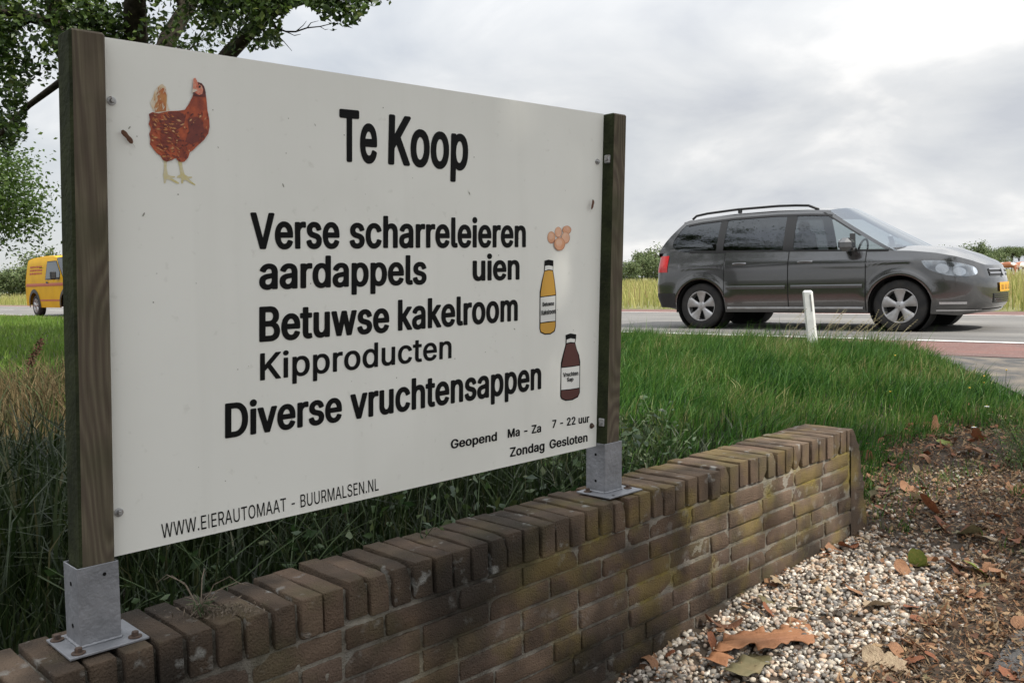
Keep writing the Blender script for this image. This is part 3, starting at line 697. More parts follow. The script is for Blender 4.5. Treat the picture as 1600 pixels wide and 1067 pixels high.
GLYPHS = {
'b-': (453, '110,171 348,172 364,179 368,186 368,246 366,250 358,256 354,257 352,259 340,261 102,260 88,253 83,246 83,186 85,182 92,176 98,175 98,173'),
'b2': (453, '60,-17 392,-17 404,-15 404,-13 410,-12 418,-6 420,-2 420,58 418,64 410,69 406,70 404,72 392,74 202,74 317,194 351,234 389,288 399,308 406,328 411,354 412,384 408,410 400,434 390,452 379,468 366,481 348,496 318,514 282,527 234,533 196,531 158,524 128,512 98,495 69,466 57,450 48,432 40,408 36,388 35,360 37,356 42,352 54,346 130,345 142,347 142,349 154,353 158,360 161,388 166,402 174,418 188,432 202,439 212,442 226,443 244,440 254,436 266,428 276,416 282,406 287,392 289,376 289,360 283,336 270,312 253,288 35,54 33,50 33,-2 35,-6 42,-12 48,-13 48,-15'),
'b7': (453, '94,-17 168,-17 176,-16 186,-12 195,-6 420,442 422,446 422,510 420,516 412,521 408,522 406,524 394,526 58,526 48,524 46,522 40,521 33,516 31,510 31,450 34,445 40,440 46,439 46,437 58,435 284,434 68,8 66,-2 69,-4 68,-7 72,-8 72,-10 76,-10 76,-12 82,-13 82,-15'),
'bB': (456, '56,-17 264,-17 314,-12 358,2 390,19 404,30 419,44 429,60 439,80 448,114 449,148 445,176 438,196 419,228 396,250 368,266 388,280 402,294 419,318 425,336 429,364 429,384 426,408 412,446 400,464 374,488 352,503 330,513 312,518 280,524 258,526 56,526 46,524 44,522 38,521 31,516 29,510 29,-2 31,-6 38,-12 44,-13 44,-15|156,74 156,214 262,213 284,206 294,200 306,188 317,170 321,160 324,148 324,130 320,112 312,98 300,87 290,81 266,75|156,302 156,435 242,435 258,433 278,426 294,410 300,398 303,388 305,374 304,358 300,344 294,332 276,314 262,306 240,302'),
'bD': (502, '56,-17 232,-17 262,-15 304,-8 338,2 378,22 404,39 414,49 431,66 446,84 461,110 473,136 479,152 487,184 492,224 493,266 491,298 486,332 473,374 464,394 447,426 433,442 406,468 376,490 342,507 326,512 298,519 256,525 56,526 46,524 44,522 38,521 31,516 29,510 29,-2 31,-6 38,-12 44,-13 44,-15|156,74 156,434 224,435 264,430 294,418 310,408 325,392 339,374 350,354 355,342 364,306 368,268 367,224 358,176 351,158 336,130 310,103 294,92 278,84 240,75'),
'bG': (520, '258,-24 280,-24 312,-21 352,-12 400,7 426,24 440,35 465,62 480,84 492,108 502,138 507,166 509,190 509,258 506,263 500,268 494,269 494,271 482,273 272,272 256,265 252,258 252,198 254,192 262,187 266,186 268,184 280,182 383,182 379,160 373,142 357,114 334,90 316,79 294,72 262,70 240,74 218,81 208,87 177,116 166,130 153,154 146,172 139,200 134,248 136,286 139,308 152,352 166,378 177,394 192,410 210,423 222,430 234,434 264,439 288,437 316,427 332,417 351,396 368,370 379,342 386,337 392,336 392,334 404,332 478,332 486,333 490,336 496,337 503,342 502,344 505,348 499,378 486,410 458,452 432,476 398,500 360,518 318,529 278,533 228,531 190,524 148,508 122,493 98,475 71,448 56,428 39,398 16,332 11,298 9,266 11,210 16,176 19,166 39,110 56,80 71,62 100,33 124,15 162,-5 188,-14 222,-21'),
'bK': (467, '56,-17 128,-17 140,-15 140,-13 146,-12 154,-6 156,-2 156,162 194,202 211,180 338,0 348,-10 356,-15 368,-17 452,-17 464,-15 464,-13 470,-12 470,-10 474,-10 478,-6 476,-4 480,-2 480,2 477,6 478,8 277,288 477,502 476,502 479,506 479,510 475,514 476,516 472,517 472,519 470,519 470,521 464,522 464,524 452,526 360,526 350,524 338,518 156,322 156,510 154,516 146,521 142,522 140,524 128,526 56,526 46,524 44,522 38,521 31,516 29,510 29,-2 31,-6 38,-12 44,-13 44,-15'),
'bM': (628, '56,-17 134,-16 148,-9 153,-2 154,253 256,-6 264,-12 270,-15 282,-17 346,-17 354,-16 364,-12 372,-6 472,252 473,-2 475,-6 482,-12 488,-13 488,-15 500,-17 572,-17 582,-15 584,-13 594,-9 599,-2 599,510 597,516 590,521 584,522 584,524 572,526 472,526 464,525 454,521 446,514 314,171 182,514 168,524 156,526 56,526 46,524 44,522 34,518 29,510 29,-2 31,-6 38,-12 44,-13 44,-15'),
'bS': (447, '208,-26 258,-25 292,-20 320,-12 370,12 388,25 403,40 424,72 435,100 439,126 437,168 430,192 424,206 411,224 388,245 358,264 328,279 282,294 230,307 186,322 172,330 153,348 149,356 146,372 148,392 152,402 162,416 172,426 184,434 204,440 222,442 252,438 268,433 282,423 295,408 303,394 305,380 308,372 316,366 320,365 322,363 334,361 404,361 416,363 416,365 422,366 430,372 432,376 430,400 417,438 406,456 380,483 356,500 330,514 288,527 236,533 196,531 148,523 118,511 96,500 66,478 46,456 35,436 26,412 22,396 21,384 23,344 31,318 42,300 62,278 86,260 106,248 134,235 174,222 230,207 278,191 296,179 309,164 314,150 314,126 307,108 290,87 272,75 258,70 240,67 210,67 188,72 166,82 145,104 140,114 136,136 133,144 126,149 120,150 120,152 108,154 34,154 26,153 22,150 16,149 9,144 7,138 11,108 24,72 35,52 62,24 86,7 126,-12 164,-21'),
'bT': (449, '190,-17 268,-16 284,-9 288,-2 288,434 420,435 432,437 432,439 444,443 448,450 448,510 446,516 438,521 434,522 432,524 420,526 28,526 18,524 16,522 10,521 3,516 1,510 1,450 3,446 10,440 16,439 16,437 28,435 162,434 162,-2 164,-6 172,-12 176,-13 178,-15'),
'bV': (480, '200,-17 282,-17 290,-16 300,-12 308,-6 491,498 494,510 491,514 492,516 488,517 488,519 484,519 484,521 478,522 478,524 466,526 392,526 384,525 374,521 365,514 242,156 240,156 224,206 114,514 100,524 88,526 12,526 2,524 2,522 -6,521 -6,519 -8,519 -13,516 -12,514 -15,510 -13,500 174,-6 188,-15'),
'bZ': (438, '38,-17 402,-17 414,-15 414,-13 420,-12 428,-6 430,-2 430,58 428,64 420,69 416,70 414,72 402,74 163,74 205,132 426,454 428,460 428,510 426,516 422,519 414,522 412,524 400,526 36,526 26,524 24,522 18,521 11,516 9,510 9,450 12,445 18,440 24,439 24,437 36,435 274,434 13,54 11,48 11,-2 13,-6 20,-12 26,-13 26,-15'),
'ba': (389, '148,-26 172,-26 198,-23 228,-15 248,-6 262,-15 274,-17 340,-17 348,-16 352,-13 358,-12 366,-6 368,-2 368,264 367,276 361,306 344,340 326,360 298,379 268,391 240,398 224,400 172,401 134,395 102,385 82,376 52,355 28,330 19,316 10,294 10,290 13,286 12,284 28,275 82,259 90,259 94,257 104,257 106,259 112,258 116,262 118,261 126,265 130,268 136,282 154,301 166,308 182,313 198,314 208,313 218,310 224,307 233,298 240,286 245,260 245,254 242,246 164,236 116,228 68,212 40,196 19,176 12,164 3,140 -1,116 0,86 11,50 26,28 54,2 80,-11 112,-21|170,62 154,64 142,69 131,78 128,84 123,96 123,108 125,120 130,130 148,144 186,152 244,160 244,126 239,108 228,90 212,75 198,67 182,63'),
'bc': (396, '192,-25 228,-25 270,-18 306,-4 330,10 363,38 381,66 394,98 394,104 391,106 392,108 376,118 318,133 292,133 292,131 290,132 288,129 282,129 275,124 267,102 253,82 244,75 232,68 224,65 208,63 188,66 172,74 160,86 144,108 137,124 129,158 127,180 129,216 134,242 144,268 160,290 172,301 184,309 202,313 220,312 238,306 248,299 257,288 268,272 274,255 282,250 284,251 288,247 298,247 300,245 308,245 314,247 316,246 372,260 388,268 393,276 390,290 376,320 361,340 344,356 320,373 286,389 252,398 232,401 176,400 146,394 110,381 90,369 74,358 46,328 39,320 25,294 14,268 8,242 4,210 4,164 8,134 14,108 28,76 46,48 72,20 94,4 122,-10 150,-19 168,-23'),
'bd': (424, '180,-25 208,-25 240,-21 262,-14 282,-3 288,-10 302,-16 376,-17 384,-16 388,-13 394,-12 401,-6 403,-2 403,510 400,516 394,521 388,522 388,524 376,526 308,526 296,524 296,522 290,521 282,516 280,510 280,382 254,394 220,401 182,401 160,399 118,387 84,370 68,356 48,336 28,304 16,276 8,248 4,222 4,156 8,130 13,112 28,72 50,38 68,19 88,4 114,-10 138,-18 158,-23|202,64 188,66 172,74 158,88 144,108 133,138 130,152 127,196 130,226 134,244 141,264 153,284 166,297 178,306 194,312 208,313 218,311 236,304 251,290 264,272 274,246 278,228 281,182 279,158 275,136 265,108 255,92 236,74 228,69 216,65'),
'be': (404, '196,-25 226,-25 262,-21 298,-11 320,-1 352,20 369,38 382,56 396,88 396,92 393,96 394,98 378,107 320,121 294,121 290,117 284,117 276,110 273,102 263,86 248,72 230,65 208,63 194,65 172,74 152,92 140,110 134,126 130,152 374,152 382,153 386,156 392,157 400,162 402,168 401,226 397,254 387,288 380,304 363,332 348,348 316,373 292,385 268,394 228,401 174,400 148,395 114,383 88,368 74,358 52,336 38,318 27,300 13,264 8,246 4,220 3,172 4,154 9,128 15,106 25,82 39,56 46,48 72,20 94,4 110,-4 124,-10 152,-19 172,-23|130,238 131,244 137,262 151,284 176,306 184,310 202,313 218,312 238,304 254,288 262,276 269,262 275,240 274,238'),
'bg': (425, '194,-168 236,-167 264,-163 294,-155 322,-144 352,-126 373,-104 388,-82 395,-66 400,-48 403,-22 403,380 400,386 394,391 388,392 388,394 376,396 310,396 302,395 298,392 292,391 290,389 286,388 282,381 264,391 252,395 220,401 168,400 142,395 108,383 84,370 74,361 48,336 37,322 16,276 8,250 4,224 4,158 8,132 20,96 26,82 48,50 66,32 102,9 118,1 158,-10 180,-12 226,-11 250,-6 278,6 280,6 279,-28 274,-42 266,-56 256,-66 234,-77 214,-80 194,-80 174,-75 160,-67 126,-31 116,-26 106,-26 104,-24 96,-24 94,-26 88,-25 78,-29 34,-54 22,-62 23,-64 20,-68 20,-72 35,-98 58,-121 82,-139 120,-156 154,-164|202,76 188,78 172,85 153,102 145,114 135,136 130,156 127,200 129,222 133,242 143,268 153,284 174,305 194,312 210,313 230,307 240,301 256,284 264,272 274,248 279,226 281,212 281,172 276,146 270,126 256,102 242,88 232,81 218,77'),
'bh': (410, '50,-17 118,-17 128,-15 130,-13 136,-12 143,-6 145,-2 145,242 147,252 155,276 166,292 176,301 186,307 208,312 228,309 238,303 247,294 256,280 264,256 265,-2 267,-6 274,-12 280,-13 280,-15 292,-17 360,-17 368,-16 372,-13 378,-12 386,-6 388,-2 388,254 384,288 371,326 361,344 338,367 318,381 294,392 252,400 214,401 174,395 146,383 145,510 143,516 138,519 126,525 42,525 26,518 22,510 22,-2 24,-6 32,-12 36,-13 38,-15'),
'bi': (167, '50,-17 126,-16 140,-9 145,-2 145,380 143,386 138,389 126,395 42,395 26,388 22,380 22,-2 24,-6 32,-12 36,-13 38,-15|76,426 106,428 130,437 148,454 156,470 157,494 151,508 140,522 116,536 92,541 76,541 58,538 32,526 18,512 13,502 10,488 10,478 13,466 18,456 40,436 54,430'),
'bk': (381, '50,-17 118,-17 128,-15 130,-13 136,-12 143,-6 145,-2 145,136 150,140 261,-2 272,-12 278,-15 290,-17 376,-17 384,-16 386,-15 386,-13 394,-12 394,-10 396,-10 401,-6 399,-4 403,-2 403,2 400,6 401,8 236,216 389,372 388,372 391,376 391,380 389,382 390,382 387,384 389,386 384,387 384,389 382,389 382,391 376,392 376,394 364,396 280,396 272,395 262,391 258,388 146,274 145,510 143,516 138,519 126,525 42,525 26,518 22,510 22,-2 24,-6 32,-12 36,-13 38,-15'),
'bl': (189, '126,-19 154,-19 190,-14 208,-6 212,2 202,54 199,60 192,66 182,70 148,70 145,84 145,510 143,516 138,519 126,525 42,525 26,518 22,510 23,62 27,44 36,26 43,16 56,3 64,-2 88,-13'),
'bm': (610, '50,-17 118,-17 128,-15 130,-13 136,-12 143,-6 145,-2 145,252 151,274 160,290 174,305 186,311 194,313 210,312 220,308 233,294 242,274 243,-2 246,-7 252,-12 258,-13 258,-15 270,-17 338,-17 350,-15 350,-13 356,-12 364,-6 366,-2 367,260 374,284 380,292 394,307 410,313 422,313 444,306 454,296 460,284 464,266 465,-2 467,-6 474,-12 480,-13 480,-15 492,-17 560,-17 572,-15 572,-13 584,-9 588,-2 588,268 582,306 574,328 561,350 540,371 510,389 482,399 448,403 414,402 384,397 346,381 322,363 296,384 274,395 244,402 200,403 186,401 158,392 142,383 141,386 134,391 128,392 128,394 116,396 50,396 38,394 38,392 26,388 22,380 22,-2 24,-6 32,-12 36,-13 38,-15'),
'bn': (410, '50,-17 118,-17 128,-15 130,-13 136,-12 143,-6 145,-2 145,242 147,252 155,276 166,292 176,301 186,307 208,312 228,309 238,303 247,294 256,280 264,256 265,-2 267,-6 274,-12 280,-13 280,-15 292,-17 360,-17 372,-15 372,-13 378,-12 386,-6 388,-2 387,270 380,304 369,330 356,350 334,370 318,381 294,392 272,397 240,401 214,401 178,396 156,388 142,381 141,386 134,391 128,392 128,394 116,396 50,396 38,394 38,392 32,391 24,386 22,380 22,-2 24,-6 32,-12 36,-13 38,-15'),
'bo': (415, '192,-25 238,-24 266,-19 292,-10 322,4 344,21 362,38 373,52 390,82 402,112 407,130 411,154 412,204 407,246 396,280 376,320 362,338 346,353 322,372 294,386 274,393 238,400 192,401 168,399 146,394 110,381 90,369 74,358 50,334 39,320 28,300 14,268 5,220 3,178 9,130 19,96 39,56 50,42 72,20 94,4 122,-10 146,-18 168,-23|208,63 188,66 172,74 160,86 146,106 138,122 134,134 130,152 127,180 130,224 134,242 144,268 160,290 172,301 184,309 202,313 220,312 238,305 248,298 263,280 273,264 281,242 286,218 288,194 287,166 283,142 275,116 265,98 256,86 236,70 226,66'),
'bp': (424, '50,-160 118,-160 128,-158 130,-156 136,-155 143,-150 145,-144 146,-5 174,-18 206,-24 244,-25 266,-23 284,-19 318,-6 340,7 358,20 375,38 388,56 400,78 411,108 416,130 421,172 420,222 411,270 397,304 388,320 374,340 360,354 338,371 308,387 266,399 244,401 206,401 174,395 150,386 142,381 141,386 134,391 128,392 128,394 116,396 50,396 38,394 38,392 32,391 24,386 22,380 22,-144 24,-150 32,-155 36,-156 38,-158|216,64 198,68 184,77 169,92 158,112 151,132 144,168 144,210 150,242 155,258 169,284 190,305 210,312 224,313 240,309 254,302 272,284 279,272 286,256 293,232 296,212 297,182 294,152 290,134 282,112 272,94 258,80 242,67'),
'br': (259, '50,-17 118,-17 128,-15 130,-13 136,-12 143,-6 145,-2 145,250 147,258 153,274 159,284 176,300 182,303 206,309 236,305 246,305 248,307 254,306 258,307 258,310 264,310 272,316 274,320 274,386 272,390 264,396 260,397 258,399 246,401 202,402 178,399 142,386 138,387 128,394 116,396 50,396 38,394 38,392 32,391 24,386 22,380 22,-2 24,-6 32,-12 36,-13 38,-15'),
'bs': (365, '170,-25 196,-25 236,-21 274,-10 294,0 318,15 341,40 351,56 361,86 362,118 361,128 356,144 346,166 322,190 298,206 276,215 246,224 182,239 162,246 154,250 142,264 140,280 143,292 158,308 162,311 184,316 200,314 214,309 231,288 238,272 246,265 256,261 282,261 330,272 344,277 353,284 352,286 355,288 355,292 342,326 328,346 314,361 290,378 258,392 212,401 160,401 140,398 116,392 78,375 60,363 36,340 24,318 17,294 16,264 20,240 32,214 48,197 80,175 108,162 144,152 198,140 220,133 231,122 235,116 237,106 236,94 228,80 212,68 186,62 166,64 150,70 134,86 124,112 116,119 106,123 80,123 26,111 14,106 7,100 8,98 5,96 5,90 16,56 33,30 46,17 66,3 96,-12 130,-21'),
'bt': (227, '154,-21 184,-21 214,-17 234,-10 242,-4 241,-2 244,0 234,54 231,60 224,66 218,67 218,69 206,69 206,71 196,71 174,67 166,68 159,78 157,94 157,310 208,310 218,312 220,314 230,318 235,326 235,380 233,386 228,389 216,395 157,396 157,472 155,478 148,483 142,484 142,486 130,488 54,487 38,480 34,472 34,396 -6,395 -10,392 -16,391 -23,386 -25,380 -25,326 -22,320 -16,315 -10,314 -10,312 2,310 34,310 34,86 36,68 40,52 51,28 66,11 84,-2 94,-7 112,-14 132,-19'),
'bu': (410, '170,-22 196,-22 232,-17 254,-9 266,-2 269,-6 276,-12 282,-13 282,-15 294,-17 360,-17 372,-15 372,-13 378,-12 386,-6 388,-2 388,380 386,386 378,391 374,392 372,394 360,396 292,396 282,394 280,392 274,391 267,386 265,380 265,148 262,122 251,98 232,78 222,71 202,67 182,70 172,77 156,96 149,110 146,124 145,380 143,386 136,391 130,392 130,394 118,396 50,396 38,394 38,392 32,391 24,386 22,380 22,126 26,92 32,70 39,54 49,36 76,10 92,-1 114,-11 138,-18'),
'bv': (389, '160,-17 230,-17 238,-16 248,-12 256,-6 400,370 402,380 399,384 400,386 396,387 396,389 392,389 392,391 386,392 386,394 374,396 302,396 294,395 284,391 275,384 194,161 114,384 100,394 88,396 14,396 2,394 2,392 -4,391 -4,389 -8,389 -12,386 -11,384 -14,380 -13,374 133,-6 148,-15'),
'bw': (567, '134,-17 202,-17 214,-15 214,-13 220,-12 228,-6 284,186 339,-6 346,-12 352,-13 352,-15 364,-17 432,-17 444,-15 444,-13 456,-9 459,-4 464,10 576,376 576,380 573,384 574,386 566,391 562,392 560,394 548,396 476,396 466,394 464,392 458,391 451,386 398,198 356,350 345,386 338,391 332,392 332,394 320,396 248,396 240,395 236,392 230,391 223,386 219,376 170,196 116,386 108,391 104,392 102,394 90,396 20,396 8,394 8,392 -4,388 -8,380 -8,376 106,0 109,-6 116,-12 122,-13 122,-15'),
'mK': (467, '56,-11 128,-11 140,-6 142,0 142,164 196,221 351,2 360,-8 368,-11 452,-11 464,-6 464,-2 466,0 465,4 262,288 463,502 465,510 460,517 452,520 360,520 350,515 159,310 142,289 141,512 134,519 128,520 56,520 45,514 43,510 43,0 48,-8'),
'mc': (396, '192,-19 228,-19 258,-14 292,-2 316,11 332,23 349,40 367,68 380,100 379,106 370,113 314,127 300,128 300,126 296,127 289,122 281,100 267,82 258,73 242,64 230,60 208,57 186,60 166,67 147,84 131,106 123,124 115,158 113,194 116,224 120,242 130,268 146,290 160,304 172,312 192,318 222,318 240,313 256,305 265,298 281,274 287,258 294,252 298,253 300,251 308,251 368,266 376,271 378,274 379,280 375,292 363,316 348,336 328,357 306,371 280,384 232,395 176,394 150,388 120,377 86,355 64,332 53,318 38,292 26,258 18,210 17,180 23,130 32,98 52,60 63,46 90,19 108,6 130,-5 152,-13 176,-18'),
'md': (424, '180,-19 220,-18 244,-13 276,2 294,18 296,18 297,-4 304,-10 376,-11 384,-8 388,-4 389,510 388,512 380,519 308,520 296,514 294,510 294,360 276,375 260,384 248,389 220,395 168,394 146,389 124,382 110,375 96,367 80,353 62,336 51,320 38,296 31,278 22,248 18,222 17,174 22,130 32,98 41,76 63,40 86,18 98,8 120,-5 144,-13 166,-18|202,58 180,61 166,67 156,74 145,86 131,104 119,136 116,150 113,198 116,228 120,246 128,266 139,284 154,300 172,312 190,318 208,319 226,316 242,310 264,292 277,274 284,260 292,230 295,180 293,156 289,136 278,106 269,92 248,71 238,65 220,59'),
'me': (404, '196,-19 226,-19 254,-16 292,-6 310,3 340,23 360,44 377,74 382,90 380,92 381,94 372,102 316,115 302,116 290,110 287,102 277,86 256,67 238,60 208,57 188,60 162,70 150,78 139,90 127,108 119,130 114,158 374,158 382,161 387,166 388,208 385,244 372,290 355,322 347,334 332,349 304,371 286,380 262,389 228,395 174,394 152,389 118,376 86,355 66,336 52,318 38,292 22,244 18,218 17,172 18,156 23,130 32,98 52,60 63,46 90,19 108,6 130,-5 154,-13 180,-18|116,232 116,242 121,258 137,284 154,302 166,310 180,316 202,319 226,317 252,305 267,290 279,272 286,254 290,238 290,232'),
'mi': (167, '50,-11 118,-11 128,-6 131,0 131,380 126,387 118,390 50,390 38,385 36,380 36,0 42,-8|76,432 98,433 120,441 134,454 143,474 143,492 135,510 122,523 106,532 92,535 76,535 58,531 44,523 32,510 26,498 24,478 28,464 31,458 52,438'),
'mn': (410, '50,-11 118,-11 126,-8 130,-4 131,244 133,254 141,278 152,292 164,304 192,316 208,318 224,317 238,313 254,302 267,288 274,272 278,256 280,-4 288,-10 292,-11 360,-11 372,-6 374,0 373,268 366,302 356,328 343,346 322,368 304,379 290,386 264,392 240,395 202,394 178,389 154,379 136,368 130,361 129,380 128,382 120,389 50,390 38,384 36,380 36,0 42,-8'),
'mo': (415, '192,-19 238,-18 262,-13 284,-5 312,8 332,24 348,40 362,58 377,84 390,120 397,156 398,202 393,246 383,278 363,316 349,334 330,354 308,370 288,381 266,388 238,394 176,394 150,388 120,377 86,355 64,332 53,318 38,292 28,266 19,220 17,180 23,130 32,98 52,60 63,46 90,19 108,6 130,-5 152,-13 176,-18|208,57 186,60 168,66 156,74 143,88 131,106 123,124 116,150 113,180 116,224 120,242 130,268 146,290 160,304 178,314 192,318 202,319 222,318 236,314 248,309 269,292 284,270 291,254 299,224 302,196 301,166 297,142 291,120 277,94 262,77 248,67 234,61'),
'mp': (424, '50,-154 118,-154 126,-151 130,-146 132,18 152,0 168,-8 188,-15 218,-19 244,-19 276,-14 308,-2 328,10 346,23 361,38 374,58 387,82 397,110 402,130 407,174 406,222 397,268 384,302 375,318 361,336 342,355 326,369 302,382 280,389 258,394 206,395 178,389 164,384 146,373 130,359 129,380 128,382 120,389 50,390 42,387 37,382 36,-144 42,-151|216,58 196,61 182,67 168,78 156,90 149,102 140,122 132,154 130,168 130,212 136,244 141,260 155,286 176,306 186,312 206,318 224,319 242,316 258,309 268,303 285,286 297,264 305,242 310,212 311,180 308,150 304,132 295,108 286,94 270,77 256,66 246,61'),
'mr': (259, '50,-11 118,-11 126,-8 130,-4 131,250 133,258 140,276 145,284 162,302 172,307 196,314 208,315 246,311 258,316 260,322 260,384 259,388 252,394 224,396 190,395 158,385 140,375 130,367 128,382 120,389 116,390 50,390 42,387 37,382 36,0 42,-8'),
'mt': (227, '154,-15 198,-14 218,-9 228,-4 230,2 218,58 210,64 206,65 196,65 174,61 162,62 152,65 145,78 143,94 143,316 208,316 218,321 221,326 221,380 216,387 208,390 143,390 143,472 142,474 134,481 62,482 50,477 48,472 48,390 2,390 -9,384 -11,380 -11,326 -6,319 2,316 48,316 48,88 50,68 60,38 70,24 84,10 98,0 118,-9 140,-14'),
'mu': (410, '170,-16 208,-15 228,-11 254,0 272,11 280,18 281,0 282,-4 290,-10 360,-11 368,-8 373,-4 374,380 373,382 366,389 292,390 284,387 280,382 279,146 276,122 273,112 261,92 244,75 228,66 202,61 176,65 160,73 148,86 135,108 131,136 130,382 122,389 118,390 50,390 42,387 37,382 36,128 39,98 44,78 52,56 62,40 88,12 106,1 120,-6 136,-11'),
'r-': (453, '114,186 338,186 339,188 339,244 338,246 114,246 112,244 112,188'),
'r.': (188, '84,-6 106,-6 122,1 136,14 142,30 143,46 141,58 136,68 122,81 106,88 84,88 68,81 55,68 48,52 48,30 55,14 68,1'),
'rA': (480, '16,-2 86,-2 88,0 136,140 342,140 392,0 394,-2 464,-2 465,0 279,508 276,511 200,511 198,508 17,10 14,2|158,201 200,322 238,449 262,370 289,288 321,202'),
'rB': (456, '60,-2 262,-2 304,2 328,9 344,15 364,26 378,37 392,50 402,66 413,90 419,114 420,126 419,158 416,176 411,190 396,218 376,239 350,255 330,263 317,264 342,275 358,284 375,300 389,318 395,332 399,354 400,384 397,408 385,440 373,458 346,483 330,493 300,504 270,510 254,511 60,511 58,510 58,0|128,59 128,229 254,229 280,226 300,219 316,209 333,194 344,176 353,150 352,120 348,108 339,92 326,80 314,72 292,64 272,60|128,287 128,450 244,450 264,448 280,445 298,437 308,430 321,416 328,402 332,388 334,374 333,358 328,340 321,326 314,318 298,304 274,292 244,287'),
'rE': (419, '60,-2 376,-2 377,0 377,58 376,59 127,60 128,227 356,227 357,228 357,286 356,288 128,288 127,450 372,450 374,452 374,510 372,511 60,511 58,510 58,0'),
'rI': (190, '70,-2 120,-2 120,511 70,511'),
'rL': (393, '60,-2 362,-2 363,0 363,58 362,59 127,60 127,510 126,511 60,511 58,510 58,0'),
'rM': (628, '60,-2 122,-2 124,0 124,350 122,420 167,292 283,0 286,-2 342,-2 345,0 459,292 504,419 502,348 502,0 504,-2 568,-2 570,0 570,510 568,511 476,511 473,508 349,186 314,80 301,126 280,186 155,508 152,511 60,511 58,510 58,0'),
'rN': (523, '60,-2 126,-2 127,0 127,310 123,398 124,420 198,292 383,2 386,-2 464,-2 465,0 465,510 464,511 398,511 397,510 397,144 400,89 362,158 140,508 136,511 60,511 58,510 58,0'),
'rO': (533, '258,-9 302,-7 328,-2 356,8 386,23 410,40 431,62 450,86 465,112 478,142 488,176 493,210 495,244 493,298 488,332 481,358 465,396 450,422 439,436 410,468 386,486 356,501 328,511 302,516 276,518 232,516 204,510 178,501 148,486 128,471 99,442 81,418 67,392 56,366 45,326 40,296 38,264 40,212 46,176 54,148 69,112 84,86 100,66 132,35 148,23 178,8 208,-2 232,-7|258,55 226,60 206,67 184,78 172,88 150,110 139,124 126,146 111,194 107,220 105,260 110,308 117,336 128,366 150,400 180,428 206,442 232,450 272,454 306,449 328,442 348,431 366,418 384,400 405,366 417,338 423,314 427,288 428,240 423,194 415,166 405,142 381,106 362,88 348,78 328,67 290,56'),
'rR': (449, '60,-2 126,-2 127,0 128,196 244,196 350,0 352,-2 428,-2 430,0 317,208 318,209 334,215 352,226 364,235 382,254 392,270 401,288 408,312 411,340 410,378 407,398 401,416 391,436 382,452 364,471 352,480 334,491 292,506 244,511 60,511 58,510 58,0|128,257 128,450 242,450 264,448 296,439 308,431 321,420 332,404 338,390 342,368 343,346 340,324 333,302 325,290 314,279 296,268 264,259 242,257'),
'rS': (447, '210,-11 256,-10 280,-6 306,1 344,19 362,32 376,46 388,62 397,78 404,94 409,116 410,128 408,168 400,194 384,218 360,240 314,266 266,281 216,294 162,313 144,325 126,342 121,352 117,372 118,388 123,404 135,422 146,433 168,446 194,454 206,456 230,457 248,455 268,451 290,442 310,428 322,414 332,396 334,380 336,376 402,376 403,378 401,400 389,434 379,450 352,478 336,490 316,501 278,513 234,518 198,516 160,509 138,501 118,490 92,471 73,450 62,430 55,412 51,396 50,382 52,346 59,322 69,306 79,294 104,272 126,258 150,248 188,235 246,220 294,204 306,197 324,184 337,168 343,152 344,144 343,126 334,102 316,80 298,68 284,61 268,56 244,52 206,52 184,56 164,62 152,67 138,77 118,98 112,110 107,136 104,139 38,139 36,138 39,112 51,78 62,58 90,29 106,17 128,6 150,-2 194,-10'),
'rT': (449, '192,-2 258,-2 259,0 259,450 418,450 419,452 419,510 418,511 32,511 30,510 30,452 32,450 191,450 191,0'),
'rU': (517, '244,-10 274,-10 302,-7 336,1 364,13 386,26 400,37 421,58 435,78 446,102 454,126 459,160 459,510 458,511 392,511 391,510 391,170 387,144 382,128 366,100 350,84 338,75 326,68 306,60 268,54 250,54 224,57 204,63 188,70 170,82 157,94 148,106 135,128 130,144 126,170 126,510 124,511 60,511 58,510 58,166 63,126 71,102 83,78 96,58 118,37 134,24 152,13 178,2 226,-9'),
'rW': (686, '154,-2 230,-2 233,2 319,316 337,392 342,423 349,388 367,316 452,2 454,-2 530,-2 534,4 672,510 670,511 602,511 600,508 507,144 492,73 462,206 383,508 380,511 306,511 300,496 214,168 194,73 167,190 85,508 82,511 16,511 14,506 151,4'),
}
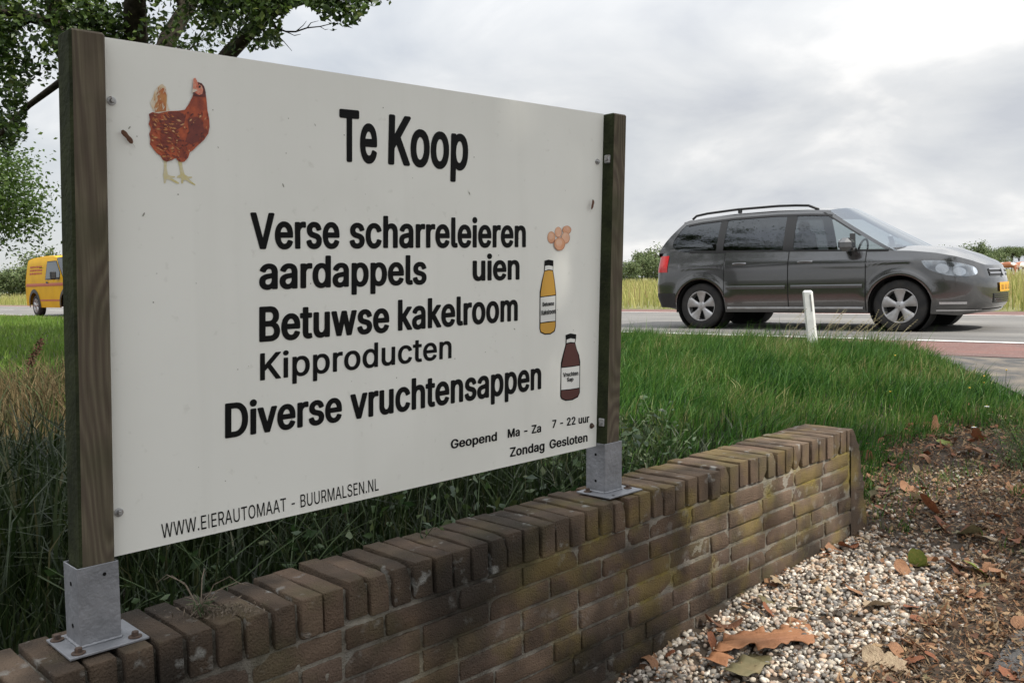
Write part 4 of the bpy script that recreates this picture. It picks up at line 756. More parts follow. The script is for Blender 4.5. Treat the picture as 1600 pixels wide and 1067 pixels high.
def lettering(body, wt, track, o, r, tl, v, m, parent):
    """black vinyl word fitted between baseline start o, baseline end r and the ink top at the left tl (board coordinates); every letter is its own filled outline"""
    V = []; F = []; x = 0.0
    for ch in body:
        if ch == ' ': x += 215 + track; continue
        adv, s = GLYPHS[wt + ch]
        lps = [[tuple(map(float, q.split(','))) for q in c.split()] for c in s.split('|')]
        ar = lambda p: sum(p[i - 1][0] * p[i][1] - p[i][0] * p[i - 1][1] for i in range(len(p))) / 2
        outs = [[p] for p in lps if ar(p) > 0]
        for h in lps:
            if ar(h) < 0:
                for g in outs:
                    if min(q[0] for q in g[0]) < h[0][0] < max(q[0] for q in g[0]) and min(q[1] for q in g[0]) < h[0][1] < max(q[1] for q in g[0]): g.append(h); break
        for g in outs:
            tri = tessellate_polygon([[Vector((*q, 0)) for q in lp] for lp in g]); k = len(V)
            V += [((q[0] + x) / 1000, q[1] / 1000) for lp in g for q in lp]; F += [tuple(i + k for i in t) for t in tri]
        x += adv + track
    co = np.array(V); x0, x1, y1 = co[:, 0].min(), co[:, 0].max(), co[:, 1].max(); y0 = {'b': -.015, 'm': -.011, 'r': -.002}[wt]
    fx = (co[:, 0] - x0) / (x1 - x0); fy = (co[:, 1] - y0) / (y1 - y0)
    o, r, tl = np.array(o), np.array(r), np.array(tl)
    P_ = o + fx[:, None] * (r - o) + fy[:, None] * (tl - o)
    return link('lettering', np_mesh('lettering', np.stack([P_[:, 0], np.full(len(P_), v), P_[:, 1]], 1), F), m, parent)
TEXTS = [
('Te', 1, (0.4445, 0.9468), (0.5497, 0.95), (0.4496, 1.0663)) ,
('Koop', 1, (0.5813, 0.9499), (0.8348, 0.9522), (0.589, 1.0691)) ,
('Verse', 1, (0.2142, 0.7456), (0.4368, 0.7489), (0.2168, 0.8234)) ,
('scharreleieren', 1, (0.4639, 0.7494), (1.0401, 0.7566), (0.4672, 0.8283)) ,
('aardappels', 1, (0.2299, 0.6595), (0.6877, 0.662), (0.2333, 0.7317)) ,
('uien', 1, (0.8412, 0.6673), (1.013, 0.6683), (0.8437, 0.7385)) ,
('Betuwse', 1, (0.2248, 0.547), (0.5688, 0.5492), (0.2283, 0.6227)) ,
('kakelroom', 1, (0.5946, 0.5508), (1.0024, 0.5559), (0.5976, 0.6258)) ,
('Kipproducten', 0.35, (0.2228, 0.4639), (0.7621, 0.4716), (0.2256, 0.5241)) ,
('Diverse', 1, (0.1369, 0.3502), (0.4258, 0.3508), (0.1405, 0.4254)) ,
('vruchtensappen', 1, (0.4487, 0.3505), (1.0884, 0.3597), (0.452, 0.4284)) ,
('Geopend', 1, (0.7507, 0.2379), (0.9135, 0.2371), (0.7516, 0.2619)) ,
('Ma - Za', 1, (0.9534, 0.2385), (1.0843, 0.2374), (0.9542, 0.2622)) ,
('7 - 22 uur', 1, (1.1299, 0.2424), (1.2905, 0.2395), (1.1306, 0.2658)) ,
('Zondag', 1, (0.9599, 0.1849), (1.0964, 0.1839), (0.9607, 0.2105)) ,
('Gesloten', 1, (1.1164, 0.1846), (1.2809, 0.183), (1.1172, 0.2103)) ,
('WWW.EIERAUTOMAAT - BUURMALSEN.NL', 0, (-0.0068, 0.1682), (0.5223, 0.1715), (-0.0066, 0.1977)) ,
('Betuwse', 0.6, (1.0995, 0.5909), (1.1466, 0.5928), (1.0998, 0.6026)) ,
('Kakelroom', 0.6, (1.0941, 0.5666), (1.1515, 0.5694), (1.0945, 0.5803)) ,
('Vruchten', 0.6, (1.1782, 0.3847), (1.243, 0.3845), (1.1786, 0.3971)) ,
('Sap', 0.6, (1.1941, 0.3698), (1.2217, 0.3695), (1.1944, 0.3814)) ,
]
for i, (body, bold, o, r, tl) in enumerate(TEXTS):
    lettering(body, {1: 'b', .6: 'b', .35: 'm', 0: 'r'}[bold], 14, o, r, tl, BV - (.0008 if i < 17 else .0026), m_ink, board)

# printed pictures: outlines in board coordinates (u, z)
P = {}
P['HEN_BODY']=[(.052,1.017),(.0701,1.0195),(.0833,1.0232),(.0917,1.0354),(.099,1.0487),(.1034,1.058),(.1017,1.0666),(.1029,1.0755),(.1125,1.0818),(.1205,1.0803),(.126,1.0735),(.1285,1.0624),(.13,1.0449),(.1308,1.0272),(.1337,1.0097),(.1338,.9945),(.1304,.9802),(.1203,.9665),(.1063,.9539),(.0951,.9429),(.0891,.9394),(.0851,.9283),(.0768,.9194),(.0677,.9183),(.0621,.9216),(.0598,.9257),(.051,.9208),(.0406,.9168),(.0332,.9195),(.0285,.9277),(.0212,.9321),(.0142,.9408),(.0088,.9482),(.0101,.958),(.0081,.9676),(.0123,.9777),(.0083,.987),(.0113,.997),(.0096,1.0066),(.0165,1.0109),(.0289,1.0099),(.0417,1.0144)]
P['HEN_TAIL']=[(.0202,1.0114),(.0169,1.0195),(.0129,1.0287),(.0192,1.0392),(.0236,1.0531),(.0303,1.0625),(.0394,1.0685),(.0462,1.0633),(.0491,1.0501),(.0472,1.0327),(.0521,1.018),(.0416,1.012),(.0289,1.0091)]
P['HEN_TAIL2']=[(.0227,1.0116),(.0207,1.0199),(.0256,1.0326),(.0296,1.0477),(.036,1.0607),(.0428,1.0604),(.0472,1.0475),(.0456,1.0301),(.0444,1.0164),(.0341,1.0141)]
P['HEN_WING']=[(.0402,1.0099),(.052,1.016),(.07,1.0168),(.0802,1.0142),(.0822,1.0019),(.0764,.9888),(.0657,.9828),(.0553,.9806),(.0454,.9858),(.0395,.995)]
P['HEN_HEADDARK']=[(.1111,1.0803),(.1205,1.0803),(.126,1.0735),(.1285,1.0624),(.1277,1.0535),(.1205,1.0533),(.1124,1.0524),(.1032,1.053),(.1008,1.059),(.109,1.0638),(.1145,1.0682),(.1136,1.0756)]
P['HEN_COMB']=[(.1011,1.064),(.1021,1.0754),(.1035,1.0868),(.1071,1.0893),(.1105,1.084),(.1129,1.0781),(.1106,1.0702),(.1064,1.0647)]
P['HEN_FACE']=[(.108,1.0712),(.115,1.0771),(.1207,1.074),(.123,1.0668),(.1208,1.0589),(.1139,1.0551),(.1087,1.0574),(.1035,1.0606)]
P['HEN_BEAK']=[(.1017,1.0666),(.1078,1.0661),(.1103,1.0639),(.1049,1.0607),(.0981,1.0574),(.0997,1.0626)]
P['HEN_EYE']=[(.1129,1.073),(.1162,1.075),(.1182,1.0727),(.1162,1.0697),(.1133,1.0698)]
P['HEN_BREAST']=[(.0876,1.005),(.1064,1.0119),(.1195,1.0057),(.1211,.9831),(.1121,.9645),(.0931,.9553),(.0801,.9592),(.089,.9801)]
P['HEN_LEG1']=[(.0349,.9189),(.0415,.9193),(.0401,.9064),(.0419,.8917),(.0482,.8896),(.0564,.8893),(.0558,.8868),(.048,.8858),(.0568,.8814),(.0643,.8768),(.0629,.8742),(.0565,.8764),(.0452,.8819),(.0389,.8821),(.0368,.8753),(.0334,.8743),(.0332,.8862),(.0325,.8911),(.0349,.9036)]
P['HEN_LEG2']=[(.0639,.92),(.0716,.9198),(.0729,.9086),(.0764,.8943),(.0833,.8905),(.0912,.891),(.0919,.8885),(.0844,.8863),(.092,.8796),(.0984,.8754),(.097,.8733),(.0892,.877),(.0777,.8833),(.0737,.8824),(.0721,.8765),(.0687,.8758),(.0687,.8871),(.0596,.8865),(.0611,.8904),(.0677,.8933),(.0665,.9057)]
P['B1_OUT']=[(1.1115,.7076),(1.1127,.7191),(1.1295,.7223),(1.1491,.7197),(1.1487,.7061),(1.1473,.6913),(1.153,.6621),(1.1576,.6263),(1.1538,.5321),(1.1486,.518),(1.1314,.5112),(1.1081,.5113),(1.0899,.5181),(1.0866,.5292),(1.0907,.6313),(1.0999,.663),(1.1099,.6885)]
P['B1_CAP']=[(1.1115,.7076),(1.1127,.7191),(1.1295,.7223),(1.1491,.7197),(1.1487,.7061),(1.1291,.7082)]
P['B1_NECK']=[(1.1141,.7044),(1.129,.7062),(1.1458,.7036),(1.1454,.6926),(1.1287,.6947),(1.1128,.6916)]
P['B1_UP']=[(1.1118,.6891),(1.1286,.6921),(1.1444,.69),(1.1501,.6609),(1.1546,.6232),(1.1227,.6208),(1.094,.6191),(1.0943,.63),(1.1027,.6617)]
P['B1_LAB']=[(1.093,.6166),(1.1235,.6182),(1.1545,.6199),(1.1514,.5485),(1.1204,.5481),(1.0908,.5463)]
P['B1_LOW']=[(1.0907,.5437),(1.1203,.5448),(1.1514,.5459),(1.15,.531),(1.1449,.5209),(1.1306,.5145),(1.1082,.5145),(1.0927,.5205),(1.0893,.5291)]
P['B2_OUT']=[(1.1939,.4937),(1.1933,.505),(1.2148,.509),(1.2394,.5043),(1.2391,.4943),(1.2347,.4799),(1.2411,.4607),(1.2506,.4432),(1.255,.4227),(1.2505,.3321),(1.2421,.3195),(1.217,.3134),(1.1877,.3146),(1.1704,.3218),(1.1659,.3309),(1.1716,.4261),(1.181,.4504),(1.1925,.4773)]
P['B2_CAP']=[(1.1939,.4937),(1.1933,.505),(1.2148,.509),(1.2394,.5043),(1.2391,.4943),(1.2145,.4971)]
P['B2_NECK']=[(1.1977,.4915),(1.2144,.4945),(1.2341,.4912),(1.2318,.4814),(1.2141,.4838),(1.1965,.4817)]
P['B2_UP']=[(1.1964,.4784),(1.214,.4805),(1.2317,.4787),(1.2381,.4609),(1.2466,.4415),(1.2508,.4143),(1.2121,.4135),(1.1751,.4139),(1.1764,.4244),(1.1849,.4501)]
P['B2_LAB']=[(1.1731,.4114),(1.212,.4108),(1.2507,.4116),(1.2479,.3472),(1.2101,.3469),(1.1703,.3483)]
P['B2_LOW']=[(1.1702,.3457),(1.2101,.3443),(1.2478,.3445),(1.2465,.3325),(1.2392,.3225),(1.2152,.317),(1.1878,.318),(1.1734,.3242),(1.1698,.3312)]
P['E1']=[(1.1586,.7849),(1.1574,.7791),(1.1545,.774),(1.1501,.7703),(1.1449,.7682),(1.1394,.7681),(1.1342,.7701),(1.1301,.7737),(1.1276,.7787),(1.1268,.7844),(1.1279,.7901),(1.1308,.7951),(1.1351,.7989),(1.1404,.801),(1.1459,.8011),(1.151,.7992),(1.1552,.7956),(1.1578,.7906)]
P['E2']=[(1.1856,.8002),(1.1846,.7951),(1.182,.7906),(1.1781,.7872),(1.1734,.7853),(1.1684,.7852),(1.1638,.7869),(1.1602,.7902),(1.1579,.7946),(1.1572,.7997),(1.1582,.8047),(1.1607,.8092),(1.1646,.8126),(1.1693,.8145),(1.1743,.8146),(1.1789,.813),(1.1826,.8097),(1.1849,.8053)]
P['E3']=[(1.2255,.8075),(1.2242,.8035),(1.2209,.7999),(1.2159,.7971),(1.2099,.7956),(1.2035,.7955),(1.1975,.7968),(1.1928,.7993),(1.1897,.8028),(1.1887,.8068),(1.1899,.8108),(1.1932,.8144),(1.1981,.8171),(1.2042,.8186),(1.2105,.8188),(1.2165,.8175),(1.2214,.815),(1.2245,.8115)]
P['E4']=[(1.218,.7845),(1.2168,.7789),(1.2136,.7739),(1.2088,.7702),(1.2031,.7682),(1.1971,.7681),(1.1915,.77),(1.187,.7736),(1.1841,.7784),(1.1832,.7839),(1.1845,.7895),(1.1876,.7944),(1.1923,.7982),(1.198,.8002),(1.204,.8003),(1.2097,.7985),(1.2142,.7949),(1.2171,.79)]
P['E5']=[(1.1971,.7666),(1.1955,.7603),(1.1914,.7548),(1.1851,.7507),(1.1776,.7485),(1.1696,.7484),(1.1623,.7505),(1.1564,.7545),(1.1526,.7599),(1.1514,.7661),(1.153,.7723),(1.1571,.7778),(1.1632,.7819),(1.1707,.7841),(1.1786,.7842),(1.1861,.7822),(1.1921,.7782),(1.1959,.7728)]
def decal(b, pts, v, mi):
    tri = tessellate_polygon([[Vector((p[0], p[1], 0)) for p in pts]])
    b.add([(p[0], v, p[1]) for p in pts], [t for t in tri], mi)
def inside(p, poly):
    x, y = p; c = False; j = len(poly) - 1
    for i in range(len(poly)):
        if (poly[i][1] > y) != (poly[j][1] > y) and x < (poly[j][0] - poly[i][0]) * (y - poly[i][1]) / (poly[j][1] - poly[i][1]) + poly[i][0]: c = not c
        j = i
    return c
def ink(name, a, c2=None, sc=60): return mat(name, a, .4, col2=c2, nscale=sc, lo=.35, hi=.65)
hm = [ink('hen_rust', (.44, .078, .020), (.17, .022, .010), 55), ink('hen_cream', (.66, .50, .30), (.70, .66, .58), 70), ink('hen_brown', (.13, .018, .012), (.20, .035, .018), 60),
      ink('hen_dark', (.07, .012, .010), (.15, .022, .014), 80), ink('hen_comb', (.62, .13, .07), (.66, .30, .20), 200), ink('hen_beak', (.66, .55, .45)), ink('hen_eye', (.03, .015, .01)),
      ink('hen_leg', (.58, .50, .20), (.62, .56, .40), 90), ink('hen_fleck', (.46, .17, .055), (.60, .36, .17), 120), ink('hen_orange', (.44, .12, .03), (.52, .25, .08), 90)]
b = MB(); v = BV - .0008; dv = .00045
decal(b, P['HEN_LEG1'], v, 7); decal(b, P['HEN_LEG2'], v, 7); decal(b, P['HEN_TAIL'], v, 1)
decal(b, P['HEN_TAIL2'], v - dv, 9); decal(b, P['HEN_BODY'], v - 2 * dv, 0); decal(b, P['HEN_BREAST'], v - 3 * dv, 2); decal(b, P['HEN_WING'], v - 3 * dv, 2)
decal(b, P['HEN_HEADDARK'], v - 4 * dv, 3); decal(b, P['HEN_COMB'], v - 5 * dv, 4); decal(b, P['HEN_FACE'], v - 5 * dv, 4); decal(b, P['HEN_BEAK'], v - 6 * dv, 5); decal(b, P['HEN_EYE'], v - 7 * dv, 6)
fr = random.Random(3)
cx0, cx1 = .008, .134
for q in range(330):                                    # feather flecks
    for _ in range(30):
        p = (fr.uniform(.01, .134), fr.uniform(.918, 1.02))
        if inside(p, P['HEN_BODY']): break
    back = p[0] < .07
    if not back and fr.random() < .55: continue
    if p[1] > 1.03: continue
    l_ = fr.uniform(.003, .012); w_ = fr.uniform(.0007, .0022); a = fr.gauss(-.25 if back else .9, .35)
    mi = fr.choice([8, 9, 9, 9, 0, 2, 2, 3] if back else [8, 2, 3, 3, 0]); c_, s_ = cos(a), sin(a)
    pts = [(p[0] + x * c_ - y * s_, p[1] + x * s_ + y * c_) for x, y in ((-l_ / 2, 0), (0, -w_), (l_ / 2, 0), (0, w_))]
    if all(inside(z_, P['HEN_BODY']) for z_ in pts): decal(b, pts, v - 3.5 * dv - .00002 * (q % 20), mi)
for q in range(40):                                     # tail plumes
    p = (fr.uniform(.02, .048), fr.uniform(1.012, 1.062)); a = 1.25 + fr.gauss(0, .2); l_ = fr.uniform(.005, .014); w_ = fr.uniform(.0005, .0013); c_, s_ = cos(a), sin(a)
    pts = [(p[0] + x * c_ - y * s_, p[1] + x * s_ + y * c_) for x, y in ((-l_ / 2, 0), (0, -w_), (l_ / 2, 0), (0, w_))]
    if all(inside(z_, P['HEN_TAIL']) for z_ in pts): decal(b, pts, v - 1.5 * dv - .00001 * q, fr.choice([1, 9, 8, 1]))
b.build('hen_picture', hm, board)
eg = [ink('egg_tan', (.60, .27, .14), (.68, .38, .23), 40), ink('egg_pale', (.68, .36, .22), (.72, .46, .32), 50), ink('egg_rim', (.46, .19, .10))]
b = MB()
for i, k_ in enumerate(('E1', 'E2', 'E3', 'E4', 'E5')):
    cx = sum(p[0] for p in P[k_]) / 18; cy = sum(p[1] for p in P[k_]) / 18; sc_ = lambda f, dx=0, dy=0: [(cx + dx + (p[0] - cx) * f, cy + dy + (p[1] - cy) * f) for p in P[k_]]
    decal(b, sc_(1.03), v - i * .0005, 2); decal(b, sc_(.93, -.0008, .0006), v - i * .0005 - .00015, i % 2); decal(b, sc_(.55, -.002, .0035), v - i * .0005 - .0003, 1)
b.build('egg_picture', eg, board)
for nm, pr, colr, colr2 in (('bottle_picture', 'B1', (.58, .31, .035), None), ('bottle_picture', 'B2', (.075, .018, .014), None)):
    b = MB(); bm_ = [m_ink, ink(nm + '_juice', colr), ink(nm + '_label', (.70, .70, .67))]
    decal(b, P[pr + '_OUT'], v, 0); decal(b, P[pr + '_UP'], v - dv, 1); decal(b, P[pr + '_LOW'], v - dv, 1); decal(b, P[pr + '_LAB'], v - dv, 2); decal(b, P[pr + '_NECK'], v - dv, 2)
    b.build(nm, bm_, board)
# specks of dirt on the board
b = MB()
for q in range(46):
    p = (fr.uniform(-.03, 1.33), fr.uniform(.18, 1.12)); r_ = fr.choice([.0008, .001, .0013, .0016]); st = fr.choice([1, 1, 1, 3]); a = fr.uniform(0, 3)
    pts = [(p[0] + r_ * cos(t_) * st * cos(a) - r_ * sin(t_) * sin(a), p[1] + r_ * cos(t_) * st * sin(a) + r_ * sin(t_) * cos(a)) for t_ in [k * pi / 4 for k in range(8)]]
    decal(b, pts, BV - .0007, 0)
b.build('dirt_specks', mat('dirt', (.30, .29, .25), .9), board)['kind'] = 'stuff'
# ------------------------------------------------------------------ grey family car on the road
m_paint = mat('car_paint', (.115, .116, .118), .20, metal=.9, coat=1.0, spec=.5)
m_blackp = mat('black_trim', (.012, .012, .013), .45)
m_rubber = mat('tyre_rubber', (.014, .014, .015), .85, col2=(.03, .028, .026), nscale=12)
m_alloy = mat('alloy_wheel', (.46, .46, .47), .38, metal=.75, col2=(.33, .32, .31), nscale=9)
m_chrome = mat('bright_trim', (.62, .62, .64), .22, metal=.9)
m_well = mat('wheel_well', (.006, .006, .006), .9)
m_seat = mat('seat_cloth', (.045, .045, .05), .9)
m_redlamp = mat('red_lamp', (.50, .012, .012), .2, coat=.6)
m_amber = mat('amber_lamp', (.60, .20, .02), .25)
m_plate = mat('yellow_plate', (.66, .33, .02), .45)
m_lampsil = mat('lamp_reflector', (.55, .56, .58), .18, metal=.8, col2=(.20, .20, .21), nscale=7, lo=.4, hi=.6)
def glass_mat(name, tint, dark):
    m = bpy.data.materials.new(name); m.use_nodes = True; t = m.node_tree; t.nodes.clear()
    o = N(t, 'ShaderNodeOutputMaterial'); tr = N(t, 'ShaderNodeBsdfTransparent'); tr.inputs[0].default_value = (*tint, 1)
    gl = N(t, 'ShaderNodeBsdfGlossy'); gl.inputs['Roughness'].default_value = .02; gl.inputs[0].default_value = (.9, .95, 1, 1)
    fr_ = N(t, 'ShaderNodeFresnel'); fr_.inputs[0].default_value = 1.5
    mx_ = N(t, 'ShaderNodeMath', operation='ADD'); mx_.inputs[1].default_value = dark; L(t, fr_.outputs[0], mx_.inputs[0])
    ms = N(t, 'ShaderNodeMixShader'); L(t, mx_.outputs[0], ms.inputs[0]); L(t, tr.outputs[0], ms.inputs[1]); L(t, gl.outputs[0], ms.inputs[2]); L(t, ms.outputs[0], o.inputs[0])
    return m
m_glass = glass_mat('window_glass', (.55, .60, .60), .05)
m_tint = glass_mat('tinted_glass', (.10, .11, .115), .05)
m_clear = glass_mat('lamp_glass', (.85, .88, .9), .06)

class Shape:
    """half-width Y(x,z) of a car side plus bumper set-back"""
    def __init__(s, **k): s.__dict__.update(k)
    def plan(s, x):
        w_ = s.hw
        if x > s.xf0: t = min((x - s.xf0) / (s.xf1 - s.xf0), 1); w_ = s.hw * max(1 - t ** s.pf, 0) ** .42
        if x < s.xr0: t = min((s.xr0 - x) / s.xr0, 1); w_ = s.hw * max(1 - t ** s.pr, 0) ** .30
        return w_
    def Y(s, x, z):
        w_ = s.plan(x) * float(np.interp(z, s.vz, s.vw))
        for xw in s.wheels:
            r = hypot(x - xw, z - s.wr); w_ += s.flare * exp(-((r - s.ar - .025) / .045) ** 2)
        w_ += s.crease * exp(-((z - s.cz) / .022) ** 2) * (1 if s.xr0 < x < s.xf0 + .3 else 0)
        return w_
    def dx(s, x, z):
        d = 0
        if x > s.xf0: d += float(np.interp(z, s.fz, s.fd)) * min((x - s.xf0) / (s.xf1 - s.xf0), 1) ** 2
        if x < s.xr0: d += float(np.interp(z, s.rz, s.rd)) * min((s.xr0 - x) / s.xr0, 1) ** 2
        return d
    def pt(s, x, z, sg, off=0.0):
        y = s.Y(x, z)
        p = Vector((x + s.dx(x, z), sg * y, z))
        if off:
            a = Vector((x + .01 + s.dx(x + .01, z), sg * s.Y(x + .01, z), z)) - Vector((x - .01 + s.dx(x - .01, z), sg * s.Y(x - .01, z), z))
            c = Vector((x + s.dx(x, z + .01), sg * s.Y(x, z + .01), z + .01)) - Vector((x + s.dx(x, z - .01), sg * s.Y(x, z - .01), z - .01))
            n = a.cross(c).normalized()
            if n.y * sg < 0 : n = -n
            p += n * off
        return p
    def xfront(s, y):
        return s.xf0 + (s.xf1 - s.xf0) * max(1 - min(abs(y) / s.hw, 1) ** (1 / .42), 0) ** (1 / s.pf)
    def front(s, y, z, off=0.0):
        x = s.xfront(y / float(np.interp(z, s.vz, s.vw))); return Vector((x + s.dx(x, z) + off, y, z))
    def zlow(s, x):
        z = float(np.interp(x, s.lx, s.lz))
        for xw in s.wheels:
            if abs(x - xw) < s.ar: z = max(z, s.wr + sqrt(s.ar ** 2 - (x - xw) ** 2))
        return z
    def ztop(s, x): return float(np.interp(x, s.tx, s.tz))
    def columns(s):
        xs = list(np.linspace(s.xr0, s.xf0, 60))
        for xw in s.wheels: xs += [xw + s.ar * cos(a) for a in np.linspace(0, pi, 26)] + [xw - s.ar - .0005, xw + s.ar + .0005]
        xs += [s.xr0 * (1 - sin(a)) for a in np.linspace(0, pi / 2, 14)]
        xs += [s.xf0 + (s.xf1 - s.xf0) * sin(a) for a in np.linspace(0, pi / 2, 26)]
        return sorted(set(round(x, 5) for x in xs))
    def side(s, b, sg, xa=None, xb=None, za=None, zb=None, rows=16, off=0.0):
        xs = [x for x in s.columns() if (xa is None or x >= xa) and (xb is None or x <= xb)]
        if xa is not None: xs = sorted(set([xa] + xs + [xb]))
        n = rows + 1; V = []
        for x in xs:
            lo = max(s.zlow(x), za if za is not None else -9); hi = min(s.ztop(x), zb if zb is not None else 9)
            for r in range(n): V.append(s.pt(x, lo + (hi - lo) * r / rows, sg, off))
        F = [(i * n + r, (i + 1) * n + r, (i + 1) * n + r + 1, i * n + r + 1) for i in range(len(xs) - 1) for r in range(rows)]
        if sg > 0: F = [f[::-1] for f in F]
        b.add(V, F)

def wheel(root, x, y, sg, R=.318, W=.205, spokes=5):
    """tyre with rim, hub and broad spokes; sg = -1 right side, +1 left side"""
    b = MB(); o = sg * W / 2
    prof = [(R * .64, -o * .98), (R * .80, -o), (R * .95, -o * .92), (R, -o * .72), (R * 1.005, 0), (R, o * .72), (R * .95, o * .92), (R * .80, o * 1.02), (R * .70, o * .98), (R * .655, o * .90)]
    b.lathe(prof, 44, 'y', (x, y, R), cap=False)
    ty = b.build('wheel', m_rubber, root, smooth=True, recalc=True)
    b = MB(); b.lathe([(R * .655, o * .90), (R * .665, o * .99), (R * .635, o * .97), (R * .60, o * .70), (R * .56, -o * .6), (.02, -o * .6)], 44, 'y', (x, y, R), cap=False)
    b.build('rim', m_alloy, ty, smooth=True)
    MB().lathe([(R * .57, o * .10), (.01, o * .12)], 32, 'y', (x, y, R), cap=False).build('brake_disc', m_well, ty)
    b = MB()
    for k in range(spokes):
        a = 2 * pi * k / spokes + .35
        def f(u_, v_):
            r = R * (.13 + .505 * u_); hwid = (.030 + .052 * u_ ** 1.3) * (v_ * 2 - 1)
            dep = o * (.80 + .13 * u_) + sg * .010 * (1 - (v_ * 2 - 1) ** 2) - sg * .012 * (abs(v_ * 2 - 1) > .95)
            return (x + r * cos(a) - hwid * sin(a), y + dep, R + r * sin(a) + hwid * cos(a))
        b.grid(f, 6, 6)
    b.lathe([(R * .20, o * .78), (R * .19, o * .86), (R * .10, o * .92), (.005, o * .93)], 20, 'y', (x, y, R), cap=False)
    b.build('spokes', m_alloy, ty, smooth=True)
    return ty

car_sh = Shape(hw=.895, xf0=3.30, xf1=4.45, pf=5.2, xr0=.45, pr=8.0, wheels=(.79, 3.468), wr=.318, ar=.375, flare=.016, crease=.006, cz=.865,
               vz=[.15, .22, .32, .45, .62, .78, .86, .90, .96, 1.02, 1.10], vw=[.92, .945, .972, .990, 1.0, .998, .994, .982, .958, .936, .908],
               fz=[.15, .24, .32, .40, .56, .63, .70, .78, .86, 1.0], fd=[-.20, -.09, -.005, 0, -.005, -.015, -.040, -.065, -.10, -.15],
               rz=[.2, .30, .45, .62, .70, .85, 1.0, 1.1], rd=[.16, .08, 0, 0, .015, .03, .05, .06],
               lx=[0, .25, .45, 1.1, 3.1, 3.9, 4.2, 4.4], lz=[.36, .30, .26, .235, .235, .22, .20, .23],
               tx=[0, .3, 1.2, 3.0, 3.30, 3.6, 3.9, 4.15, 4.3, 4.4], tz=[1.075, 1.085, 1.06, 1.005, .998, .984, .950, .900, .848, .790])
FW, RW = Vector((4.785, 11.148, 0)), Vector((2.713, 12.846, 0))
fd = (FW - RW).normalized(); lf = Vector((-fd.y, fd.x, 0))
ORG = RW - fd * .79 + lf * .80
car = thing('family_car', 'dark grey family car with roof rails passing on the road', 'car', ORG, atan2(fd.y, fd.x))
b = MB(); car_sh.side(b, -1); car_sh.side(b, 1)
# bonnet
XB = [x for x in car_sh.columns() if x >= 3.30]
nb_ = 18; V = []
for x in XB:
    z = car_sh.ztop(x); w_ = car_sh.Y(x, z); xx = x + car_sh.dx(x, z)
    for j in range(nb_ + 1):
        a = -1 + 2 * j / nb_; V.append((xx, a * w_, z + (.075 * (1 - abs(a) ** 2.6) + .012 * exp(-((abs(a) - .62) / .10) ** 2)) * min(1, (4.42 - x) / .5)))
F = [(i * (nb_ + 1) + j, (i + 1) * (nb_ + 1) + j, (i + 1) * (nb_ + 1) + j + 1, i * (nb_ + 1) + j + 1) for i in range(len(XB) - 1) for j in range(nb_)]
b.add(V, F)
RX0, RX1, FX0, FX1 = .10, .44, 3.40, 2.50            # rear window line and windscreen line: at the belt / at the roof
def z_roof(x): return float(np.interp(x, [.40, .7, 1.2, 1.8, 2.25, 2.50, 2.7], [1.515, 1.555, 1.585, 1.592, 1.575, 1.555, 1.53]))
def belt(x): return car_sh.ztop(min(x, 3.3)) if x > .1 else 1.08
def Yg(x, z, off=0.0):
    bz = belt(x); h_ = max(0, (z - bz) / (1.575 - bz)); w0 = car_sh.Y(min(max(x, .16), 3.3), bz)
    return w0 - (w0 - .60) * h_ ** 1.25 + off
def x_rear(z): t = (z - 1.08) / (1.515 - 1.08); return RX0 + (RX1 - RX0) * max(t, 0) ** 1.35
def x_front(z): t = (z - .995) / (1.555 - .995); return FX0 + (FX1 - FX0) * max(t, 0) ** .97
def side_strip(b, sg, fl, fr_, z0, z1, off=0, n=10, m_=3):
    V = []
    for j in range(n + 1):
        z = z0 + (z1 - z0) * j / n
        for i in range(m_ + 1):
            x = fl(z) + (fr_(z) - fl(z)) * i / m_; V.append((x, sg * Yg(x, z, off), z))
    F = [(j * (m_ + 1) + i, j * (m_ + 1) + i + 1, (j + 1) * (m_ + 1) + i + 1, (j + 1) * (m_ + 1) + i) for j in range(n) for i in range(m_)]
    b.add(V, F if sg < 0 else [f[::-1] for f in F])
def side_band(b, sg, xa, xb, flo, fhi, off=0, n=24, m_=3):
    V = []
    for i in range(n + 1):
        x = xa + (xb - xa) * i / n
        for j in range(m_ + 1):
            z = flo(x) + (fhi(x) - flo(x)) * j / m_; V.append((x, sg * Yg(x, z, off), z))
    F = [(i * (m_ + 1) + j, (i + 1) * (m_ + 1) + j, (i + 1) * (m_ + 1) + j + 1, i * (m_ + 1) + j + 1) for i in range(n) for j in range(m_)]
    b.add(V, F if sg < 0 else [f[::-1] for f in F])
WT = lambda x: z_roof(x) - .055
def dlo_rear(z): return np.interp(z, [1.06, 1.10, 1.16, 1.25, 1.40, 1.50], [.62, .40, .315, .315, .40, .50])
for sg in (-1, 1):
    side_strip(b, sg, x_rear, lambda z: max(dlo_rear(z), x_rear(z)), 1.078, 1.515, n=16)                    # rear pillar
    side_band(b, sg, .42, 2.54, WT, z_roof, n=34)                                                    # rail over the doors
    side_strip(b, sg, lambda z: x_front(z) - .075, x_front, .995, 1.557, n=14)                       # windscreen pillar
    side_band(b, sg, .40, .66, lambda x: belt(x) - .004, lambda x: max(float(np.interp(x, [.40, .5, .62], [1.10, 1.075, 1.066])), belt(x)), n=8)
# roof
def roof(a, c):
    x = .44 + a * (2.50 - .44 + .13 * (1 - (2 * c - 1) ** 2)); t = 2 * c - 1
    return (x - .05 * (1 - t * t) * (1 - a), t * .605, z_roof(min(x, 2.50)) + .048 * (1 - abs(t) ** 2.2) - .035 * max(0, (x - 2.38)))
b.grid(roof, 30, 16)
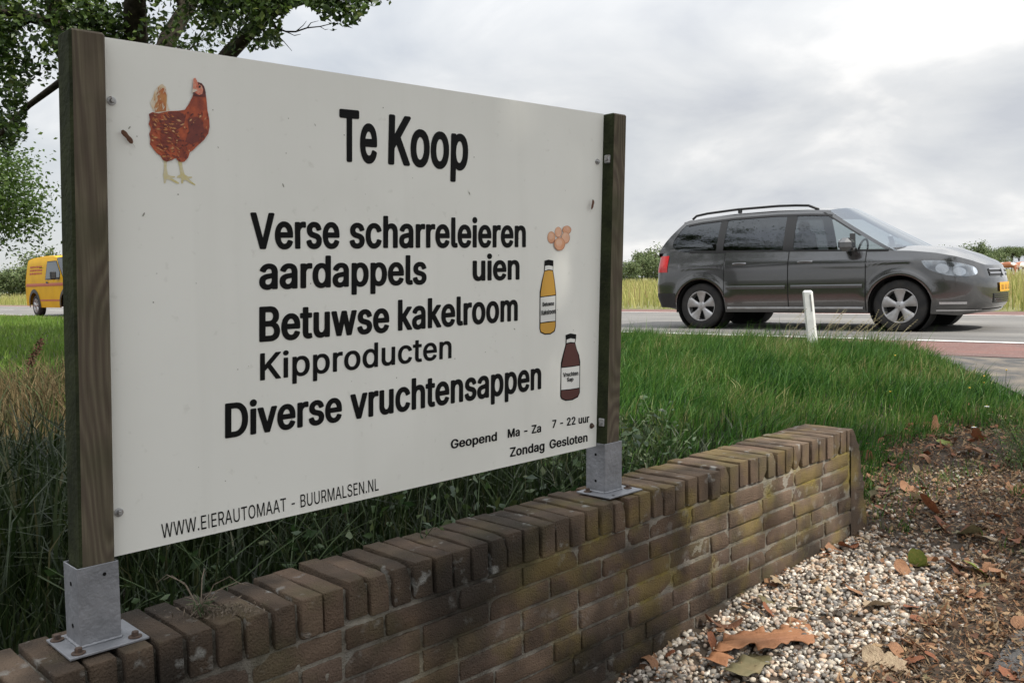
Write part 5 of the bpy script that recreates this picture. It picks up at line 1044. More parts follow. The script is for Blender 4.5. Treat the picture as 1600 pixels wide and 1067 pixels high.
# shelf closing the body under the tailgate window
b.grid(lambda a, c: (lambda x: (x + car_sh.dx(x, car_sh.ztop(x)), (2 * c - 1) * car_sh.Y(x, car_sh.ztop(x)), car_sh.ztop(x) - .002))(a ** 2 * .5), 14, 8)
# tailgate
def gate(a, c):
    z = 1.03 + (1.515 - 1.03) * c; t = 2 * a - 1; x = x_rear(z); return (x - .06 * (1 - t * t), t * Yg(x, max(z, 1.08)), z + .06 * (1 - abs(t) ** 2.2) * c)
b.grid(gate, 14, 10)
body = b.build('body', m_paint, car, smooth=True)
# dark inside box and wheel wells
b = MB().box((2.13, 0, .55), (2.25, 1.50, .62)).box((2.15, 0, .32), (3.9, 1.0, .22)).box((.35, 0, .62), (.50, 1.2, .5)).box((3.85, 0, .55), (.55, .95, .4))
for xw in (.79, 3.468):
    for sg in (-1, 1): b.lathe([(.37, sg * .55), (.37, sg * .86)], 30, 'y', (xw, 0, .318), cap=False); b.lathe([(.37, sg * .55), (.01, sg * .55)], 30, 'y', (xw, 0, .318), cap=False)
b.build('underbody', m_well, car)
# doors: thin skins with dark shut lines
for sg in (-1, 1):
    for (xa, xb) in ((1.16, 2.06), (2.075, 3.06)):
        b = MB(); car_sh.side(b, sg, xa, xb, .30, 1.2, rows=14, off=.004)
        d_ = b.build('door', m_paint, car, smooth=True)
        hx = xa + .12
        MB().grid(lambda a, c: tuple(car_sh.pt(hx + a * .20, .868 + c * .035, sg, .008 + .022 * (1 - (2 * a - 1) ** 4) * (1 - (2 * c - 1) ** 2))), 10, 5).build('door_handle', m_paint, d_, smooth=True)
        b = MB(); b.grid(lambda a, c: tuple(car_sh.pt(xa + .03 + a * (xb - xa - .06), .545 + c * .045, sg, .006 + .009 * (1 - (2 * c - 1) ** 4))), 16, 4); b.build('rub_strip', m_paint, d_, smooth=True)
    b = MB(); b.grid(lambda a, c: tuple(car_sh.pt(1.2 + a * 1.84, .275 + c * .030, sg, .007 + .008 * (1 - (2 * c - 1) ** 4))), 24, 4); b.build('sill_strip', m_chrome if False else m_alloy, car, smooth=True)
    for xs_ in (1.152, 2.067, 3.068): MB().grid(lambda a, c: tuple(car_sh.pt(xs_ - .004 + a * .008, car_sh.zlow(xs_) + .02 + c * (belt(xs_) - car_sh.zlow(xs_) - .03), sg, .0025)), 1, 18).build('shut_line', m_well, car)
    # glass and black pillars
    b = MB(); side_strip(b, sg, lambda z: dlo_rear(z) - .03, lambda z: 1.02, 1.062, 1.52, -.006, n=14, m_=6); b.build('quarter_window', m_tint, car, smooth=True)
    b = MB(); side_strip(b, sg, lambda z: 1.10, lambda z: 1.985 - .03 * (z - 1), 1.03, 1.55, -.006, n=10, m_=8); b.build('side_window', m_tint, car, smooth=True)
    b = MB(); side_strip(b, sg, lambda z: 2.10 - .03 * (z - 1), lambda z: min(2.90 - .15 * (z - 1), x_front(z) - .07), .99, 1.545, -.006, n=12, m_=8); b.build('side_window', m_glass, car, smooth=True)
    b = MB(); side_strip(b, sg, lambda z: 2.93 - .15 * (z - 1), lambda z: max(x_front(z) - .05, 2.93 - .15 * (z - 1)), .985, 1.24, -.006, n=8, m_=4); b.build('quarter_window', m_glass, car, smooth=True)
    b = MB()
    side_strip(b, sg, lambda z: 1.005, lambda z: 1.11, 1.05, 1.545, -.001); side_strip(b, sg, lambda z: 1.975 - .03 * (z - 1), lambda z: 2.115 - .03 * (z - 1), 1.02, 1.555, -.001)
    side_strip(b, sg, lambda z: 2.865 - .15 * (z - 1), lambda z: 2.935 - .15 * (z - 1), .985, 1.23, .001)
    side_band(b, sg, .60, 3.33, lambda x: belt(x) - .012, lambda x: belt(x) + .018, .006, n=30, m_=2)
    side_band(b, sg, .50, 2.57, lambda x: WT(x) - .022, lambda x: WT(x) + .004, .003, n=30, m_=2)
    side_strip(b, sg, lambda z: x_front(z) - .105, lambda z: x_front(z) - .072, 1.20, 1.53, .002)
    b.build('window_trim', m_blackp, car, smooth=True)
    # door mirror
    b = MB(); b.box((0, 0, 0), (.17, .23, .17), bev=.055)
    b.V = [(x + 2.88 - .25 * abs(y), sg * (.985) + y, z + 1.085) for x, y, z in b.V]; b.box((2.90, sg * .875, 1.03), (.09, .12, .05), bev=.015)
    mr_ = b.build('door_mirror', m_paint, car, smooth=False); MB().box((2.80, sg * .985, 1.09), (.012, .16, .11), bev=.004).build('mirror_glass', m_chrome, mr_)
    # roof rail
    b = MB(); pts = [(.52, sg * .565, 1.555), (.58, sg * .565, 1.60)] + [(x, sg * .565, z_roof(x) + .066) for x in np.linspace(.75, 2.05, 12)] + [(2.22, sg * .565, 1.635), (2.36, sg * .565, 1.575)]
    b.tube(pts, .017, 8); b.box((1.25, sg * .565, 1.625), (.06, .025, .06), bev=.008); b.build('roof_rail', m_blackp, car, smooth=True)
    # lamps
    hl = round_poly([(3.72, .865), (3.98, .855), (4.20, .815), (4.315, .765), (4.315, .675), (4.18, .655), (3.98, .685), (3.80, .755)], .05, 3)
    b = MB().poly(hl, lambda a, c: tuple(car_sh.pt(a, min(c, car_sh.ztop(a) - .01), sg, .004)), 8); hlo = b.build('headlight', m_lampsil, car, smooth=True)
    MB().poly(hl, lambda a, c: tuple(car_sh.pt(a, min(c, car_sh.ztop(a) - .005), sg, .009)), 8).build('lens', m_clear, hlo, smooth=True)
    for (lx_, lz_, lr) in ((3.97, .760, .058), (4.15, .720, .050)):
        b = MB().poly([(lx_ + lr * 1.3 * cos(a), lz_ + lr * sin(a)) for a in np.linspace(0, 2 * pi, 17)[:-1]], lambda a, c: tuple(car_sh.pt(a, c, sg, .0065)), 3)
        b.build('reflector', m_chrome, hlo, smooth=True)
    b = MB(); b.grid(lambda a, c: tuple(car_sh.pt(.012 + a * .26, .80 + c * .235, sg, .007)), 10, 8); b.build('tail_light', m_redlamp, car, smooth=True)
    b = MB(); b.grid(lambda a, c: tuple(car_sh.pt(3.92 + a * .28, .335 + c * .028, sg, .006)), 12, 3); b.build('bumper_trim', m_chrome, car, smooth=True); b = MB(); b.grid(lambda a, c: tuple(car_sh.pt(3.90 + a * .46, .255 + c * .018, sg, .008)), 16, 3); b.build('bumper_trim', m_chrome, car, smooth=True)
    b = MB(); b.grid(lambda a, c: tuple(car_sh.pt(.0 + a * .40, .30 + c * .20, sg, .004)), 14, 5); b.build('bumper_trim', m_blackp, car, smooth=True)
    for xw in (.79, 3.468): wheel(car, xw, sg * .765, sg)
# windscreen, rear window
def wind(a, c, off=0.0):
    t = 2 * a - 1; zs_ = .998 + (1.556 - .998) * c; x = x_front(zs_) + .25 * (1 - t * t) * (1 - .45 * c); y = t * (Yg(x_front(zs_), zs_) - .012)
    return (x + off, y, zs_ + (.032 + .010 * c) * (1 - abs(t) ** 2.2))
MB().grid(lambda a, c: wind(a, c), 18, 12).build('windscreen', glass_mat('windscreen_glass', (.45, .50, .50), .20), car, smooth=True)
MB().grid(lambda a, c: wind(.02 + a * .96, -.02 + c * .07, .004), 18, 2).build('windscreen_cowl', m_blackp, car)
def rwin(a, c): p = gate(.09 + a * .82, .18 + c * .68); return (p[0] - .012, p[1], p[2])
MB().grid(rwin, 12, 8).build('rear_window', m_tint, car, smooth=True)
# front: grille, bars, lower intake, plate, badge
FY = lambda y, z, o_: tuple(car_sh.front(y, z, o_))
b = MB().grid(lambda a, c: FY(-.46 + a * .92, .662 + c * .085, .006), 20, 4); gr_ = b.build('grille', m_blackp, car)
b = MB()
for zz in (.735, .690): b.grid(lambda a, c: FY(-.45 + a * .90, zz + c * .014, .014), 20, 2)
b.build('grille_bar', m_chrome, gr_)
MB().poly([(.060 * cos(a), .705 + .060 * sin(a)) for a in np.linspace(0, 2 * pi, 25)[:-1]], lambda a, c: FY(a, c, .022), 2).build('badge', m_chrome, gr_)
b = MB().grid(lambda a, c: FY(-.42 + a * .84, .335 + c * .115, .005), 20, 4); it = b.build('lower_grille', m_blackp, car)
b = MB()
for k in range(4): b.grid(lambda a, c: FY(-.41 + a * .82, .350 + k * .026 + c * .007, .013), 20, 1)
b.build('grille_bar', m_paint, it)
b = MB(); b.grid(lambda a, c: FY(-.80 + a * 1.6, .225 + c * .035, .012), 30, 3); b.build('front_lip', m_paint, car, smooth=True)
pl = MB().grid(lambda a, c: FY(-.26 + a * .52, .470 + c * .11, .016), 8, 2).build('number_plate', m_plate, car)
b = MB(); pr_ = random.Random(5)
for k in range(8):
    if k in (2, 5): continue
    y0 = -.205 + k * .054
    for q in range(3): b.grid(lambda a, c: FY(y0 + q * .012 + a * .007, .492 + pr_.choice([0, .01]) * 0 + c * (.062 if q != 1 else .018), .019), 1, 1)
b.build('plate_marks', m_blackp, pl)['kind'] = 'stuff'
# inside: dashboard, seats, steering wheel
MB().box((2.95, 0, .93), (.45, 1.45, .16), bev=.05).build('dashboard', m_blackp, car)
for (sx, sy) in ((1.95, -.36), (1.95, .36), (1.05, -.45), (1.05, 0), (1.05, .45)):
    b = MB().box((sx + .25, sy, .78), (.52, .46, .16), bev=.05)
    b.box((sx - .08, sy, 1.05), (.15, .44, .58), bev=.05, M=Matrix.Rotation(-.2, 3, 'Y')).box((sx - .15, sy, 1.40), (.10, .25, .17), bev=.035, M=Matrix.Rotation(-.15, 3, 'Y'))
    b.build('seat', m_seat, car)
b = MB(); b.tube([(2.62 + .04 * sin(a), .36 + .185 * cos(a), 1.02 + .17 * sin(a)) for a in np.linspace(0, 2 * pi, 25)], .014, 6, cap=False); b.build('steering_wheel', m_blackp, car)

# ------------------------------------------------------------------ yellow delivery van
m_yel = mat('yellow_van_paint', (.66, .38, .003), .5, col2=(.58, .32, .004), nscale=2, spec=.2)
van_sh = Shape(hw=.88, xf0=3.35, xf1=4.28, pf=3.6, xr0=.16, pr=5.0, wheels=(.86, 3.42), wr=.32, ar=.40, flare=.012, crease=.004, cz=.95,
               vz=[.2, .35, .6, .9, 1.1, 1.6, 1.8], vw=[.96, .99, 1.0, 1.0, .985, .90, .82],
               fz=[.2, .35, .5, .7, .9, 1.05], fd=[-.10, -.01, 0, -.02, -.10, -.2], rz=[.2, .5, 1.2, 1.8], rd=[.03, 0, .01, .10],
               lx=[0, 1, 3, 4.3], lz=[.34, .27, .27, .25], tx=[0, .05, .4, 1.0, 2.2, 2.52, 2.53, 3.35, 3.8, 4.28], tz=[1.62, 1.70, 1.76, 1.79, 1.775, 1.72, 1.06, 1.06, .99, .80])
VW_ = Vector((-14.39, 27.744, 0)); vd = Vector((.712, -.702, 0)); vl = Vector((-vd.y, vd.x, 0)); VO = VW_ - vd * .86 + vl * .77
van = thing('delivery_van', 'yellow delivery van on the road behind the left post', 'van', VO, atan2(vd.y, vd.x))
b = MB(); van_sh.side(b, -1); van_sh.side(b, 1)
b.grid(lambda a, c: (.03 + a * 2.49, (2 * c - 1) * van_sh.Y(.03 + a * 2.49, van_sh.ztop(.03 + a * 2.49)), van_sh.ztop(.03 + a * 2.49) + .05 * (1 - abs(2 * c - 1) ** 2.4)), 24, 12)
b.grid(lambda a, c: (van_sh.dx(.03, .4 + 1.3 * c) + .02, (2 * a - 1) * van_sh.Y(.03, .4 + 1.28 * c), .4 + 1.28 * c), 6, 10)
b.grid(lambda a, c: (lambda x: (x + van_sh.dx(x, van_sh.ztop(x)), (2 * c - 1) * van_sh.Y(x, van_sh.ztop(x)), van_sh.ztop(x) + .06 * (1 - abs(2 * c - 1) ** 2.4)))(2.54 + a * 1.735), 24, 12)
b.build('body', m_yel, van, smooth=True)
def vfx(z): return 3.30 - (z - 1.06) * 1.16
def vsg(x, z): return van_sh.plan(2) * float(np.interp(z, van_sh.vz, van_sh.vw))
for sg in (-1, 1):
    b = MB(); b.grid(lambda a, c: (lambda z: (2.50 + a * (vfx(z) - 2.50), sg * (vsg(0, z) + .001), z))(1.055 + c * .665), 4, 8); b.build('cab_frame', m_yel, van)
    b = MB(); b.grid(lambda a, c: (lambda z: (1.86 + a * (min(vfx(z) - .09, 2.95) - 1.86), sg * (vsg(0, z) + .008), z))(1.12 + c * .48), 5, 6); b.build('side_window', m_tint, van)
    b = MB(); b.grid(lambda a, c: (lambda z: (1.82 + a * (min(vfx(z) - .05, 3.0) - 1.82), sg * (vsg(0, z) + .004), z))(1.085 + c * .55), 5, 6); b.build('window_trim', m_blackp, van)
    b = MB(); b.grid(lambda a, c: tuple(van_sh.pt(.05 + a * 3.2, .90 + c * .09, sg, .006)), 24, 2); m_rs = mat('red_stripe', (.42, .10, .045), .5); b.build('red_stripe', m_rs, van); MB().grid(lambda a, c: tuple(van_sh.pt(1.35 + a * 1.6, .46 + c * .05, sg, .006)), 12, 1).build('red_stripe', m_rs, van)
    m_let = mat('red_van_lettering', (.40, .03, .02), .5)
    b = MB(); vr = random.Random(2)
    for row in range(3):
        xq = .42
        while xq < 1.45:
            wq = vr.uniform(.05, .13); b.grid(lambda a, c: tuple(van_sh.pt(xq + a * wq, 1.46 - row * .10 + c * .055, sg, .007)), 1, 1); xq += wq + .05
    b.build('printed_marks', m_let, van)['kind'] = 'stuff'
    for xw in (.86, 3.42):
        MB().add([tuple(van_sh.pt(xw + r * cos(a), max(.27, .32 + r * sin(a)), sg, .012)) for a in np.linspace(-.12, pi + .12, 24) for r in (.40, .50)], [(2 * k, 2 * k + 1, 2 * k + 3, 2 * k + 2) for k in range(23)]).build('wheel_arch', m_blackp, van)
    b = MB(); b.box((2.86, sg * 1.0, 1.20), (.10, .16, .24), bev=.03).box((2.90, sg * .90, 1.12), (.06, .10, .05)); b.build('door_mirror', m_blackp, van)
    b = MB().grid(lambda a, c: tuple(van_sh.pt(1.92 + a * .16, .985 + c * .05, sg, .02)), 3, 2); b.build('door_handle', m_blackp, van)
    b = MB(); b.grid(lambda a, c: tuple(van_sh.pt(.0 + a * .10, .95 + c * .5, sg, .006)), 4, 4); b.build('tail_light', m_redlamp, van)
    b = MB(); b.grid(lambda a, c: tuple(van_sh.pt(3.85 + a * .32, .72 + c * .16, sg, .006)), 6, 4); b.build('headlight', m_lampsil, van)
    for xw in (.86, 3.42): wheel(van, xw, sg * .755, sg, .32, .2)
MB().grid(lambda a, c: (lambda z, t: (vfx(z) + .10 * (1 - t * t), t * vsg(0, z) * .985, z))(1.06 + c * .66, 2 * a - 1), 10, 8).build('windscreen', m_tint, van, smooth=True)
MB().box((2.1, 0, .55), (2.0, 1.4, .5)).box((2.1, 0, .36), (3.9, .9, .16)).build('underbody', m_well, van)
b = MB().grid(lambda a, c: tuple(van_sh.front(-.45 + a * .9, .55 + c * .14, .01)), 10, 2); b.build('grille', m_blackp, van)

# ------------------------------------------------------------------ verge marker post
mp_ = thing('marker_post', 'white plastic roadside marker post in the verge grass', 'marker post', (2.675, 8.04, -.02), -.32)
m_white = mat('white_plastic', (.68, .68, .66), .45, col2=(.46, .46, .43), nscale=7, lo=.5, hi=.8, bump=.1)
b = MB().box((0, 0, .30), (.085, .09, .62), bev=.015); b.V = [(x * (1 + .06 * (1 - z)) - .10 * (.65 - z) * -1 * .9 - .055, y, z) for x, y, z in b.V]
b.build('post_body', m_white, mp_)
slot = MB().box((.020, -.0462, .50), (.010, .003, .15), bev=.001); slot.V = [(x * (1 + .06 * (1 - z)) - .10 * (.65 - z) * -1 * .9 - .055, y, z) for x, y, z in slot.V]
slot.build('reflector_slot', mat('slot_grey', (.22, .22, .21), .6), mp_)
# ------------------------------------------------------------------ trees
m_bark = mat('bark', (.055, .048, .036), .95, col2=(.02, .018, .014), nscale=14, lo=.35, hi=.7, bump=1.0, bscale=35, spec=.1)
m_barkpale = mat('pale_bark', (.20, .18, .11), .95, col2=(.09, .085, .06), nscale=12, bump=.6, bscale=30, spec=.1)
LEAF = [(.010, .022, .006), (.025, .050, .010), (.055, .10, .018), (.095, .15, .03), (.15, .18, .045)]
m_leaf = mat('tree_leaf', None, .45, rnd=LEAF, transl=.32, spec=.4)
m_leaf2 = mat('light_tree_leaf', None, .5, rnd=[(.035, .065, .014), (.06, .11, .02), (.09, .15, .03), (.12, .17, .045)], transl=.35, spec=.35)
m_far = mat('far_tree_leaf', None, .7, rnd=[(.065, .09, .045), (.10, .14, .06), (.15, .19, .085), (.20, .22, .12)], transl=.2, spec=.2)  # distance haze lightened into the leaf colours
def leaf_cards(name, C, size, rnd, m, parent=None, aspect=.55, hang=.35, R=None):
    """one small folded leaf (4 triangles) per centre"""
    R = R or rng; n = len(C)
    d = R.normal(0, 1, (n, 3)); d[:, 2] = d[:, 2] * .6 - hang; d /= np.linalg.norm(d, axis=1, keepdims=True)
    r = R.normal(0, 1, (n, 3)); s_ = np.cross(d, r); s_ /= np.linalg.norm(s_, axis=1, keepdims=True); nn = np.cross(s_, d)
    L_ = size[:, None]; W = L_ * aspect / 2
    V = np.empty((n, 5, 3)); V[:, 0] = C - d * L_ * .5; V[:, 1] = C + s_ * W - d * L_ * .05 + nn * L_ * .08; V[:, 2] = C + d * L_ * .5 - nn * L_ * .08; V[:, 3] = C - s_ * W - d * L_ * .05 + nn * L_ * .08; V[:, 4] = C + d * L_ * .05
    b = (np.arange(n) * 5)[:, None]
    F = np.concatenate([b + [0, 1, 4], b + [1, 2, 4], b + [2, 3, 4], b + [3, 0, 4]], 0)
    return link(name, np_mesh(name, V.reshape(-1, 3), F, rnd=np.repeat(rnd, 5)), m, parent)
def grow(limbs, depth, rr, spread=.55, kids=(4, 7), ratio=.55, up=.15, step=.35):
    """limbs: list of (points, r0, r1). returns wood tubes and the twig points leaves hang on"""
    tubes = [(p, [r0 + (r1 - r0) * i / (len(p) - 1) for i in range(len(p))]) for p, r0, r1 in limbs]
    tips = []; cur = limbs
    for d in range(depth):
        nxt = []
        for p, r0, r1 in cur:
            L_ = sum((Vector(p[i + 1]) - Vector(p[i])).length for i in range(len(p) - 1))
            for k in range(rr.randint(*kids)):
                q = rr.uniform(.25, 1.0); i = min(int(q * (len(p) - 1)), len(p) - 2); f = q * (len(p) - 1) - i
                a = Vector(p[i]).lerp(Vector(p[i + 1]), f); dr_ = (Vector(p[i + 1]) - Vector(p[i])).normalized()
                v = Vector((rr.gauss(0, 1), rr.gauss(0, 1), rr.gauss(0, .7))).normalized()
                nd = (dr_ * (1 - spread) + v * spread + Vector((0, 0, up))).normalized()
                ln = L_ * ratio * rr.uniform(.6, 1.15); n = 5; pts = [a]
                for j in range(n):
                    nd = (nd + Vector((rr.gauss(0, .16), rr.gauss(0, .16), rr.gauss(0, .12) - .05 * d))).normalized(); pts.append(pts[-1] + nd * ln / n)
                rb = (r0 + (r1 - r0) * q) * .55; nxt.append((pts, rb, max(rb * .3, .002)))
        tubes += [(p, [r0 + (r1 - r0) * i / (len(p) - 1) for i in range(len(p))]) for p, r0, r1 in nxt]
        cur = nxt; tips += [(p, d) for p, _, _ in nxt]
    return tubes, tips
def leaves_on(tips, depth, per, sp, rr):
    C = []
    for p, d in tips:
        if d < depth - 2: continue
        for k in range(per if d == depth - 1 else per // 3):
            i = rr.randrange(1, len(p)); a = Vector(p[i - 1]).lerp(Vector(p[i]), rr.random())
            C.append((a.x + rr.gauss(0, sp), a.y + rr.gauss(0, sp), a.z + rr.gauss(0, sp * .8) - sp * .3))
    return np.array(C)
def wood(name, tubes, m, parent, nside=6):
    b = MB()
    for p, r in tubes: b.tube(p, r, 10 if r[0] > .05 else (6 if r[0] > .012 else 4), cap=False)
    return b.build(name, m, parent, smooth=True)

def pix(x, y, D):
    """world point seen at fraction (x,y) of the photograph's 1600x1067 grid at depth D; used once to lay the trunk and limbs out in 3-D"""
    d = _F + _R2 * ((x - 800) / 1420) - _U2 * ((y - 533.5) / 1420); return Vector((0, 0, .74)) + d * D
rr = random.Random(11)
D0 = 9.4
base = pix(205, 560, D0); base.z = 0.0
tree = thing('roadside_tree', 'large dark leafy tree with spreading limbs behind the signboard', 'tree', base)
def rel(p): return p - base
crotch = pix(205, 215, D0)
limbs = [([base + Vector((0, 0, -.1)), base + Vector((.02, 0, .5)), base.lerp(crotch, .6), crotch], .30, .23)]
def limb(pts, r0, r1): limbs.append(([crotch] + [pix(*p) for p in pts], r0, r1))
limb([(150, 150, 9.3), (100, 70, 9.2), (88, 10, 9.1), (70, -90, 9.0), (30, -220, 8.8), (-20, -380, 8.6)], .16, .05)
limb([(245, 120, 9.5), (262, 62, 9.6), (300, 0, 9.8), (335, -110, 10.2), (350, -260, 10.6)], .13, .04)
limb([(300, 160, 9.2), (358, 84, 9.0), (405, 35, 8.8), (440, 10, 8.6), (510, -10, 8.4), (580, 0, 8.2)], .10, .025)
limb([(215, 120, 8.8), (210, 20, 8.2), (220, -140, 7.5), (260, -330, 6.7)], .14, .05)
limb([(150, 150, 9.8), (95, 128, 10.0), (45, 165, 10.2), (0, 210, 10.3), (-60, 250, 10.4)], .06, .015)
limb([(130, 110, 9.0), (85, 38, 8.9), (30, 22, 8.8), (-40, 10, 8.6), (-120, 20, 8.4)], .09, .03)
limb([(220, 100, 10.4), (215, -60, 11.4), (200, -300, 12.4)], .13, .04)
tubes, tips = grow(limbs[1:], 3, rr, spread=.62, kids=(5, 7), ratio=.42, up=.02)
# keep the twigs clear of the open sky right of the crown
def ok(p):
    q = Vector(p); v = q - Vector((0, 0, .74)); z = v.dot(_F); x = 800 + 1420 * v.dot(_R2) / z; y = 533.5 - 1420 * v.dot(_U2) / z
    lim = 30 + 3 * sin(x * .05) * 8 if x > 440 else (95 - max(0, x - 290) * .15 if x > 215 else (62 if x > 130 else (132 + 10 * sin(x * .2) if x > 42 else 232 + 14 * sin(x * .15))))
    return x < 615 and y < lim
tubes = tubes[:len(limbs) - 1] + [t for t in tubes[len(limbs) - 1:] if all(ok(q) for q in t[0])]
tips = [t for t in tips if all(ok(q) for q in t[0])]
C = leaves_on(tips, 3, 40, .11, rr)
CL = []
while len(CL) < 360:                                    # leaf clumps filling the crown between the limbs
    x_ = rr.uniform(-260, 615); q = pix(x_, rr.uniform(-520, 215 if x_ < 110 else 75), rr.uniform(7.2, 11.5))
    if ok(q): CL.append(q)
for q in CL:
    k = rr.randint(30, 85); sp_ = rr.uniform(.10, .26)
    C = np.concatenate([C, np.array([(rr.gauss(q.x, sp_), rr.gauss(q.y, sp_), rr.gauss(q.z, sp_ * .7)) for _ in range(k)])])
C = C[np.array([ok(c) for c in C])]
print('tree leaves', len(C))
tubes = [limbs[0] and (limbs[0][0], [.30, .28, .25, .23])] + tubes
b_ = wood('trunk', [([rel(Vector(q)) for q in p], r) for p, r in tubes], m_bark, tree)
leaf_cards('crown', C - np.array(base), rng.uniform(.045, .09, len(C)), np.clip(rng.beta(1.8, 2.4, len(C)) + .12 * hash_noise(C[:, 0] * 2, C[:, 2] * 2), 0, 1), m_leaf, tree)
# bare dead twigs under the right limb
b = MB(); tw = random.Random(4)
def twig_run(pts, r): b.tube([rel(pix(*p)) for p in pts], [r * (1 - .7 * i / (len(pts) - 1)) for i in range(len(pts))], 4, cap=False)
twig_run([(424, 30, 8.7), (432, 44, 8.7), (447, 50, 8.65), (462, 50, 8.6), (480, 44, 8.6), (500, 42, 8.55), (516, 38, 8.5)], .012)
twig_run([(428, 40, 8.7), (434, 56, 8.7), (444, 66, 8.7), (456, 80, 8.65)], .010); twig_run([(447, 50, 8.65), (460, 56, 8.6), (470, 54, 8.6)], .007); twig_run([(480, 44, 8.6), (486, 36, 8.6), (498, 33, 8.55)], .006)
twig_run([(434, 56, 8.7), (431, 64, 8.7), (438, 74, 8.7)], .006); twig_run([(462, 50, 8.6), (474, 40, 8.6), (479, 33, 8.6)], .006); twig_run([(500, 42, 8.55), (508, 47, 8.55), (513, 46, 8.5)], .005)
b.build('bare_twigs', m_bark, tree)

# smaller light green tree at the left edge
def ball_tree(name, label, base, H, R, nleaf, size, m, mb, seed, group=None, cz=.62, squash=1.0, clumps=42, trunk_r=.09, lean=(0, 0)):
    R_ = np.random.default_rng(seed); r_ = random.Random(seed); t = thing(name, label, 'tree', base, 0, group)
    cc = np.array([lean[0], lean[1], H * cz]); tubes = [([(0, 0, -.05), (lean[0] * .3, lean[1] * .3, H * .25), (lean[0] * .7, lean[1] * .7, H * .5), tuple(cc + [0, 0, H * .2])], [trunk_r, trunk_r * .8, trunk_r * .6, trunk_r * .25])]
    P = R_.normal(0, 1, (clumps, 3)); P /= np.linalg.norm(P, axis=1, keepdims=True); P *= R * R_.uniform(.25, 1.0, (clumps, 1)) ** .6; P[:, 2] *= squash; P += cc
    for p in P[:18]:
        s0 = Vector((lean[0] * .6, lean[1] * .6, H * r_.uniform(.3, .6))); e_ = Vector(p); mdl = s0.lerp(e_, .5) + Vector((0, 0, .06 * H)); tubes.append(([s0, mdl, e_], [trunk_r * .4, trunk_r * .25, trunk_r * .06]))
    wood('trunk', tubes, mb, t)
    k = R_.integers(0, clumps, nleaf); C = P[k] + R_.normal(0, 1, (nleaf, 3)) * R * np.array([.20, .20, .15]) * R_.uniform(.6, 1.3, clumps)[k][:, None]
    tone = R_.uniform(-.2, .2, clumps)[k]
    leaf_cards('crown', C, size * R_.uniform(.6, 1.25, nleaf), np.clip(R_.beta(2, 2, nleaf) + tone, 0, 1), m, t, R=R_)
    return t
lb = pix(-62, 540, 15.5); lb.z = 0
ball_tree('young_tree', 'smaller light green tree hanging over the road at the left edge', lb, 3.5, 1.45, 15000, .085, m_leaf2, m_bark, 21, cz=.72, squash=.72, lean=(.12, 0), clumps=70)
# ---- distant trees; one mesh of each kind, then copies
proto = [ball_tree('distant_tree', 'rounded green tree at the far edge of the meadow', (0, 0, 0), 6.0, 2.5, 3200, .34, m_far, m_bark, 31 + k, 'trees along the far edge of the meadow', cz=.42, squash=.95, clumps=60, trunk_r=.16) for k in range(3)]
tall = [ball_tree('avenue_tree', 'slim bare stemmed tree in a far avenue', (0, 0, 0), 8.0, 2.0, 2000, .36, m_far, m_bark, 41 + k, 'avenue trees on the right horizon', cz=.72, squash=.75, clumps=34, trunk_r=.16) for k in range(2)]
used = set()
def place(src, px, py, D, sc, label=None, rz=None, sy=1.0):
    o = src if src.name not in used else copy_tree(src); used.add(src.name)
    p = pix(px, py, D); o.location = (p.x, p.y, -.05); o.scale = (sc, sc, sc * sy); o.rotation_euler = (0, 0, rr.uniform(0, 6.28) if rz is None else rz)
    if label: o['label'] = label
    return o
# left of the car: a hedge-like clump of trees of uneven height
for i, (px, D, h, lab) in enumerate(((962, 118, 2.9, 'low bushy tree just right of the right sign post'), (984, 112, 3.5, 'bushy green tree between sign post and car, left in its clump'), (1003, 122, 4.7, 'light green tree in the middle of the clump behind the car tail'),
                                     (1024, 128, 6.0, 'tallest tree of the clump behind the car tail'), (1046, 120, 4.9, 'tree of the far clump partly hidden by the car tail'), (1070, 126, 5.0, 'tree of the far clump seen through the rear car window'))):
    place(proto[i % 3], px, 440, D, h / 6.0 * 1.05, lab)
# left of the sign, beyond the van
for i, (px, D, h, lab) in enumerate(((-30, 105, 5.2, 'dark far tree at the left picture edge'), (-4, 112, 4.2, 'dark rounded far tree left of the van'), (22, 108, 4.4, 'bushy far tree between picture edge and van'), (44, 116, 5.2, 'far tree partly behind the van roof'), (72, 108, 6.6, 'tall far tree rising above the yellow van'), (100, 112, 6.0, 'far tree behind the van and the left post'))):
    o = place(proto[(i + 1) % 3], px, 460, D, h / 6.0 * 1.05, lab)
# right horizon: low bushes and the avenue with bare stems
for i, (px, D, h, lab) in enumerate(((1452, 240, 7.6, 'tiny far treetop showing above the car bonnet'), (1472, 245, 8.2, 'second tiny far treetop above the car bonnet'), (1526, 205, 8.2, 'dark rounded far tree right of the car bonnet'), (1545, 210, 7.0, 'lower far tree beside the dark rounded one'), (1560, 214, 6.6, 'far tree at the start of the avenue'))):
    place(proto[i % 3], px, 425, D, h / 6.0, lab)
for i, px in enumerate((1570, 1581, 1592, 1603, 1615, 1628, 1642)):
    o = place(tall[i % 2], px, 420, 225 + 3 * i, rr.uniform(.80, .95)); o['label'] = 'slim bare stemmed tree in the far avenue above the cows'
for i, px in enumerate((180, 240, 310, 380, 450, 520, 590, 660, 730, 800, 860, 910, 1130, 1210, -80, -150)):
    o = place(proto[i % 3], px, 440, rr.uniform(130, 190), rr.uniform(.7, 1.1)); o['label'] = 'far tree hidden behind signboard or car'

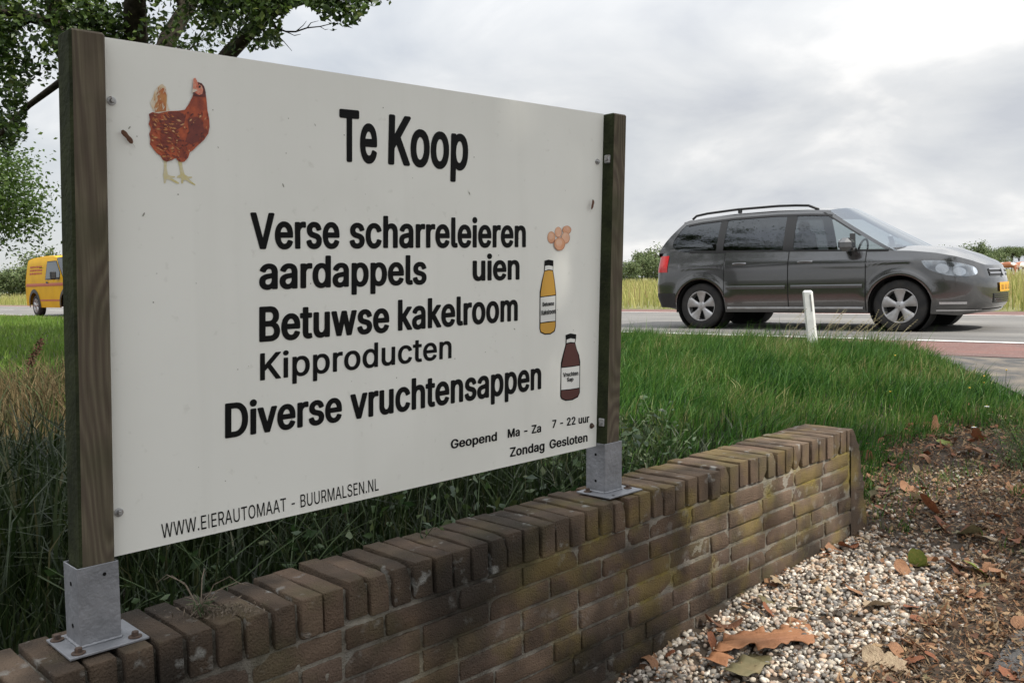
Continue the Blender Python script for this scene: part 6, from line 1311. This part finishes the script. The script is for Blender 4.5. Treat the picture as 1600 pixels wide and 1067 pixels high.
# plane tree beside the driveway, behind the camera: unseen, crown shaped to shade the sign and fleck the sun
pb = Vector((3.4, -2.3, float(ground_z(.75, -4.0))))
pt_ = thing('plane_tree', 'broad plane tree beside the driveway out of view', 'tree', pb)
rr2 = random.Random(5)
limbs2 = [([pb, pb + Vector((-.05, .05, 1.6)), pb + Vector((-.1, .15, 3.0))], .22, .18)]
cr2 = pb + Vector((-.1, .15, 3.0))
for (ex, ey, ez) in ((2.6, -1.0, 6.6), (1.3, -1.6, 6.9), (3.6, .3, 6.3), (4.9, -1.6, 6.2), (3.2, -3.4, 6.6), (1.2, -.2, 6.0), (5.0, .6, 6.9), (2.4, .5, 7.2)):
    e_ = Vector((ex, ey, ez)); mdl = cr2.lerp(e_, .5) + Vector((0, 0, .5)); limbs2.append(([cr2, cr2.lerp(mdl, .5), mdl, e_], .10, .03))
tb2, tp2 = grow(limbs2[1:], 2, rr2, spread=.6, kids=(6, 8), ratio=.42, up=.0)
wood('trunk', [([q - pb for q in map(Vector, p)], r) for p, r in limbs2[:1] and [(limbs2[0][0], [.22, .2, .18])] + tb2], m_barkpale, pt_)
C = leaves_on(tp2, 2, 40, .22, rr2)
core_ = rng.normal(0, 1, (5200, 3)) * [.75, .58, .45] + [2.75, -.85, 6.1]  # dense leaf mass added to keep the sun off the sign
C = C[(C[:, 0] < 4.3) & (C[:, 1] < .25)]
fr_ = []
for k in range(10):                                     # loose leaf clumps, added to break the sun into soft flecks
    c_ = rng.uniform([4.2, -2.2, 5.4], [7.6, 1.6, 6.8]); fr_.append(c_ + rng.normal(0, 1, (150, 3)) * rng.uniform(.12, .24) * [1, 1, .6])
C = np.concatenate([C, core_] + fr_)
print('plane leaves', len(C))
leaf_cards('crown', C - np.array(pb), rng.uniform(.11, .19, len(C)), rng.beta(2, 2, len(C)), m_leaf2, pt_, aspect=.95)

# ------------------------------------------------------------------ cows
def cow(name, label, loc, rz, body_c, patch_c, sc=1.0):
    me = bpy.data.meshes.new('cow_body')
    J = [(-.75, 0, 1.18, .22), (-.35, 0, 1.20, .34), (.15, 0, 1.15, .36), (.60, 0, 1.18, .30), (.92, 0, 1.28, .17), (1.15, 0, 1.38, .15), (1.42, 0, 1.22, .09),
         (-.68, .2, .82, .15), (-.74, .22, .50, .07), (-.68, .22, .05, .06), (-.68, -.2, .82, .15), (-.74, -.22, .50, .07), (-.68, -.22, .05, .06),
         (.58, .2, .80, .12), (.58, .2, .45, .06), (.58, .2, .05, .055), (.58, -.2, .80, .12), (.58, -.2, .45, .06), (.58, -.2, .05, .055), (-.96, 0, 1.15, .04), (-1.0, 0, .65, .025), (1.10, .16, 1.45, .035), (1.10, -.16, 1.45, .035)]
    E_ = [(0, 1), (1, 2), (2, 3), (3, 4), (4, 5), (5, 6), (0, 7), (7, 8), (8, 9), (0, 10), (10, 11), (11, 12), (3, 13), (13, 14), (14, 15), (3, 16), (16, 17), (17, 18), (0, 19), (19, 20), (5, 21), (5, 22)]
    me.from_pydata([j[:3] for j in J], E_, []); o = bpy.data.objects.new(name, me); COL.objects.link(o)
    sk = o.modifiers.new('skin', 'SKIN'); o.modifiers.new('sub', 'SUBSURF').levels = 1
    for i, v in enumerate(me.skin_vertices[0].data): v.radius = (J[i][3], J[i][3]); v.use_root = (i == 0)
    me.materials.append(mat('cow_hide', body_c, .8, col2=patch_c, nscale=1.3, lo=.47, hi=.53, detail=1))
    o.location = loc; o.rotation_euler = (0, 0, rz); o.scale = (sc,) * 3
    return tag(o, label, 'cow')
c1 = pix(1574, 424, 96); c2 = pix(1594, 424, 98)
cow('cow', 'red and white cow grazing in the meadow beside the car nose', (c1.x, c1.y, -.05), 2.6, (.32, .12, .06), (.66, .60, .55))
cow('cow', 'mostly white cow in the meadow at the right edge', (c2.x, c2.y, -.05), .3, (.70, .66, .62), (.34, .14, .08))

# ------------------------------------------------------------------ fallen leaves
m_fall = [mat('dry_leaf_' + n_, a_, .6, col2=b_, nscale=14, lo=.3, hi=.7, bump=.5, bscale=30, transl=.15, spec=.35) for n_, a_, b_ in
          (('russet', (.25, .095, .040), (.16, .055, .028)), ('tan', (.33, .17, .085), (.22, .11, .06)), ('dark', (.11, .050, .028), (.17, .08, .045)), ('olive', (.12, .11, .055), (.19, .15, .08)), ('green', (.13, .20, .035), (.25, .24, .06)), ('pale', (.40, .31, .20), (.28, .20, .13)))]
def leaf_mesh(seed, kind, m):
    r = random.Random(seed); n = 40; pts = []
    for k in range(n):
        a = 2 * pi * k / n
        if kind == 'lobed':
            l = .55 + .38 * max(0, cos(2.5 * (a - pi / 2))) ** 1.2 * (1 if -.2 < sin(a) + .6 else .5) + r.uniform(-.05, .05); l *= (.55 if sin(a) < -.85 else 1)
        else: l = .38 + .55 * abs(sin(a)) ** 2.2 + r.uniform(-.02, .02)
        pts.append((l * cos(a) * .5, l * sin(a) * .5))
    ax = r.uniform(0, pi); cv = r.uniform(.5, 2.6) * r.choice([1, 1, -1]); tw_ = r.uniform(-1.2, 1.2); cu2 = r.uniform(-.6, 1.0)
    def f(x, y):
        u_ = x * cos(ax) + y * sin(ax); v_ = -x * sin(ax) + y * cos(ax)
        R_ = 1 / max(abs(cv), .05); th = u_ / R_
        X_ = R_ * sin(th); Z_ = R_ * (1 - cos(th)) * (1 if cv > 0 else -1)
        Z_ += cu2 * v_ * v_ + tw_ * u_ * v_ * .5 + .025 * sin(9 * u_ + seed) * cos(8 * v_) + .012 * abs(sin(14 * atan2(y, x)))
        return (X_ * cos(ax) - v_ * sin(ax), X_ * sin(ax) + v_ * cos(ax), Z_)
    b = MB().poly(pts, f, 5)
    zmin = min(v[2] for v in b.V); b.V = [(x, y, z - zmin) for x, y, z in b.V]
    pe = [f(0, -.40 - .07 * k) for k in range(6)]; b.tube([(p[0], p[1], p[2] - zmin) for p in pe], .006, 4)
    me = bpy.data.meshes.new('fallen_leaf'); me.from_pydata(b.V, [], b.F); me.materials.append(m); me.polygons.foreach_set('use_smooth', np.ones(len(me.polygons), bool)); me.update()
    return me
LM = [leaf_mesh(100 + k, 'lobed' if k % 3 else 'oval', m_fall[(0, 1, 0, 2, 1, 5, 0, 3, 2, 1)[k % 10]]) for k in range(14)]
def put_leaf(me, s, t, size, rot, label, group='dry plane leaves fallen along the driveway', lift=.006):
    o = bpy.data.objects.new('fallen_leaf', me); COL.objects.link(o); x, y = xy(s, t)
    o.location = (float(x), float(y), float(ground_z(s, t)) + lift); o.rotation_euler = rot; o.scale = (size,) * 3
    return tag(o, label, 'leaf', group)
lr = random.Random(9); cnt = 0
while cnt < 245:
    s = lr.uniform(1.9, 6.0); t = lr.uniform(.7, 2.1)
    if t > 1.62 and s < 3.9: continue
    e = float(drive_edge(s)); g = float(grass_edge(s))
    dens = exp(-((t - e - .17) / .17) ** 2) + .16 * (t > e) + .9 * exp(-((t - g + .08) / .16) ** 2) * (s > 3.9) + .22 * (s > 3.7)
    if t < e: dens *= .25
    if lr.random() > dens * .9: continue
    put_leaf(lr.choice(LM), s, t, lr.choice([.04, .045, .05, .06, .07, .09]), (lr.gauss(0, .3), lr.gauss(0, .3), lr.uniform(0, 6.28)), 'brown curled plane leaf lying on the litter beside the driveway', lift=.008 + lr.uniform(0, .012)); cnt += 1
# particular leaves
LEAFY = LM + []
for (px, py, sz, ci, kind, rot, label) in (
    (1462, 676, .19, 1, 'lobed', (.9, .1, .4), 'large tan leaf leaning upright in the grass edge, left of the upright pair'),
    (1526, 688, .16, 0, 'lobed', (.9, -.2, 2.2), 'russet leaf tilted against the grass, right of the upright pair'),
    (1520, 714, .17, 1, 'lobed', (.2, .1, 1.0), 'tan leaf lying flat below the two upright leaves'),
    (1470, 700, .10, 0, 'oval', (.7, .5, .3), 'small russet leaf next to a green leaf at the grass edge'),
    (1476, 697, .11, 4, 'oval', (.5, -.5, 1.3), 'green oval leaf at the grass edge'),
    (1358, 722, .13, 0, 'lobed', (1.1, .2, .2), 'reddish brown leaf standing behind the end of the wall'),
    (1384, 776, .17, 2, 'lobed', (.2, .2, 2.1), 'dark brown leaf on the dirt beside the wall end'),
    (1428, 772, .17, 1, 'lobed', (.3, -.2, .7), 'tan leaf among the dirt right of the wall end'),
    (1446, 786, .17, 5, 'oval', (.3, .3, 1.2), 'grey tan folded leaf on the dirt'),
    (1462, 804, .20, 0, 'oval', (.5, .1, 1.6), 'big russet curled leaf on the dark dirt'),
    (1474, 826, .14, 0, 'lobed', (.6, .4, .4), 'bright rust leaf tented on the dark dirt'),
    (1513, 838, .19, 3, 'lobed', (.4, .1, 2.8), 'large grey olive leaf lying by a stick'),
    (1541, 846, .13, 5, 'lobed', (.2, .1, 1.9), 'pale torn leaf right of the olive leaf'),
    (1368, 782, .11, 3, 'oval', (.5, .1, .3), 'grey green leaf beside the wall foot'),
    (1306, 864, .12, 1, 'lobed', (.2, 0, .9), 'tan leaf pressed against the wall foot'),
    (1326, 858, .10, 0, 'oval', (.2, .2, 2.0), 'narrow russet leaf near the wall foot'),
    (1436, 886, .15, 4, 'oval', (.9, .2, 2.6), 'yellow green leaf standing up from the gravel'),
    (1416, 898, .12, 1, 'oval', (.7, -.2, .5), 'orange tan leaf beside the yellow green leaf'),
    (1524, 900, .15, 4, 'oval', (.7, .4, 1.0), 'pale green half folded leaf in the litter'),
    (1505, 892, .18, 2, 'lobed', (.3, .1, 1.7), 'dark brown leaf behind the pale green leaf'),
    (1345, 930, .12, 1, 'oval', (.3, .1, 1.2), 'tan oval leaf lying on the gravel'),
    (1372, 952, .17, 5, 'lobed', (.3, .2, 2.4), 'pale brown curled leaf on the gravel'),
    (1386, 1050, .20, 5, 'lobed', (.3, -.3, .3), 'pale curled leaf at the lower picture edge'),
    (1432, 1014, .11, 1, 'oval', (.2, .1, 1.5), 'light tan leaf on the litter beside a twig'),
    (1445, 975, .10, 0, 'oval', (.2, .1, 1.1), 'russet leaf low in the litter'),
    (1590, 1064, .12, 0, 'lobed', (.2, .1, 1.1), 'russet leaf on the driveway corner'),
    (1206, 963, .10, 0, 'oval', (.6, .2, 1.0), 'russet curled leaf above the big flat leaf'),
    (1130, 982, .13, 2, 'oval', (.1, .2, 1.45), 'dark rolled leaf lying between wall and big leaf'),
    (1116, 1012, .10, 0, 'lobed', (.8, .2, .6), 'red brown leaf curled behind the big flat leaf'),
    (1200, 945, .10, 3, 'lobed', (.3, .2, .6), 'olive leaf on the gravel above the big leaf'),
    (1245, 955, .10, 3, 'lobed', (.2, .2, 2.6), 'grey leaf on the gravel in the shade'),
    (1012, 1042, .09, 1, 'oval', (.2, .1, .7), 'narrow tan leaf against the wall at the lower edge')):
    d = _F + _R2 * ((px - 800) / 1420) - _U2 * ((py - 533.5) / 1420); k = .8
    for it in range(4000):
        p = Vector((0, 0, .74)) + d * k; s_, t_ = np.dot(DW, (p.x, p.y)), np.dot(DR, (p.x, p.y))
        if p.z < ground_z(s_, t_): break
        k += .002
    if t_ > 1.62 and s_ < 3.72: t_ = 1.60
    put_leaf(leaf_mesh(px, kind, m_fall[ci]), s_, t_, sz, rot, label, group=None)
# the big flat leaf and its neighbours, outlines measured on the ground
def flat_leaf(name, pts, z0, z1, m, label, seed):
    cx = sum(p[0] for p in pts) / len(pts); cy = sum(p[1] for p in pts) / len(pts)
    tri = tessellate_polygon([[Vector((p[0], p[1], 0)) for p in pts]])
    import bmesh
    bm = bmesh.new(); vs = [bm.verts.new((p[0] - cx, p[1] - cy, 0)) for p in pts]
    for t in tri: bm.faces.new([vs[i] for i in t])
    bmesh.ops.subdivide_edges(bm, edges=bm.edges, cuts=3, use_grid_fill=True)
    for v in bm.verts:
        d_ = v.co.x * .6 + v.co.y * .8
        v.co.z = z1 * (.5 + .5 * sin(v.co.x * 17 + seed)) + .35 * z1 * sin(v.co.y * 40 + v.co.x * 30) + .006 * sin(v.co.x * 80 + v.co.y * 60)
    for f in bm.faces: f.smooth = True
    me = bpy.data.meshes.new(name); bm.to_mesh(me); bm.free(); me.materials.append(m)
    o = bpy.data.objects.new(name, me); COL.objects.link(o); o.location = (cx, cy, z0)
    o.modifiers.new('thick', 'SOLIDIFY').thickness = .0012
    return tag(o, label, 'leaf')
m_bigleaf = mat('big_dry_leaf', (.285, .135, .065), .6, col2=(.21, .092, .045), nscale=9, lo=.3, hi=.75, bump=.45, bscale=40, spec=.3)
flat_leaf('fallen_leaf', [(.575, 2.656), (.606, 2.704), (.629, 2.736), (.645, 2.793), (.669, 2.778), (.721, 2.798), (.772, 2.804), (.77, 2.774), (.785, 2.761), (.82, 2.801), (.869, 2.871), (.899, 2.882), (.941, 2.937), (.979, 2.942), (.941, 2.898), (.926, 2.868), (.922, 2.776), (.931, 2.743), (.907, 2.731), (.9, 2.697), (.868, 2.661), (.855, 2.683), (.827, 2.702), (.791, 2.671), (.752, 2.646), (.712, 2.643), (.712, 2.686), (.663, 2.678), (.634, 2.653), (.614, 2.659)], -.380, .007, m_bigleaf, 'very large flat brown leaf spread across the gravel', 1)
flat_leaf('fallen_leaf', [(.539, 2.641), (.568, 2.655), (.614, 2.698), (.626, 2.695), (.633, 2.61), (.617, 2.616), (.598, 2.567), (.587, 2.603), (.565, 2.622)], -.400, .008, m_bigleaf, 'smaller brown leaf scrap below the very large leaf', 2)
flat_leaf('fallen_leaf', [(.584, 2.544), (.629, 2.613), (.665, 2.652), (.702, 2.692), (.729, 2.659), (.763, 2.668), (.744, 2.617), (.707, 2.578), (.679, 2.539), (.62, 2.51)], -.404, .010, m_fall[3], 'olive grey leaf at the lower edge below the large leaf', 4)
# two leaves caught on the board
def stuck(u, z, size, rot, label):
    o = bpy.data.objects.new('dead_leaf', leaf_mesh(int(u * 1000) + 77, 'oval', m_fall[2])); COL.objects.link(o)
    o.location = wall_pt(u, BV - .008, z); o.rotation_euler = (pi / 2, rot, WRZ); o.scale = (size * .75, size * 1.1, size * .6); return tag(o, label, 'leaf')
stuck(-.0374, .9575, .030, -.7, 'small dead brown leaf stuck to the board left of the hen')
stuck(1.3123, .8835, .030, .3, 'dead curled leaf caught near the right edge of the board')
# twigs
m_twig = mat('twig', (.19, .15, .11), .9, col2=(.09, .07, .05), nscale=40)
def on_ground(px, py, lift=.01):
    d = _F + _R2 * ((px - 800) / 1420) - _U2 * ((py - 533.5) / 1420); k = .8
    while True:
        p = Vector((0, 0, .74)) + d * k
        if p.z < ground_z(np.dot(DW, (p.x, p.y)), np.dot(DR, (p.x, p.y))) + lift or k > 40: return p
        k += .003
for pts, r, label in (([(1424, 738), (1442, 752), (1452, 770), (1462, 788), (1478, 797)], .0045, 'forked bare twig on the dirt past the wall end'), ([(1509, 858), (1516, 838), (1520, 828)], .006, 'short thick stick under the olive leaf'),
                      ([(1545, 912), (1550, 935), (1557, 962), (1560, 985), (1553, 1004)], .004, 'curved pale twig at the litter edge'), ([(1500, 965), (1530, 968), (1560, 970), (1586, 957)], .0055, 'straight twig lying across the curved pale one'),
                      ([(1348, 1037), (1375, 1030), (1392, 1015)], .005, 'brown twig in the litter at the lower edge'), ([(1436, 1058), (1442, 1045), (1438, 1034)], .005, 'stubby twig at the lower picture edge')):
    P_ = [on_ground(*p) for p in pts]; c_ = P_[0].copy()
    o = MB().tube([p - c_ for p in P_], [r * (1 - .12 * i) for i in range(len(P_))], 6).build('twig', m_twig, None, smooth=True); o.location = c_; tag(o, label, 'twig')

# ------------------------------------------------------------------ small plants
def plant(name, label, base, n, h, leaf, m, seed, stem_r=.0025, spread=.25, flowers=0):
    R_ = np.random.default_rng(seed); t = thing(name, label, 'plant', base); b = MB(); C = []; tops = []
    for k in range(n):
        a = R_.uniform(0, 6.28); hh = h * R_.uniform(.6, 1.1); dxy = R_.normal(0, spread * .35, 2); o0 = R_.normal(0, spread * .18, 2)
        pts = [(o0[0], o0[1], -.02)] + [(o0[0] + dxy[0] * f ** 1.5, o0[1] + dxy[1] * f ** 1.5, hh * f) for f in (.33, .66, 1)]
        b.tube(pts, [stem_r, stem_r, stem_r * .8, stem_r * .4], 4, cap=False); tops.append(pts[-1])
        for q in range(max(3, int(hh / .035))):
            f = R_.uniform(.15, 1); C.append((o0[0] + dxy[0] * f ** 1.5 + R_.normal(0, leaf * .5), o0[1] + dxy[1] * f ** 1.5 + R_.normal(0, leaf * .5), hh * f))
    b.build('stem', m_dark_stem, t); C = np.array(C)
    leaf_cards('foliage', C, leaf * R_.uniform(.6, 1.3, len(C)), R_.uniform(0, 1, len(C)), m, t, aspect=.5, hang=.1, R=R_)
    for k in range(flowers):
        p = tops[k % len(tops)]; b = MB().lathe([(.004, .004), (.002, .007)], 8, 'z', p, mi=1)
        for q in range(9):
            a = q * 2 * pi / 9; c_, s_ = cos(a), sin(a); b.add([(p[0] + .003 * c_ - .002 * s_, p[1] + .003 * s_ + .002 * c_, p[2] + .004), (p[0] + .003 * c_ + .002 * s_, p[1] + .003 * s_ - .002 * c_, p[2] + .004), (p[0] + .013 * c_ + .0025 * s_, p[1] + .013 * s_ - .0025 * c_, p[2] + .001), (p[0] + .013 * c_ - .0025 * s_, p[1] + .013 * s_ + .0025 * c_, p[2] + .001)], [(0, 1, 2, 3)], 0)
        b.build('flower', [m_petal, m_disc], t)
    return t
m_hay_stalk = mat('straw', (.22, .19, .10), .8); m_dark_stem = mat('green_stem', (.05, .08, .025), .7); m_petal = mat('white_petal', (.75, .75, .72), .6); m_disc = mat('yellow_disc', (.60, .38, .03), .7)
m_weed = mat('weed_leaf', None, .5, rnd=[(.015, .035, .012), (.03, .065, .018), (.05, .09, .025), (.08, .10, .03)], transl=.25)
m_daisy = mat('daisy_leaf', None, .55, rnd=[(.06, .12, .02), (.11, .19, .035), (.17, .24, .06)], transl=.3)
def gz(x, y): return float(ground_z(np.dot(DW, (x, y)), np.dot(DR, (x, y))))
plant('daisy_clump', 'tall light green clump with white daisies at the right edge', (2.47, 4.32, gz(2.47, 4.32)), 90, .30, .016, m_daisy, 3, .0014, .42, 10)
for i, (u, v, h, lab) in enumerate(((1.62, .36, .34, 'dark leafy weed standing right of the right post'), (1.12, .40, .26, 'leafy weed under the right end of the board'), (.80, .42, .22, 'bushy weed behind the wall under the board'), (.50, .45, .22, 'dark weed below the web address'), (1.95, .45, .20, 'low weed behind the coping right of the post'), (.2, .5, .2, 'low weed behind the coping near the left post'), (1.75, .55, .30, 'second leafy weed right of the right post, set further back'), (2.2, .50, .20, 'small weed behind the right part of the coping'), (2.5, .8, .24, 'broad weed in the verge behind the end of the wall'), (1.45, .40, .24, 'weed at the foot of the right post behind the wall'), (.95, .7, .30, 'taller weed behind the wall under the opening hours'))):
    x, y, _ = wall_pt(u, v); plant('weed', lab, (x, y, gz(x, y)), 14, h, .035, m_weed, 50 + i, .0022, .32)
# seed stalk of a dock plant at the left
m_dock = mat('dock_seed', (.10, .040, .022), .9, col2=(.06, .03, .018), nscale=40)
db = pix(38, 640, 6.6); dk = thing('dock_plant', 'brown seed stalk of a dock plant in the dry grass at the left', 'plant', (db.x, db.y, gz(db.x, db.y)))
tp_ = pix(66, 530, 6.6) - Vector(dk.location); md = tp_ * .5 + Vector((-.03, 0, .03))
MB().tube([(0, 0, -.05), tuple(md), tuple(tp_)], [.006, .005, .003], 5).build('stem', m_dock, dk)
R_ = np.random.default_rng(8); f_ = R_.uniform(.45, 1, 240)[:, None]; C = np.array(md) * (1 - f_) * 2 * (f_ < 1) * 0 + (np.array(md) + (np.array(tp_) - np.array(md)) * ((f_ - .45) / .55)) + R_.normal(0, .014, (240, 3))
leaf_cards('seed_head', C, R_.uniform(.012, .024, 240), R_.uniform(0, 1, 240), m_dock, dk, aspect=.8, R=R_)
# dry tuft growing on the coping
x, y, z = wall_pt(.06, .09, .002); tf = thing('grass_tuft', 'small half dry grass tuft growing on the coping bricks', 'grass', (x, y, z))
b = MB(); tr_ = random.Random(6)
for k in range(46):
    a = tr_.uniform(0, 6.28); l_ = tr_.uniform(.012, .04); b.tube([(tr_.gauss(0, .010), tr_.gauss(0, .010), 0), (l_ * .4 * cos(a), l_ * .4 * sin(a), l_ * .7), (l_ * cos(a), l_ * sin(a), l_ * .8)], [.0012, .001, .0004], 3, cap=False, mi=0 if k < 24 else 1)
b.build('blades', [m_dark_stem, m_twig], tf)
b = MB()
for (a, l_, h_) in ((2.5, .13, .06), (2.9, .10, .075), (.5, .10, .05), (.2, .08, .07), (1.6, .05, .08)):
    b.tube([(0, 0, 0), (l_ * .35 * cos(a), l_ * .35 * sin(a), h_ * .8), (l_ * .75 * cos(a), l_ * .75 * sin(a), h_), (l_ * cos(a), l_ * sin(a), h_ * .75)], [.0013, .0012, .001, .0006], 4)
b.build('dry_stalks', m_twig, tf)
R_ = np.random.default_rng(4); C = R_.normal(0, 1, (320, 3)) * [.040, .022, .004] + [.035, 0, .006]
drt = leaf_cards('dry_roots', C, R_.uniform(.006, .018, 320), R_.uniform(0, 1, 320), m_twig, tf, aspect=.2, R=R_); drt['kind'] = 'stuff'
# wispy seeding grass beside the marker post
for i, (px, py) in enumerate(((1292, 545), (1325, 548), (1352, 548), (1385, 552), (1308, 552), (1226, 545))):
    q = pix(px, py, 8.0); b = MB(); q.z = gz(q.x, q.y); ts = random.Random(70 + i)
    t = thing('seeding_grass', 'wispy seeding grass stalks beside the marker post', 'grass', q, 0, 'seeding grass by the marker post')
    for k in range(7):
        a = ts.gauss(.5, .5); l_ = ts.uniform(.25, .5); o0 = (ts.gauss(0, .05), ts.gauss(0, .05), 0); e_ = (o0[0] + l_ * .55 * cos(a), o0[1] + l_ * .3 * sin(a), l_ * .75)
        b.tube([o0, ((o0[0] * .75 + e_[0] * .25), (o0[1] * .75 + e_[1] * .25), l_ * .45), e_], [.0022, .0018, .0008], 3, cap=False)
        for w_ in range(5): b.tube([(e_[0] - .02 * w_ * cos(a), e_[1], e_[2] - .018 * w_), (e_[0] - .02 * w_ * cos(a) + .012, e_[1] + ts.gauss(0, .008), e_[2] - .018 * w_ + .004)], [.003, .001], 3, cap=False)
    b.build('stalks', m_hay_stalk, t)
# tiny yellow flowers in the verge at the right
fl = random.Random(12)
for k in range(7):
    q = pix(fl.uniform(1400, 1600), fl.uniform(595, 655), 6); s_ = fl.uniform(5.4, 6.6); t_ = fl.uniform(1.75, 2.9)
    if t_ < float(grass_edge(s_)) + .05: continue
    x, y = xy(s_, t_); h_ = fl.uniform(.12, .2); o = MB().tube([(0, 0, 0), (.01, 0, h_)], .0014, 3, mi=0).lathe([(.002, h_ - .003), (.006, h_ + .002), (.004, h_ + .005)], 7, 'z', (.01, 0, 0), mi=1).build('yellow_flower', [m_dark_stem, m_disc], None)
    o.location = (float(x), float(y), float(ground_z(s_, t_))); tag(o, 'tiny yellow flower standing in the verge grass by the driveway', 'flower', 'yellow flowers in the verge')
